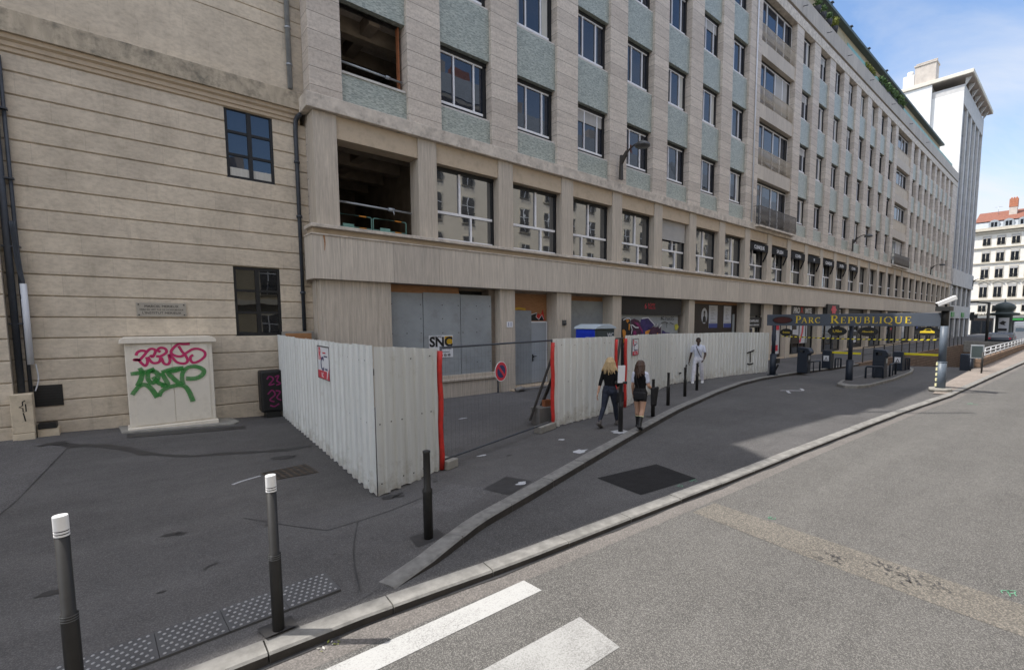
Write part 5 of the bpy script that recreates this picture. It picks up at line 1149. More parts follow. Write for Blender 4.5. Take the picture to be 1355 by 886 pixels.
w_ = .026; d_ = .13; mb.prism([(-d_*.7-w_*.7, d_*.7-w_*.7), (-d_*.7+w_*.7, d_*.7+w_*.7), (d_*.7+w_*.7, -d_*.7+w_*.7), (d_*.7-w_*.7, -d_*.7-w_*.7)], c, u, v, n, .032, .035, 1)
mb.build('disc', ['signwhite', 'signred', 'signnavy'], Sg)
mb = MB(); mb.box(9.42, 9.46, 13.55, 13.59, 0, .6); tag(mb.build('marker_post', 'pipe_dark', bevel=.004), 'thin dark post at the end of the stone plinth', 'post')
# leaning braces and ballast behind the gate
mb = MB()
for a, b in (((7.00, 8.75, .12), (7.30, 8.22, 1.80)), ((7.42, 8.95, .2), (7.36, 8.32, 1.2))):
    a, b = Vector(a), Vector(b); d = (b-a).normalized(); s = d.cross(Vector((0, 0, 1))).normalized(); mb.fbox(a, d, s, d.cross(s), 0, (b-a).length, -.035, .035, -.02, .02)
for k in range(5): z = .35+k*.28; mb.tube([(7.05+k*.05, 8.66-k*.09, z), (7.40-.01*k, 8.82-k*.1, z)], .006, 4)
tag(mb.build('hoarding_brace', 'iron'), 'black steel braces leaning behind the left end of the short hoarding', 'brace')
mb = MB(); mb.box(7.12, 7.55, 8.55, 8.9, 0, .42); tag(mb.build('ballast_block', 'conc', bevel=.02), 'dark concrete ballast block at the foot of the black braces', 'block')
mb = MB(); mb.box(7.34, 7.54, 8.6, 8.72, .42, .58); tag(mb.build('brick', 'terracotta', bevel=.006), 'orange brick on top of the dark ballast block', 'brick')
mb = MB(); mb.fbox((8.1, 13.4, 0), (1, .0, 0), (0, 0, 1), (0, -1, 0), 2.0, 3.6, 0, .09, -.12, .12); mb.tube([(10.0, 13.3, .06), (10.2, 13.25, .12), (10.35, 13.3, .06)], .08, 8); tag(mb.build('timber_offcuts', 'conc'), 'pile of grey timber offcuts on the pavement before the porch', 'timber')
# pedestrian wicket between the two red strips
W_ = thing('wicket_gate', 'dark narrow wicket gate standing open between two red strips', 'gate', (9.78, 8.53, 0))
mb = MB(); o, u, v, n = frame_of((9.80, 8.54), (10.44, 8.74)); Fq = lambda a, z, d=0: o+u*a+v*z+n*d
mb.tube([Fq(0, 2.0), Fq(.6, 2.0)], .02, 6); mb.tube([Fq(.33, 0.1, -.3), Fq(.33, 2.0, -.0)], .025, 6); mb.tube([Fq(.5, .1, -.35), Fq(.5, 1.98, -.05)], .03, 6); mb.tube([Fq(.3, .15, -.3), Fq(.55, .15, -.3)], .02, 6); mb.build('frame', 'iron', W_)
mb = MB(); mb.fbox(o+n*-.35, u, v, n, .05, .5, .1, 1.0, -.01, .01); mb.build('panel', 'dark_conc', W_)
# board behind the near hoarding
mb = MB(); mb.box(2.98, 3.75, 13.98, 14.02, .2, 2.20, 0); mb.box(3.06, 3.68, 13.965, 13.98, 1.6, 2.15, 1)
tag(mb.build('site_board', ['cem', 'ply'], bevel=.006), 'grey edged plywood board showing above the far end of the near hoarding', 'board')
# site cabins
cab = thing('portable_toilet', 'site toilet cabin with blue louvred side, grey front and pale roof behind the short hoarding', 'toilet', (12.64, 12.0, 0))
c = Vector((12.64, 12.0, 0)); mb = MB(); mb.fbox(c, *XF, -.5, .5, .08, 2.2, -.5, .5, 0); mb.build('body', 'darkgreen', cab, bevel=.03)
mb = MB(); mb.fbox(c, (0, -1, 0), (0, 0, 1), (-1, 0, 0), -.47, .47, .12, 2.18, .5, .515, 0); sp_ = mb.build('side_panel', 'blue', cab, bevel=.01)
mb = MB()
for k in range(5): mb.fbox(c, (0, -1, 0), (0, 0, 1), (-1, 0, 0), -.40, .40, 1.45+k*.14, 1.54+k*.14, .51, .54, 0)
mb.build('louvre', 'blue', sp_)
mb = MB(); mb.fbox(c, *XF, -.40, .40, .15, 2.1, .5, .515, 0); mb.build('door', 'darkgreen', cab, bevel=.01)
mb = MB(); mb.prism([(-.56, 2.2), (-.5, 2.28), (-.2, 2.37), (.2, 2.37), (.5, 2.28), (.56, 2.2)], c, *XF, -.56, .56, 0); mb.build('roof', 'cabin_roof', cab, bevel=.02)
mb = MB(); mb.fbox(c, *XF, -.55, .55, 0, .08, -.52, .52, 0); mb.build('base', 'bolt', cab)
tx_ = MB(); tx_.text('WC', (12.9, 11.484, 1.98), *XF, .2, .004, 0); tx_.build('lettering', 'signwhite', cab)
# poster on the grey panels
P_ = thing('shop_poster', 'white poster with large black letters on the grey panels behind the gate', 'poster', (7.45, 13.83, 1.66))
mb = MB(); mb.box(7.02, 7.86, 13.825, 13.838, 1.31, 2.02, 0); mb.build('sheet', 'signwhite', P_)
mb = MB(); mb.box(7.56, 7.84, 13.820, 13.824, 1.74, 1.99, 0); mb.build('ochre_patch', 'signgold', P_)
mb = MB(); mb.text('SNC', (7.44, 13.82, 1.80), *XF, .42, .004, 0, bold=.035); mb.text('CARRELAGE', (7.25, 13.822, 1.975), *XF, .075, .004, 0); mb.text('01 02 33 55 99', (7.44, 13.822, 1.38), *XF, .105, .004, 0, bold=.02); mb.text('PEINTURE', (7.60, 13.822, 1.60), *XF, .09, .004, 1)
mb.text('neuf et rénovation', (7.5, 13.822, 1.49), *XF, .06, .003, 0); mb.build('lettering', ['black', 'signnavy'], P_)

# ------------------------------------------------------------------ electrical cabinet and pavement ironwork
K = thing('electrical_cabinet', 'large cream electrical cabinet sprayed with pink and green tags', 'cabinet', (.70, 13.95, .05))
cz = .04
mb = MB(); mb.box(-.10, 1.50, 13.64, 14.2, cz, cz+.13); mb.build('base', 'cab', K, bevel=.02)
mb = MB(); mb.box(-.06, 1.46, 13.70, 14.2, cz+.13, 1.99); mb.build('body', 'cab', K, bevel=.015)
mb = MB(); mb.prism([(-.14, 1.985), (-.14, 2.05), (-.06, 2.12), (1.46, 2.12), (1.54, 2.05), (1.54, 1.985)], (0, 13.64, 0), *XF, -.58, 0, 0); mb.build('lid', 'cab', K, bevel=.012)
for a, b in ((.06, .715), (.725, 1.375)): mb = MB(); mb.box(a, b, 13.686, 13.705, cz+.16, 1.96); mb.build('door', 'cab', K, bevel=.004)
PINK = [[(0.12, 1.73), (0.15, 1.8), (0.22, 1.83), (0.29, 1.8), (0.23, 1.7), (0.16, 1.63), (0.08, 1.64), (0.15, 1.64), (0.2, 1.56), (0.26, 1.5), (0.3, 1.58), (0.29, 1.69)], [(0.29, 1.79), (0.36, 1.86), (0.43, 1.85), (0.44, 1.79), (0.39, 1.69), (0.35, 1.73)], [(0.31, 1.69), (0.37, 1.57), (0.44, 1.55), (0.5, 1.58), (0.52, 1.68), (0.45, 1.7)], [(0.53, 1.79), (0.48, 1.83), (0.53, 1.88), (0.61, 1.86), (0.63, 1.78), (0.55, 1.71), (0.48, 1.69)], [(0.54, 1.66), (0.57, 1.54), (0.64, 1.51), (0.68, 1.59), (0.67, 1.72), (0.73, 1.65), (0.8, 1.55), (0.92, 1.51), (0.99, 1.56), (0.97, 1.67), (0.9, 1.79), (0.85, 1.91)], [(1.05, 1.95), (0.94, 1.95), (0.84, 1.95), (0.74, 1.85), (0.71, 1.76), (0.79, 1.69), (0.89, 1.68), (0.99, 1.76), (1.1, 1.83), (1.21, 1.83), (1.31, 1.76), (1.31, 1.66), (1.21, 1.56), (1.1, 1.52), (1.05, 1.57), (1.05, 1.66), (1.1, 1.7)]]
GREEN = [[(0.01, 1.34), (0.12, 1.35), (0.28, 1.37), (0.41, 1.42)], [(0.16, 1.46), (0.2, 1.36), (0.17, 1.21), (0.11, 1.07)], [(0.01, 0.89), (0.12, 1.05), (0.23, 1.09), (0.33, 0.99), (0.42, 0.79)], [(0.38, 1.4), (0.3, 1.35), (0.29, 1.2), (0.35, 1.12), (0.44, 1.19), (0.45, 1.32), (0.36, 1.39)], [(0.37, 1.25), (0.46, 1.11), (0.56, 1.05)], [(0.52, 1.34), (0.57, 1.2), (0.61, 1.06), (0.49, 1.05)], [(0.52, 1.34), (0.71, 1.4), (0.91, 1.41)], [(0.91, 1.41), (0.77, 1.36), (0.64, 1.33), (0.7, 1.21), (0.82, 1.06)], [(0.45, 0.81), (0.5, 0.92), (0.63, 1.0), (0.81, 1.03), (0.92, 0.98), (0.99, 0.83), (1.04, 0.63)], [(0.89, 1.04), (0.87, 1.16), (0.89, 1.31), (0.99, 1.42), (1.14, 1.43), (1.27, 1.34), (1.24, 1.23), (1.11, 1.16), (0.94, 1.17)]]
def soft_spray(name, col):                                            # spray with a soft fade: paint thins out to its rim
    m, t, b = new_mat(name); b.inputs['Base Color'].default_value = (*col, 1); b.inputs['Roughness'].default_value = .6; return m
mb = MB()
for i, l in enumerate(PINK): mb.ribbon(l, .052, (0, 13.686, 0), *XF, .003+.0008*i, 0)
mb.build('pink_tag', 'pink', K)
mb = MB()
for i, l in enumerate(GREEN): mb.ribbon(l, [.078, .10], (0, 13.686, 0), *XF, .010+.0008*i, 0)
mb.build('green_tag', 'greenspray', K)
mb = MB(); P = [(-.2, 13.5), (1.75, 13.35), (1.9, 13.6), (1.8, 14.26), (-.25, 14.26)]; mb.add([(x, y, gz(x, y)+.03) for x, y in P]+[(x, y, -.05) for x, y in P], [(0, 1, 2, 3, 4), (0, 5, 6, 1), (1, 6, 7, 2), (2, 7, 8, 3), (4, 9, 5, 0)]); struct('cabinet_plinth', mb, 'cem')
Dk = thing('dark_box', 'small black metal box sprayed with magenta scribbles beside the hoarding', 'box', (2.66, 14.0, .05))
mb = MB(); mb.box(2.42, 2.92, 13.82, 14.2, .16, 1.22); mb.build('body', 'black', Dk, bevel=.05)
mb = MB(); mb.box(2.52, 2.84, 13.86, 14.2, -.02, .16); mb.build('foot', 'bolt', Dk)
mb = MB()
for l in ([(2.56, 1.0), (2.62, 1.08), (2.70, 1.0), (2.60, .86), (2.72, .88)], [(2.74, 1.05), (2.82, 1.08), (2.78, .95), (2.86, .88), (2.76, .84)], [(2.56, .62), (2.66, .72), (2.72, .6), (2.60, .48), (2.7, .42)], [(2.74, .7), (2.84, .66), (2.76, .52), (2.86, .44)], [(2.6, .34), (2.7, .3), (2.8, .36)]): mb.ribbon(l, .035, (0, 13.82, 0), *XF, .004, 0)
mb.build('scribble', 'magenta', Dk)
def grate(P, label, mat='grate', n=7, slats=True):
    mb = MB(); zz = [gz(x, y) for x, y in P]; mb.add([(x, y, z+.007) for (x, y), z in zip(P, zz)], [(0, 1, 2, 3)], 0)
    P = [Vector(p) for p in P]
    if slats:
        for i in range(n):
            for j in range(n):
                a, b = (i+.5)/n, (j+.5)/n; p = P[0].lerp(P[1], a).lerp(P[3].lerp(P[2], a), b); du = (P[1]-P[0])/n*.33; dv = (P[3]-P[0])/n*.33; z = gz(p.x, p.y)+.011
                mb.add([(*(p+du*sa+dv*sb), z) for sa, sb in ((-1, -1), (1, -1), (1, 1), (-1, 1))], [(0, 1, 2, 3)], 1)
    tag(mb.build('drain_grate', [mat, 'bolt']), label, 'grate', 'covers set in the pavement')
grate([(1.54, 8.31), (2.2, 8.26), (2.16, 8.92), (1.48, 8.84)], 'square rusty grate in the pavement left of the hoarding corner')
grate([(-.12, 13.02), (1.88, 12.72), (1.93, 13.08), (-.12, 13.40)], 'long dark trench cover in front of the sprayed cabinet', 'tar', slats=False)

# ------------------------------------------------------------------ bollards
def tall_bollard(x, y, label):
    R = thing('bollard', label, 'bollard', (x, y, 0), 0, 'white-topped bollards'); mb = MB()
    mb._lathe([(.043, 0), (.043, .58), (.0435, .585), (.0435, .63), (.035, .635), (.035, 1.135)], (x, y, 0), 20, 0, True); mb.build('post', 'bollard', R)
    mb = MB(); mb._lathe([(.037, 1.135), (.037, 1.146), (.033, 1.147), (.033, 1.153), (.037, 1.154), (.037, 1.165), (.033, 1.166), (.033, 1.172), (.037, 1.173), (.037, 1.258), (.035, 1.264), (.0, 1.265)], (x, y, 0), 20, 0, False); mb.build('white_cap', 'white', R)
    mb = MB()
    for z in (1.146, 1.165): mb._lathe([(.0345, z), (.0345, z+.008)], (x, y, 0), 18, 0, True)
    mb.build('cap_groove', 'bolt', R)
    mb = MB()
    for z in (.588, .604, .620): mb._lathe([(.043, z), (.0448, z+.001), (.0448, z+.006), (.043, z+.007)], (x, y, 0), 20, 0, True)
    mb.build('ring', 'lamp_head', R)
    mb = MB(); mb.add([(x-.10, y-.055, .002), (x+.13, y-.045, .002), (x+.12, y+.13, .004), (x-.13, y+.12, .004)], [(0, 1, 2, 3)]); mb.build('base_patch', 'tar', R)
    return R
tall_bollard(-.37, 4.17, 'tall charcoal bollard with white cap, nearest the left bottom corner')
tall_bollard(.765, 4.19, 'tall charcoal bollard with white cap casting a shadow onto the kerb')
def short_bollard(x, y, label, h=1.0, patch=True):
    R = thing('bollard', label, 'bollard', (x, y, 0), 0, 'plain dark bollards'); mb = MB()
    mb._lathe([(.052, 0), (.052, h*.52), (.056, h*.53), (.056, h*.56), (.040, h*.585), (.038, h-.03), (.042, h-.025), (.042, h-.005), (.03, h)], (0, 0, 0), 14, 0, True); mb.build('post', 'bollard', R, world=False)
    if patch: mb = MB(); mb.add([(-.19, -.13, .006), (.17, -.07, .006), (.19, .15, .006), (-.15, .17, .006)], [(0, 1, 2, 3)]); mb.build('base_patch', 'tar' if patch is True else patch, R, world=False)
    return R
short_bollard(2.41, 4.87, 'dark bollard standing before the open mesh gate', 1.02)
short_bollard(8.07, 6.86, 'dark bollard with a white board on top, between the two women', 1.08, 'whitemark')
short_bollard(10.01, 7.42, 'dark bollard just behind the woman in shorts', .98)
short_bollard(11.72, 8.15, 'dark bollard second behind the women, alone on the pavement', .97, False)
short_bollard(13.58, 8.79, 'dark bollard left of the man in white', .95, False)
short_bollard(15.11, 9.29, 'dark bollard in front of the legs of the man in white', .97, False)
mb = MB(); mb.fbox((8.045, 6.84, 1.30), Vector((.95, -.3, 0)), Vector((.05, 0, 1)), Vector((-.3, -.95, 0)), -.085, .085, -.19, .19, 0, .03)
Wb = tag(mb.build('white_board', 'signwhite', bevel=.004), 'blank white board fixed on top of a bollard between the women', 'board')
mb = MB(); mb.fbox((8.07, 6.86, 1.085), Vector((.74, -.67, 0)), (0, 0, 1), Vector((-.67, -.74, 0)), -.13, .13, 0, .05, -.05, .05); mb.build('bracket', 'bolt', Wb)
# ------------------------------------------------------------------ car park entrance
YN = (Vector((0, -1, 0)), Vector((0, 0, 1)), Vector((-1, 0, 0)))     # things that face -X (the viewer looks along +X)
GX = 22.1
Gy = thing('parking_gantry', 'dark blue height gantry over the car park entrance with gold lettering', 'gantry', (GX, 6.5, LANE))
mb = MB(); mb.box(GX-.10, GX+.10, 3.40, 9.96, 2.28, 2.78); mb.build('beam', 'navy_beam', Gy, bevel=.012)
for i, (x, y) in enumerate(((22.05, 9.63), (22.3, 6.55))):
    mb = MB(); z0 = 0 if i == 0 else LANE; mb.tube([(x, y, z0), (x, y, z0+.95)], .14, 12); mb.tube([(x, y, z0+.95), (x, y, z0+1.0)], [.14, .09], 12); mb.tube([(x, y, z0+1.0), (x, y, 2.3)], .085, 12); mb.box(x-.18, x+.18, y-.18, y+.18, z0, z0+.04); mb.build('post', 'navy', Gy)
mb = MB(); x, y = 21.86, 3.45; mb.tube([(x, y, -.02), (x, y, .98)], .15, 12); mb.tube([(x, y, .98), (x, y, 1.02)], .155, 12); mb.tube([(x, y, 1.02), (x, y, 2.3)], .12, 12); mb.build('post', 'navy_grey', Gy)
mb = MB(); mb.tube([(x, y, 2.3), (x, y, 2.9)], .12, 10); mb.box(x-.3, x+.3, y-.18, y+.25, 2.84, 2.99); mb.build('post_head', 'bolt', Gy)
mb = MB(); mb.tube([(x, y, -.06), (x, y, .06)], .34, 14); mb.build('post_base', 'cem', Gy)
for k in range(5): mb = MB(); mb.fbox((x-.10, y+.115, .12+k*.19), Vector((.7, .7, 0)), (0, 0, 1), Vector((-.7, .7, 0)), -.035, .035, 0, .11, -.02, .02); mb.build('pale_mark', 'paleyellow', Gy)
# serif capitals built from thick and thin strokes
def arc(cx, cy, rx, ry, a0, a1, n=10): return [(cx+rx*math.cos(math.radians(lerp(a0, a1, i/n))), cy+ry*math.sin(math.radians(lerp(a0, a1, i/n)))) for i in range(n+1)]
T1, T0 = .15, .05
def bowl(cx, cy, rx, ry, a0, a1, flip=1):
    A_ = arc(cx, cy, rx, ry, a0, a1); return [(A_[i:i+2], T0+(T1-T0)*abs(math.cos(math.radians(lerp(a0, a1, (i+.5)/10))))) for i in range(10)]
ser = lambda x, y, w_=.32: [([(x-w_/2, y), (x+w_/2, y)], T0)]
GLY = {
 'P': ([([(.2, 0), (.2, 1)], T1)]+ser(.2, .02)+ser(.12, .98, .2)+[([(.2, .975), (.4, .975)], T0), ([(.2, .47), (.4, .47)], T0)]+bowl(.4, .722, .22, .25, 90, -90), .66),
 'A': ([([(.1, 0), (.42, 1)], T0+.01), ([(.40, 1), (.76, 0)], T1), ([(.22, .34), (.62, .34)], T0)]+ser(.1, .02, .22)+ser(.76, .02, .28), .9),
 'R': ([([(.2, 0), (.2, 1)], T1)]+ser(.2, .02)+ser(.12, .98, .2)+[([(.2, .975), (.4, .975)], T0), ([(.2, .5), (.4, .5)], T0), ([(.4, .5), (.74, 0)], T1)]+ser(.76, .02, .2)+bowl(.4, .737, .21, .237, 90, -90), .84),
 'C': (bowl(.48, .5, .38, .48, 55, 305)+[([(.70, .72), (.70, .98)], T0), ([(.70, .1), (.74, .2)], T0)], .84),
 'E': ([([(.2, 0), (.2, 1)], T1), ([(.1, .975), (.62, .975)], T0), ([(.2, .5), (.5, .5)], T0), ([(.1, .025), (.66, .025)], T0), ([(.61, .8), (.61, .98)], T0), ([(.65, .02), (.65, .22)], T0), ([(.5, .42), (.5, .6)], T0)], .74),
 'U': ([([(.2, .98), (.2, .35)], T1), ([(.72, .98), (.72, .3)], T0+.02)]+[(arc(.46, .33, .26, .31, 180, 360)[i:i+2], lerp(T1, T0+.02, i/10)) for i in range(10)]+ser(.2, .98)+ser(.72, .98, .24), .92),
 'B': ([([(.2, 0), (.2, 1)], T1), ([(.1, .975), (.4, .975)], T0), ([(.2, .52), (.42, .52)], T0), ([(.1, .025), (.42, .025)], T0)]+bowl(.38, .75, .19, .225, 90, -90)+bowl(.42, .272, .23, .247, 90, -90), .76),
 'L': ([([(.2, 0), (.2, 1)], T1), ([(.1, .025), (.64, .025)], T0), ([(.63, .02), (.63, .22)], T0)]+ser(.2, .98), .70),
 'I': ([([(.18, 0), (.18, 1)], T1)]+ser(.18, .02)+ser(.18, .98), .36),
 'Q': (bowl(.48, .5, .38, .48, 0, 360)+[([(.45, .1), (.62, -.1), (.9, -.18)], .08)], .96)}
def serif(mb, word, y_left, y_right, z0, h_big, h_small):
    tot = sum(GLY[c][1]*(h_big if i == 0 else h_small)+.10*h_small for i, c in enumerate(word)); k = (y_left-y_right)/tot; a = 0
    for i, c in enumerate(word):
        h = h_big if i == 0 else h_small
        for pts, t in GLY[c][0]:
            P = [(p[0]*h*k, p[1]*h) for p in pts]; d = Vector(P[-1])-Vector(P[0]); vert = abs(d.y)/max(1e-6, d.length)
            mb.ribbon(P, t*h*(k*vert+(1-vert)), (GX-.10, y_left-a, z0), *YN, .008, 0, False)
        a += (GLY[c][1]*h+.10*h_small)*k
mb = MB(); serif(mb, 'PARC', 8.70, 7.62, 2.40, .31, .245); serif(mb, 'REPUBLIQUE', 7.28, 4.42, 2.39, .33, .26); mb.build('lettering', 'gold', Gy)
mb = MB(); mb.prism([(.45*math.cos(t*.2618), .16*math.sin(t*.2618)) for t in range(24)], (GX-.10, 9.25, 2.53), *YN, 0, .012, 0); mb.prism([(.40*math.cos(t*.2618), .13*math.sin(t*.2618)) for t in range(24)], (GX-.112, 9.25, 2.53), *YN, 0, .004, 1); mb.build('dark_red_oval', ['black', 'darkred'], Gy)
def oval(y, z, a, b, tx, lab):
    R = thing('hanging_sign', lab, 'sign', (GX, y, z), 0, 'oval signs under the gantry'); mb = MB(); mb.prism([(a*math.cos(t*.2244), b*math.sin(t*.2244)) for t in range(28)], (GX, y, z), *YN, -.02, .02, 0); mb.build('plate', 'black', R)
    mb = MB(); mb.tube([(GX, y, z+b-.02), (GX, y, 2.30)], .02, 6); mb.build('hanger', 'bolt', R)
    mb = MB()
    if tx: mb.text(tx, (GX-.02, y, z), *YN, .15 if len(tx) < 6 else .115, .006, 0)
    else:
        mb.prism([(-.22, -.06), (-.22, 0), (-.12, .02), (-.06, .10), (.1, .10), (.16, .02), (.22, 0), (.22, -.06)], (GX-.02, y, z), *YN, 0, .006, 0); mb.prism([(-.05, .02), (-.02, .075), (.08, .075), (.11, .02)], (GX-.026, y, z), *YN, 0, .004, 1)
    mb.build('lettering', ['gold', 'bolt'], R)
oval(9.10, 1.98, .27, .17, 'Entrée', 'small oval hanging sign reading Entrée at the left end of the gantry')
oval(7.02, 2.06, .36, .19, '1,90m', 'oval hanging sign showing the height limit left of the middle post')
oval(5.90, 2.06, .36, .19, 'Abonnés', 'oval hanging sign reading Abonnés right of the middle post')
oval(3.98, 2.10, .40, .17, '', 'wide oval hanging sign with a gold car symbol near the right post')
mb = MB()
for i in range(60):
    t0, t1 = i/60, (i+1)/60; p = lambda t, d: Vector((22.1-.15*t, lerp(9.3, 3.58, t), 1.80-.05*math.sin(math.pi*t)+d))
    s = .035; mb.add([p(t0-.004, -.02), p(t1-.004, -.02), p(t1+.004, .02), p(t0+.004, .02)]+[p(t0-.004, -.02)+Vector((.02, 0, 0)), p(t1-.004, -.02)+Vector((.02, 0, 0)), p(t1+.004, .02)+Vector((.02, 0, 0)), p(t0+.004, .02)+Vector((.02, 0, 0))], [(0, 1, 2, 3), (4, 7, 6, 5), (0, 4, 5, 1), (3, 2, 6, 7)], i % 2)
tag(mb.build('striped_bar', ['yellow', 'bolt']), 'thin yellow and black striped bar hung under the gantry', 'bar')
Cm = thing('security_camera', 'white security camera on the right gantry post', 'camera', (21.86, 3.45, 2.99))
mb = MB(); mb.tube([(21.86, 3.45, 2.99), (21.86, 3.45, 3.08)], .04, 8); mb.build('bracket', 'bolt', Cm)
mb = MB(); d = Vector((-.3, .5, -.28)).normalized(); c = Vector((21.86, 3.45, 3.18)); s = d.cross(Vector((0, 0, 1))).normalized(); mb.fbox(c, d, s, s.cross(d), -.32, .30, -.085, .085, -.07, .085); mb.build('housing', 'white', Cm, bevel=.02)
mb = MB(); mb.fbox(c, d, s, s.cross(d), .30, .32, -.07, .07, -.06, .06); mb.build('lens', 'bolt', Cm)
# traffic island
mb = MB(); ISL = [(20.3, 6.1), (20.5, 5.75), (21.2, 5.52), (24.5, 5.45), (28.5, 5.62), (30.5, 5.95), (31.0, 6.2), (30.5, 6.5), (26, 6.75), (22, 6.75), (20.7, 6.5)]
mb.prism(ISL, (0, 0, 0), (1, 0, 0), (0, 1, 0), (0, 0, 1), LANE-.02, .03); struct('island_kerb', mb, 'kerb', bevel=.02)
cI = Vector((25.2, 6.1)); mb = MB(); mb.add([(*(cI+(Vector(p)-cI)*.9+(Vector(p)-cI).normalized()*-.02), .034) for p in ISL], [tuple(range(len(ISL)))]); struct('island_top', mb, 'lane')
def ticket(x, y, z, label):
    R = thing('ticket_machine', label, 'ticket machine', (x, y, z), 0, 'ticket machines'); mb = MB()
    mb.prism([(-.26, 0), (-.26, 1.17), (-.16, 1.23), (.10, 1.21), (.36, 1.06), (.36, .92), (.22, .86), (.22, 0)], (x, y-.23, z), (0, -1, 0), (0, 0, 1), (-1, 0, 0), -.24, .24, 0) if False else mb.prism([(-.24, 0), (-.24, 1.24), (.24, 1.20), (.34, 1.05), (.34, .95), (.22, .88), (.22, 0)], (x, y, z), (0, -1, 0), (0, 0, 1), (-1, 0, 0), -.25, .25, 0); mb.build('body', 'navy', R, bevel=.03)
    mb = MB(); mb.fbox((x-.25, y, z), *YN, -.12, .10, .98, 1.10, 0, .012); mb.build('screen', 'glass_dark', R)
    mb = MB(); mb.fbox((x, y-.25, z), (1, 0, 0), (0, 0, 1), (0, -1, 0), -.18, .0, .65, .85, 0, .02); mb.build('ticket_slot', 'pipe', R); return R
ticket(24.2, 9.07, 0, 'dark blue ticket machine on the pavement side of the entrance'); ticket(24.4, 5.98, .03, 'dark blue ticket machine on the traffic island')
def barrier(x, y, z, ya, label, l2):
    R = thing('barrier_post', label, 'barrier', (x, y, z), 0, 'barrier posts'); mb = MB(); mb.box(x-.25, x+.25, y-.21, y+.21, z, z+.95); mb.build('housing', 'navy', R, bevel=.02)
    mb = MB(); mb.fbox((x-.25, y, z), *YN, -.13, .13, .40, .68, 0, .008, 0); mb.prism([(-.07, .46), (0, .62), (.07, .46), (.04, .46), (0, .56), (-.04, .46)], (x-.258, y, z), *YN, 0, .004, 1); mb.prism([(-.11, .42), (.11, .42), (.11, .445), (-.11, .445)], (x-.258, y, z), *YN, 0, .004, 1); mb.build('notice', ['signwhite', 'bolt'], R)
    mb = MB(); mb.box(x-.03, x+.03, ya, y+.1, z+.80, z+.90); a = mb.build('arm', 'yellow', R); return R
barrier(27.5, 9.12, 0, 7.6, 'barrier post with a lowered yellow arm beside the pavement', ''); barrier(28.5, 6.2, .03, 4.5, 'barrier post with a lowered yellow arm at the end of the island', '')
def hoop(a, b, z, h, label):
    a, b = Vector(a), Vector(b); mb = MB(); pts = [(*a, z), (*a, z+h-.06), (*(a+(b-a)*.06), z+h), (*(b-(b-a)*.06), z+h), (*b, z+h-.06), (*b, z)]; mb.tube(pts, .042, 8); m = (a+b)/2; mb.tube([(*m, z), (*m, z+h)], .025, 6)
    tag(mb.build('hoop_guard', 'navy'), label, 'guard rail', 'tubular hoop guards')
hoop((24.0, 8.86), (25.6, 8.84), 0, .52, 'low dark hoop guard behind the pavement ticket machine'); hoop((27.95, 8.9), (28.7, 8.86), 0, .5, 'low dark hoop guard behind the pavement barrier post'); hoop((23.6, 6.3), (23.95, 5.75), .03, .5, 'low dark hoop guard left of the island ticket machine'); hoop((25.0, 5.75), (26.2, 5.8), .03, .55, 'low dark hoop guard right of the island ticket machine'); hoop((28.9, 6.0), (29.4, 5.95), .03, .6, 'low dark hoop guard beside the island barrier post')
mb = MB(); mb.box(22.02, 22.3, 9.42, 9.6, .55, .78); mb.tube([(22.1, 9.55, .2), (22.1, 9.4, .5)], .05, 6); tag(mb.build('call_box', 'bolt', bevel=.02), 'small dark call box on the left gantry post', 'call box')
# ramp walls, portal, railings
def wall_thing(name, label, cat): return thing(name, label, cat, (33, 8.75, 0))
Rw = thing('ramp_wall', 'brown stone retaining wall with a post railing along the ramp', 'wall', (33, 8.8, 0))
mb = MB(); mb.box(31.5, 66, 8.70, 8.98, -3.6, .06); mb.build('stonework', 'brown_wall', Rw)
mb = MB()
for i in range(16): x = 32.2+i*2.2; mb.box(x-.03, x+.03, 8.76, 8.82, .06, .98)
mb.tube([(32.2, 8.79, .95), (65.2, 8.79, .95)], .025, 6); mb.tube([(32.2, 8.79, .5), (65.2, 8.79, .5)], .012, 5); mb.build('railing', 'iron', Rw)
Rr = thing('ramp_wall', 'low brown wall with a silver pipe railing beside the street', 'wall', (34, 3.85, 0))
mb = MB(); mb.prism([(34.2, -3.6), (34.2, .42), (58, .36), (66, .3), (66, -3.6)], (0, 3.75, 0), (1, 0, 0), (0, 0, 1), (0, 1, 0), 0, .28); mb.build('stonework', 'brown_wall', Rr)
mb = MB()
for i in range(13): x = 34.3+i*2.4; mb.tube([(x, 3.86, .35), (x, 3.86, .95)], .03, 6)
for z in (.55, .75, .95): mb.tube([(34.3, 3.86, z), (63.3, 3.86, z-.04)], .028, 6)
mb.build('railing', 'pipe_white', Rr)
Pt = thing('ramp_portal', 'grey concrete portal over the dark end of the ramp', 'portal', (66, 6.3, -2))
mb = MB(); mb.box(66, 66.6, 4.0, 8.72, -.72, .42); mb.build('parapet', 'cem', Pt); mb = MB(); mb.box(66.02, 66.8, 4.0, 8.72, -1.4, -.72); mb.build('lintel', 'brown_wall', Pt)
mb = MB(); mb.box(66.6, 78, 3.7, 9.0, -.9, -.4); mb.box(77.8, 78.2, 3.7, 9.0, -3.6, -.4); mb.box(66.6, 78, 8.74, 9.0, -3.6, -.4); mb.box(66.6, 78, 3.7, 3.98, -3.6, -.4); mb.build('tunnel', 'black', Pt)
Ip = thing('information_panel', 'framed glazed panel on two legs at the near end of the low brown wall', 'sign', (31.5, 3.55, 0))
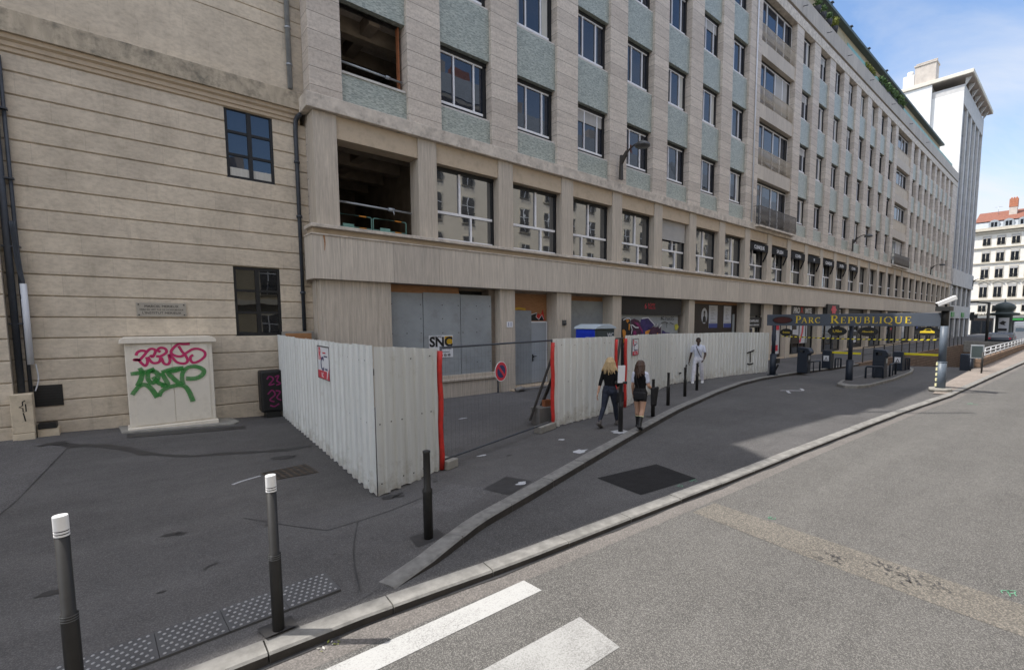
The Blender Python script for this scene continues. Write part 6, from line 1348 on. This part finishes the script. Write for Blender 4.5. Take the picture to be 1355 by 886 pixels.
mb = MB(); mb.fbox((31.6, 3.62, 0), *YN, -.26, .26, .62, 1.30, -.05, .05, 0); mb.build('frame', 'pipe', Ip, bevel=.01); mb = MB(); mb.fbox((31.55, 3.62, 0), *YN, -.21, .21, .68, 1.24, .0, .012, 0); mb.build('glazing', 'darkgreen', Ip)
for y in (3.40, 3.84): mb = MB(); mb.tube([(31.6, y, -.05), (31.6, y, .6)], .035, 8); mb.build('leg', 'navy', Ip)
mb = MB(); mb.box(33.3, 33.8, 3.95, 4.5, LANE-.2, .72); tag(mb.build('control_cabinet', 'navy', bevel=.02), 'narrow dark blue control cabinet at the top of the ramp', 'cabinet')
mb = MB(); mb.tube([(30.6, 3.3, -.05), (30.6, 3.3, 1.0)], .035, 8); tag(mb.build('bollard', 'bolt'), 'thin dark post in front of the low brown wall', 'post')
# ------------------------------------------------------------------ street lamps on the facade
def wall_lamp(x, y, z, label):
    R = thing('wall_lamp', label, 'street lamp', (x, y, z), 0, 'lamps on the facade')
    mb = MB(); mb.prism([(-.10, 0), (-.10, .12), (-.05, 1.15), (.05, 1.15), (.10, .12), (.10, 0)], (0, 0, 0), *XF, 0, .12, 0); mb.prism([(0, .55), (-.42, 1.1), (-.46, 1.28), (-.36, 1.28), (-.06, .95), (0, .95)], (-.05, 0, 0), (0, 1, 0), (0, 0, 1), (1, 0, 0), 0, .10, 0); mb.build('bracket', 'iron', R, world=False)
    mb = MB(); mb.tube(catmull([(0, -.25, .95), (0, -.5, 1.25), (0, -.85, 1.42), (0, -1.15, 1.42)], 5), .04, 8); mb.build('arm', 'iron', R, world=False)
    mb = MB(); mb._lathe([(.02, .15), (.10, .14), (.30, .04), (.36, -.04), (.36, -.10), (.30, -.14), (.0, -.15)], (0, -1.35, 1.34), 18, 0, True); mb.build('lamp_head', 'lamp_head', R, world=False); return R
wl = wall_lamp(15.65, 13.48, 8.35, 'street lamp on a curved bracket nearest the viewer, left of the roller-shuttered window')
wl.scale = (.85, .85, .85)
dup(wl, (44.9, 13.48, 8.25), 0, 'street lamp on a curved bracket above the black awnings'); dup(wl, (74.2, 13.48, 8.25), 0, 'street lamp on a curved bracket past the second balconies'); dup(wl, (105.6, 13.34, 8.4), 0, 'street lamp on a bracket at the foot of the white tower')
# ------------------------------------------------------------------ far street things
mb = MB(); 
Ml = thing('street_lamp', 'dark lamp post with a short flat arm beside the ramp', 'street lamp', (70, 7.35, -.3)); mb.tube([(70, 7.35, -.3), (70, 7.35, 4.6)], .13, 10); mb.build('post', 'bolt', Ml); mb = MB(); mb.tube([(70, 7.35, 4.5), (70, 8.4, 4.62)], .08, 8); mb.build('arm', 'bolt', Ml); mb = MB(); mb.box(69.8, 70.2, 8.2, 8.9, 4.55, 4.7); mb.build('lamp_head', 'bolt', Ml)
Mc = thing('poster_column', 'dark green domed poster column in the square', 'column', (86, 7.45, -.3)); c = (86, 7.45, 0)
mb = MB(); mb._lathe([(.70, -.3), (.70, .2), (.58, .3), (.58, 3.25), (.66, 3.3)], c, 20, 0, True); mb.build('drum', 'darkgreen', Mc)
mb = MB(); mb._lathe([(.7, 3.3), (1.02, 3.35), (1.08, 3.5), (1.02, 3.62), (.62, 3.68), (.58, 3.9), (.74, 4.1), (.78, 4.4), (.6, 4.75), (.25, 4.98), (.06, 5.05), (.04, 5.4), (.0, 5.45)], c, 24, 0, True); mb.build('dome', 'darkgreen', Mc)
mb = MB(); 
for i in range(8): a0 = math.radians(150+i*9); a1 = math.radians(150+(i+1)*9); mb.quad((86+.6*math.cos(a0), 7.45+.6*math.sin(a0), .6), (86+.6*math.cos(a1), 7.45+.6*math.sin(a1), .6), (86+.6*math.cos(a1), 7.45+.6*math.sin(a1), 3.0), (86+.6*math.cos(a0), 7.45+.6*math.sin(a0), 3.0))
po = mb.build('poster', 'poster_white', Mc); mb = MB(); mb.prism([(-.25, 2.3), (0, 2.6), (.25, 2.4), (.1, 2.2), (.2, 2.0), (-.1, 2.1)], (85.38, 7.45, 0), *YN, 0, .01); mb.prism([(-.3, 1.3), (.3, 1.3), (.3, 1.6), (-.3, 1.6)], (85.38, 7.45, 0), *YN, 0, .01); mb.build('print', 'bolt', po)
def vehicle(name, label, x, y, prof, wid, paint, wins, wheels, rz=0, zb=-.3):
    R = thing(name, label, 'van' if 'van' in name else 'car', (x, y, zb), rz); mb = MB(); mb.prism(prof, (0, wid/2, 0), (1, 0, 0), (0, 0, 1), (0, -1, 0), 0, wid, 0); mb.build('body', paint, R, world=False, bevel=.09)
    for P, kind in wins:
        mb = MB()
        if kind == 'side':
            for s in (1, -1): mb.prism(P, (0, s*(wid/2-.01 if s > 0 else wid/2-.01), 0), (1, 0, 0), (0, 0, 1), (0, s, 0), 0, .02, 0)
        else: mb.prism(P, (0, 0, 0), (0, 1, 0), (0, 0, 1), (-1, 0, 0), 0, .02, 0) if False else mb.add([(*p,) for p in P]+[(p[0]+.03, p[1], p[2]) for p in P], [(0, 1, 2, 3), (7, 6, 5, 4), (0, 4, 5, 1), (2, 6, 7, 3)], 0)
        mb.build('window', 'glass_dark', R, world=False)
    for wx in wheels:
        for s in (1, -1):
            mb = MB(); mb.tube([(wx, s*(wid/2-.2), .32), (wx, s*(wid/2+.01), .32)], .32, 18, 0); t_ = mb.build('wheel', 'tyre', R, world=False); mb = MB(); mb.tube([(wx, s*(wid/2+.005), .32), (wx, s*(wid/2+.02), .32)], .2, 12, 0); mb.build('rim', 'pipe', t_, world=False)
    for s in (1, -1): mb = MB(); mb.box(prof[0][0]-.03, prof[0][0]+.05, s*(wid/2-.22)-.09, s*(wid/2-.22)+.09, .75, 1.0); mb.build('tail_light', 'signred', R, world=False)
    mb = MB(); mb.box(prof[0][0]-.02, prof[0][0]+.02, -.26, .26, .55, .66); mb.build('number_plate', 'signwhite', R, world=False)
    return R
vehicle('parked_car', 'dark blue grey car seen from behind beyond the pipe railing', 74.5, 6.5, [(-2.0, .25), (-2.05, .8), (-1.95, 1.0), (-1.55, 1.42), (-.6, 1.55), (.5, 1.48), (1.1, 1.05), (1.95, .9), (2.05, .5), (2.0, .25)], 2.15, 'car_blue', [([(-1.3, 1.05), (-1.2, 1.38), (-.5, 1.46), (.4, 1.4), (.8, 1.05)], 'side'), ([(-1.99, -.7, 1.0), (-1.99, .7, 1.0), (-1.63, .62, 1.38), (-1.63, -.62, 1.38)], 'rear')], (-1.25, 1.25))
vehicle('delivery_van', 'white delivery van cut by the right edge of the photo', 83.0, 5.0, [(-2.6, .3), (-2.6, 2.2), (-2.45, 2.75), (1.2, 2.8), (1.9, 1.6), (2.7, 1.3), (2.8, .6), (2.7, .3)], 2.1, 'car_white', [([(.6, 1.55), (.6, 2.3), (1.2, 2.3), (1.6, 1.55)], 'side'), ([(-2.63, -.85, 1.6), (-2.63, .85, 1.6), (-2.58, .8, 2.3), (-2.58, -.8, 2.3)], 'rear')], (-1.6, 1.9), zb=-.3)
for x, y, z, l in ((107.2, 13.3, 3.4, 'black pharmacy style cross sign at the tower corner'),):
    mb = MB(); r = .7; c = .28; mb.prism([(-c, -r), (c, -r), (c, -c), (r, -c), (r, c), (c, c), (c, r), (-c, r), (-c, c), (-r, c), (-r, -c), (-c, -c)], (x, y, z), *YN, -.1, .1); mb.box(x-.05, x+.05, y, y+1.2, z-.05, z+.05); tag(mb.build('cross_sign', 'bolt'), l, 'sign')
Mc.scale = (1.45, 1.45, 1.0)
# ------------------------------------------------------------------ plants on the roof terrace
def leaves(mb, c, r, n, s, seed):
    q = random.Random(seed)
    for _ in range(n):
        d = Vector((q.gauss(0, 1), q.gauss(0, 1), q.gauss(0, 1))); d.normalize(); p = Vector(c)+Vector((d.x*r[0], d.y*r[1], d.z*r[2]))*(q.random()**.4)
        a = Vector((q.gauss(0, 1), q.gauss(0, 1), q.gauss(0, 1))).normalized(); b = a.cross(d)
        if b.length < .05: continue
        b.normalize(); ss = s*q.uniform(.6, 1.3); mb.quad(p-a*ss, p+b*ss*.5, p+a*ss, p-b*ss*.5)
for i, (x, lf, lab) in enumerate(((35.9, 'leaf', 'small green plant in the first dark pot on the roof edge'), (36.9, 'leaf', 'second potted plant on the roof edge, sparse and pale'), (38.0, 'leaf', 'third potted plant on the roof edge, thin leaves'), (39.2, 'leaf2', 'bright yellow green bush in the fourth pot on the roof edge'))):
    R = thing('potted_plant', lab, 'plant', (x, 13.62, 23.2), 0, 'plants on the roof edge'); mb = MB(); mb._lathe([(.17, 0), (.25, .42), (.22, .42)], (x, 13.62, 23.2), 12); mb.build('pot', 'pot', R)
    mb = MB(); leaves(mb, (x, 13.62, 23.95 if i == 3 else 23.85), (.34, .3, .42 if i == 3 else .3), 260 if i == 3 else 120, .085, i); mb.build('foliage', lf, R)
R = thing('hedge', 'dark green bushy hedge overflowing the roof parapet', 'hedge', (55, 13.62, 23.2)); mb = MB()
for i in range(14): x = lerp(50.5, 57.8, i/13); leaves(mb, (x, 13.6, 23.55+.28*math.sin(i*1.7)*.5+.02*i), (.5, .3, .40+.012*i), 190, .11, 40+i)
mb.build('foliage', 'leaf', R)
mb = MB(); mb.box(50.2, 58, 13.5, 13.75, 23.2, 23.45); mb.build('planter', 'pot', R)
R = thing('shrub', 'small light green shrub on the roof parapet before the hedge', 'shrub', (47.5, 13.62, 23.2)); mb = MB()
for i in range(4): leaves(mb, (46.6+i*.6, 13.6, 23.5), (.35, .25, .3), 120, .09, 80+i)
mb.build('foliage', 'leaf2', R); mb = MB(); mb.box(46.3, 48.7, 13.55, 13.7, 23.2, 23.3); mb.build('planter', 'pot', R)
# site barrier seen through the gutted first-floor opening
R = thing('site_barrier', 'green and orange site barrier inside the open first-floor window', 'barrier', (5.4, 14.1, 4.97)); mb = MB()
for x0, x1 in ((4.45, 5.45), (5.5, 6.5)):
    mb.tube([(x0, 14.12, 5.0), (x0, 14.12, 5.42), (x0+.03, 14.12, 5.45), (x1-.03, 14.12, 5.45), (x1, 14.12, 5.42), (x1, 14.12, 5.0)], .016, 6, 0); mb.tube([(x0, 14.12, 5.12), (x1, 14.12, 5.12)], .014, 6, 0)
    for z in (5.45, 5.12): mb.tube([(x0+.65, 14.12, z), (x0+.85, 14.12, z)], .02, 6, 1)
    mb.box(x0+.2, x0+.5, 14.11, 14.13, 5.0, 5.2, 0)
mb.build('frame', ['teal' if 'teal' in M else 'copperlight', 'orange'], R)
# ------------------------------------------------------------------ people
import numpy as np
def remesh(mb, name, voxel, smooth=3):
    me = bpy.data.meshes.new(name); me.from_pydata(mb.v, [], mb.f); me.update(); o = bpy.data.objects.new(name, me); C.objects.link(o)
    m = o.modifiers.new('r', 'REMESH'); m.mode = 'VOXEL'; m.voxel_size = voxel; m.use_smooth_shade = True
    s = o.modifiers.new('s', 'SMOOTH'); s.iterations = smooth; s.factor = .5
    dg = bpy.context.evaluated_depsgraph_get(); dg.update(); out = bpy.data.meshes.new_from_object(o.evaluated_get(dg)); bpy.data.objects.remove(o); bpy.data.meshes.remove(me); out.name = name; return out
def capsule(mb, a, b, ra, rb, n=10):
    a, b = Vector(a), Vector(b); d = (b-a); L_ = d.length; d = d.normalized() if L_ > 1e-6 else Vector((0, 0, 1)); pts, rs = [], []
    for t in (-.98, -.75, -.4, 0): pts.append(a+d*ra*t); rs.append(ra*math.sqrt(max(.02, 1-t*t)))
    for t in (0, .4, .75, .98): pts.append(b+d*rb*t); rs.append(rb*math.sqrt(max(.02, 1-t*t)))
    mb.tube(pts, rs, n)
class Body:
    def __init__(s): s.p = []
    def cap(s, a, b, ra, rb, m): s.p.append((Vector(a), Vector(b), ra, rb, m))
    def ell(s, c, r, m):                                    # flattened mass as a fan of capsules
        rx, ry, rz = r; k = max(0, rx-ry)
        for t in (-1, -.5, 0, .5, 1): x = c[0]+k*t; q = math.sqrt(max(.2, 1-(.75*t)**2)); s.cap((x, c[1], c[2]-max(0, rz-ry)*q), (x, c[1], c[2]+max(0, rz-ry)*q), ry*q**.3, ry*q**.3, m)
    def mesh(s, name, mats, voxel=.008):
        mb = MB()
        for a, b, ra, rb, m in s.p: capsule(mb, a, b, ra, rb)
        me = remesh(mb, name, voxel); n = len(me.polygons); cen = np.zeros(n*3); me.polygons.foreach_get('center', cen); cen = cen.reshape(-1, 3); best = np.full(n, 9.0); idx = np.zeros(n, int); names = list(mats)
        for a, b, ra, rb, m in s.p:
            A_, B_ = np.array(a), np.array(b); d = B_-A_; L2 = max(1e-9, d@d); t = np.clip(((cen-A_)@d)/L2, 0, 1); dist = np.linalg.norm(cen-(A_+t[:, None]*d), axis=1)-(ra+(rb-ra)*t); k = dist < best; best[k] = dist[k]; idx[k] = names.index(m)
        for m in names: me.materials.append(M[m])
        me.polygons.foreach_set('material_index', idx.astype(np.int32)); me.polygons.foreach_set('use_smooth', np.ones(n, bool)); me.update(); return me
def hand(bd, w_, d, side, palm, h, m, curl=.55, grip=0.0):
    # palm and five curled fingers leaving the wrist along d; palm = normal of the palm side
    d = Vector(d).normalized(); pn = Vector(palm); pn = (pn-d*pn.dot(d)).normalized(); ac = d.cross(pn)*side; L_ = h*.108; w_ = Vector(w_); W = h*.046
    pe = w_+d*L_*.48
    for t in (-.36, -.12, .12, .36): bd.cap(w_+d*.012+ac*W*t*.6, pe+ac*W*t, .0125, .0125, m)
    for t, l in ((-.42, .78), (-.14, .98), (.14, 1.05), (.42, .95)):
        p = pe+ac*W*t*1.05; dd = d.copy(); seg = L_*.52*l/2.6
        for j, cu in enumerate((.35+grip, .75+grip, .6+grip)):
            ang = cu*curl; dd = (dd*math.cos(ang)+pn*math.sin(ang)).normalized(); q = p+dd*seg*(1.15-.12*j); bd.cap(p, q, .0092-.0006*j, .0088-.0007*j, m); p = q
    tb = w_+d*L_*.16+ac*W*.42; t1 = tb+(d*.6+ac*.75+pn*.35).normalized()*L_*.24; t2 = t1+(d*.85+ac*.1+pn*.5).normalized()*L_*.2; bd.cap(tb, t1, .0125, .0108, m); bd.cap(t1, t2, .0105, .009, m)
def rot(v, ax, a): return Matrix.Rotation(a, 3, ax) @ Vector(v)
def figure(name, label, loc, rz, H, fem, legs, arms, mt, head_turn=0.0, head_tilt=0.0, sleeve='elbow', trouser='ankle', shoe_h=.06, lean=0.0, loose=1.0, spread=0.0):
    R = thing('person', label, 'person', loc, rz, 'people on the pavement'); bd = Body(); K = H
    hz = .525*K; hw = .052*K; sw = (.092 if fem else .112)*K; sz = .812*K
    low = 0
    J = {}
    for s, (sp, kb) in zip((-1, 1), legs):
        hip = Vector((s*hw, 0, hz)); kn = hip+Vector((s*(.004*K+spread), math.sin(sp), -math.cos(sp)))*(.245*K); an = kn+Vector((s*spread*.7, math.sin(sp-kb), -math.cos(sp-kb)))*(.237*K); J[s] = (hip, kn, an)
    drop = min(J[s][2].z for s in J)-.047*K
    for s in J:
        J[s] = tuple(p-Vector((0, 0, drop)) for p in J[s]); hip, kn, an = J[s]; sp, kb = legs[0 if s < 0 else 1]
        tr = mt['trouser']; lo = mt.get('lower', tr); th = (.060 if fem else .054)*K*(1.06 if loose > 1 else 1)
        mid = hip.lerp(kn, .45)
        bd.cap(hip, mid, th, th*.86, tr); bd.cap(mid, kn, th*.86, .037*K*loose, tr if trouser != 'short' else mt['skin'])
        ca = kn.lerp(an, .32)+Vector((0, -.008*K, 0)); bd.cap(kn, ca, .036*K*loose, .0355*K*loose, lo if trouser != 'short' else mt['skin'])
        if trouser == 'short': sk = kn.lerp(an, .34); bd.cap(sk, sk+(an-sk)*.10, .036*K, .036*K, mt['cuff']); bd.cap(kn.lerp(an, .46), an, .034*K, .027*K, mt['sock'])
        else: bd.cap(ca, an+Vector((0, 0, .012*K)), .0345*K*loose, (.025 if loose <= 1 else .036)*K, lo)
        # foot, heel lifted on the trailing leg
        pit = max(0, -(sp-kb))*.8 if (sp-kb) < -.2 else 0.0
        fd = rot((0, 1, 0), 'X', -pit); up = rot((0, 0, 1), 'X', -pit); hl = an-up*.026*K-fd*.022*K; bl = an-up*.030*K+fd*.072*K; to = an-up*.033*K+fd*.112*K
        for x in (-.011, .011): bd.cap(hl+Vector((x*K, 0, 0)), bl+Vector((x*K*1.2, 0, 0)), .021*K, .019*K, mt['shoe']); bd.cap(bl+Vector((x*K*1.2, 0, 0)), to+Vector((x*K*.7, 0, 0)), .019*K, .015*K, mt['shoe'])
        bd.cap(an-up*.01*K, an+up*shoe_h*K*.4, .031*K, .03*K, mt['shoe'])
    dz = Vector((0, 0, -drop)); ly = lambda z: lean*(z-hz)
    def V_(x, y, z): return Vector((x, y+ly(z), z))+dz
    tp, tr = mt['top'], mt['trouser']
    pr = (.094 if fem else .088)*K
    for x in (-1, -.4, .4, 1): bd.cap(V_(x*pr*.48, -.004*K, .505*K), V_(x*pr*.46, -.004*K, .565*K), .056*K, .054*K, tr)
    if fem:
        for s in (-1, 1): bd.cap(V_(s*.04*K, -.028*K, .515*K), V_(s*.038*K, -.022*K, .54*K), .048*K, .044*K, tr)
    wz = .625*K
    for x in (-1, 0, 1): bd.cap(V_(x*.040*K, 0, .585*K), V_(x*.036*K, 0, wz), .046*K, .045*K, tp if mt.get('tucked', False) is False else tp); bd.cap(V_(x*.036*K, 0, wz), V_(x*.050*K, .004*K, .74*K), .045*K, .054*K, tp); bd.cap(V_(x*.050*K, .004*K, .74*K), V_(x*sw*.52, -.004*K, .795*K), .054*K, .043*K, tp)
    if fem:
        for s in (-1, 1): bd.cap(V_(s*.042*K, .042*K, .728*K), V_(s*.042*K, .04*K, .735*K), .034*K, .03*K, tp)
    bd.cap(V_(-sw*.80, -.004*K, sz-.002*K), V_(-.03*K, -.006*K, sz+.016*K), .031*K, .032*K, mt.get('yoke', tp)); bd.cap(V_(sw*.80, -.004*K, sz-.002*K), V_(.03*K, -.006*K, sz+.016*K), .031*K, .032*K, mt.get('yoke', tp))
    bd.cap(V_(0, -.004*K, .82*K), V_(0, .006*K, .872*K), .033*K, .029*K, mt['skin'])
    sl = mt['sleeve']
    for s, (sw_, ab, eb, inn) in zip((-1, 1), arms):
        sh = V_(s*sw, -.004*K, sz-.006*K); d1 = Vector((s*math.sin(ab), math.sin(sw_)*math.cos(ab), -math.cos(sw_)*math.cos(ab))).normalized(); el = sh+d1*.172*K
        d2 = rot(d1, 'X', eb); d2 = (d2+Vector((-s*inn, 0, 0))).normalized(); wr = el+d2*.148*K
        if sleeve == 'elbow': bd.cap(sh, el, .031*K, .026*K, sl); bd.cap(el, el.lerp(wr, .25), .025*K, .024*K, sl); bd.cap(el.lerp(wr, .25), wr, .0215*K, .0155*K, mt['skin'])
        else: m_ = sh.lerp(el, .62); bd.cap(sh, m_, .034*K, .036*K, sl); bd.cap(m_, el, .027*K, .0245*K, mt['skin']); bd.cap(el, el.lerp(wr, .3), .0245*K, .025*K, mt['skin']); bd.cap(el.lerp(wr, .3), wr, .025*K, .0165*K, mt['skin'])
        hand(bd, wr, d2, -s if True else s, (-s, .25, 0), K, mt['skin']); J['w%d' % s] = wr; J['e%d' % s] = el; J['s%d' % s] = sh; J['d%d' % s] = d2
    hc = V_(0, .014*K, .928*K); hr = Matrix.Rotation(head_turn, 3, 'Z') @ Matrix.Rotation(head_tilt, 3, 'X')
    Hd = lambda x, y, z: hc+hr @ Vector((x*K, y*K, z*K))
    sk = mt['skin']
    bd.cap(Hd(0, -.012, .012), Hd(0, .010, .014), .052*K, .050*K, sk); bd.cap(Hd(0, .012, .0), Hd(0, .026, -.036), .044*K, .029*K, sk)
    bd.cap(Hd(0, .055, .012), Hd(0, .064, -.006), .006*K, .0085*K, sk)                    # nose
    for s in (-1, 1): bd.cap(Hd(s*.050, -.004, .010), Hd(s*.050, -.006, -.010), .008*K, .006*K, sk); bd.cap(Hd(s*.012, .052, -.022), Hd(s*.003, .054, -.022), .0048*K, .0052*K, mt.get('lip', sk))
    me = bd.mesh('body', sorted({p[4] for p in bd.p})); o = bpy.data.objects.new('body', me); C.objects.link(o); o.parent = R; ABS[o] = Vector(loc)
    ey = MB()
    for s in (-1, 1):
        c = Hd(s*.0195, .0515, .012); ey._lathe([(.0001, -.0065*K), (.005*K, -.004*K), (.0065*K, 0), (.005*K, .004*K), (.0001, .0065*K)], tuple(c), 8)
    ey.build('eyes', 'black', R, world=False)
    J['Hd'] = Hd; J['hip'] = V_(0, 0, hz); J['V'] = V_; return R, J
def hair(R, J, K, mat, strands, cap_r, seed, low, flare=.08):
    q = random.Random(seed); Hd = J['Hd']; bd = Body()
    bd.cap(Hd(0, -.016, .020), Hd(0, .000, .024), cap_r*K, (cap_r-.002)*K, mat)
    for i in range(strands):
        a = lerp(-2.35, 2.35, i/(strands-1))+q.uniform(-.06, .06); x, y = math.sin(a), -math.cos(a); top = Hd(x*.030, y*.030-.012, .048); m1 = Hd(x*.056, y*.056-.012, .0); wv = q.uniform(-.01, .01)
        ln = lerp(low, low*.62, min(1, abs(a)/2.3))*q.uniform(.86, 1.06); m2 = Hd(x*(.066+.4*(flare-.08))+wv, y*.055-.018, -.055); m3 = Hd(x*flare+q.uniform(-.014, .014), y*.050-.026+q.uniform(-.008, .008), -ln)
        bd.cap(top, m1, .020*K, .019*K, mat); bd.cap(m1, m2, .0165*K, .014*K, mat); mm = m2.lerp(m3, .5)+Vector((q.uniform(-.008, .008), q.uniform(-.008, .004), 0))*K; bd.cap(m2, mm, .014*K, .0125*K, mat); bd.cap(mm, m3, .0125*K, .006*K, mat)
    me = bd.mesh('hair', [mat], .007); o = bpy.data.objects.new('hair', me); C.objects.link(o); o.parent = R; return o
def bag(R, J, name, c, sx, sy, sz, mat, strap):
    mb = MB(); mb.box(c[0]-sx, c[0]+sx, c[1]-sy, c[1]+sy, c[2]-sz, c[2]+sz); o = mb.build(name, mat, R, world=False, bevel=min(sx, sy)*.6)
    if strap: mb = MB(); mb.tube(catmull(strap, 6), .011, 6); mb.build('strap', mat, o, world=False)
    return o
HDG = math.atan2(-.95, .32)
# blonde woman walking away
K = 1.66
R, J = figure('a', 'blonde woman in black top and dark jeans walking away, carrying a dark bag', (8.33, 7.42, 0), HDG, K, True, ((-.36, .30), (.34, .06)), ((-.30, .16, .12, -.02), (.02, .12, .75, .15)), dict(trouser='jeans', top='shirt_black', sleeve='shirt_black', skin='skin', shoe='shoe_dark', lip='pink'), sleeve='elbow', trouser='ankle')
hair(R, J, K, 'hair_blond', 21, .056, 5, .165, .118)
w1 = J['w1']; bag(R, J, 'handbag', (w1.x+.02, w1.y-.02, w1.z-.16), .05, .15, .12, 'blackmatt', [(w1.x+.02, w1.y-.12, w1.z-.06), (w1.x+.02, w1.y, w1.z+.02), (w1.x+.02, w1.y+.09, w1.z-.06)])
# curly woman in shorts
K = 1.57
R, J = figure('b', 'curly brown haired woman in black vest and shorts with white sleeves and black socks', (8.68, 6.80, 0), HDG, K, True, ((.16, .05), (-.20, .30)), ((.02, .14, .35, .05), (.12, .16, .95, .05)), dict(trouser='blackmatt', top='shirt_black', sleeve='shirt_white', yoke='shirt_white', skin='skin', shoe='black', cuff='paleyellow', sock='black', lip='pink'), head_turn=-.55, sleeve='short', trouser='short', shoe_h=.12)
hair(R, J, K, 'hair_brown', 19, .060, 9, .185, .095)
V_ = J['V']; bag(R, J, 'shoulder_bag', (.05, -.175, .50*K), .14, .045, .085, 'blackmatt', [tuple(V_(-.105, -.04, .83*K)), tuple(V_(-.06, -.11, .74*K)), tuple(V_(.0, -.125, .62*K)), (.04, -.17, .55*K)])
mb = MB(); P = J['w1']; bdj = Body()
for i in range(6): bdj.cap((P.x+.03+.01*i, P.y-.12+.05*i, P.z+.03), (P.x+.04+.012*math.sin(i*2), P.y-.14+.055*i, P.z-.34+.03*math.sin(i*1.3)), .035, .03, 'blackmatt')
me = bdj.mesh('jacket', ['blackmatt'], .01); o = bpy.data.objects.new('jacket', me); C.objects.link(o); o.parent = R
# man in white walking towards the viewer
K = 1.83
R, J = figure('c', 'man in white T-shirt and white trousers with a thin black strap walking beside the hoarding', (16.95, 10.40, 0), math.atan2(.86, -.5), K, False, ((-.20, .10), (.22, .02)), ((.10, .24, .80, .42), (-.12, .22, .22, .0)), dict(trouser='trouser_white', top='shirt_white', sleeve='shirt_white', skin='skin_dark', shoe='shoe'), head_turn=.1, sleeve='short', trouser='ankle', loose=1.3, spread=.11)
Hd = J['Hd']; bd = Body(); bd.cap(Hd(0, -.018, .022), Hd(0, .004, .032), .0545*K, .050*K, 'hair_black'); me = bd.mesh('hair', ['hair_black'], .008); o = bpy.data.objects.new('hair', me); C.objects.link(o); o.parent = R
V_ = J['V']; mb = MB(); mb.tube(catmull([tuple(V_(.085, -.01, .835*K)), tuple(V_(.06, .085, .79*K)), tuple(V_(.0, .125, .71*K)), tuple(V_(-.07, .115, .63*K)), tuple(V_(-.13, .06, .575*K)), tuple(V_(-.12, -.06, .6*K)), tuple(V_(0, -.11, .73*K)), tuple(V_(.07, -.07, .82*K)), tuple(V_(.085, -.01, .838*K))], 5), .013, 6); mb.build('strap', 'blackmatt', R, world=False)
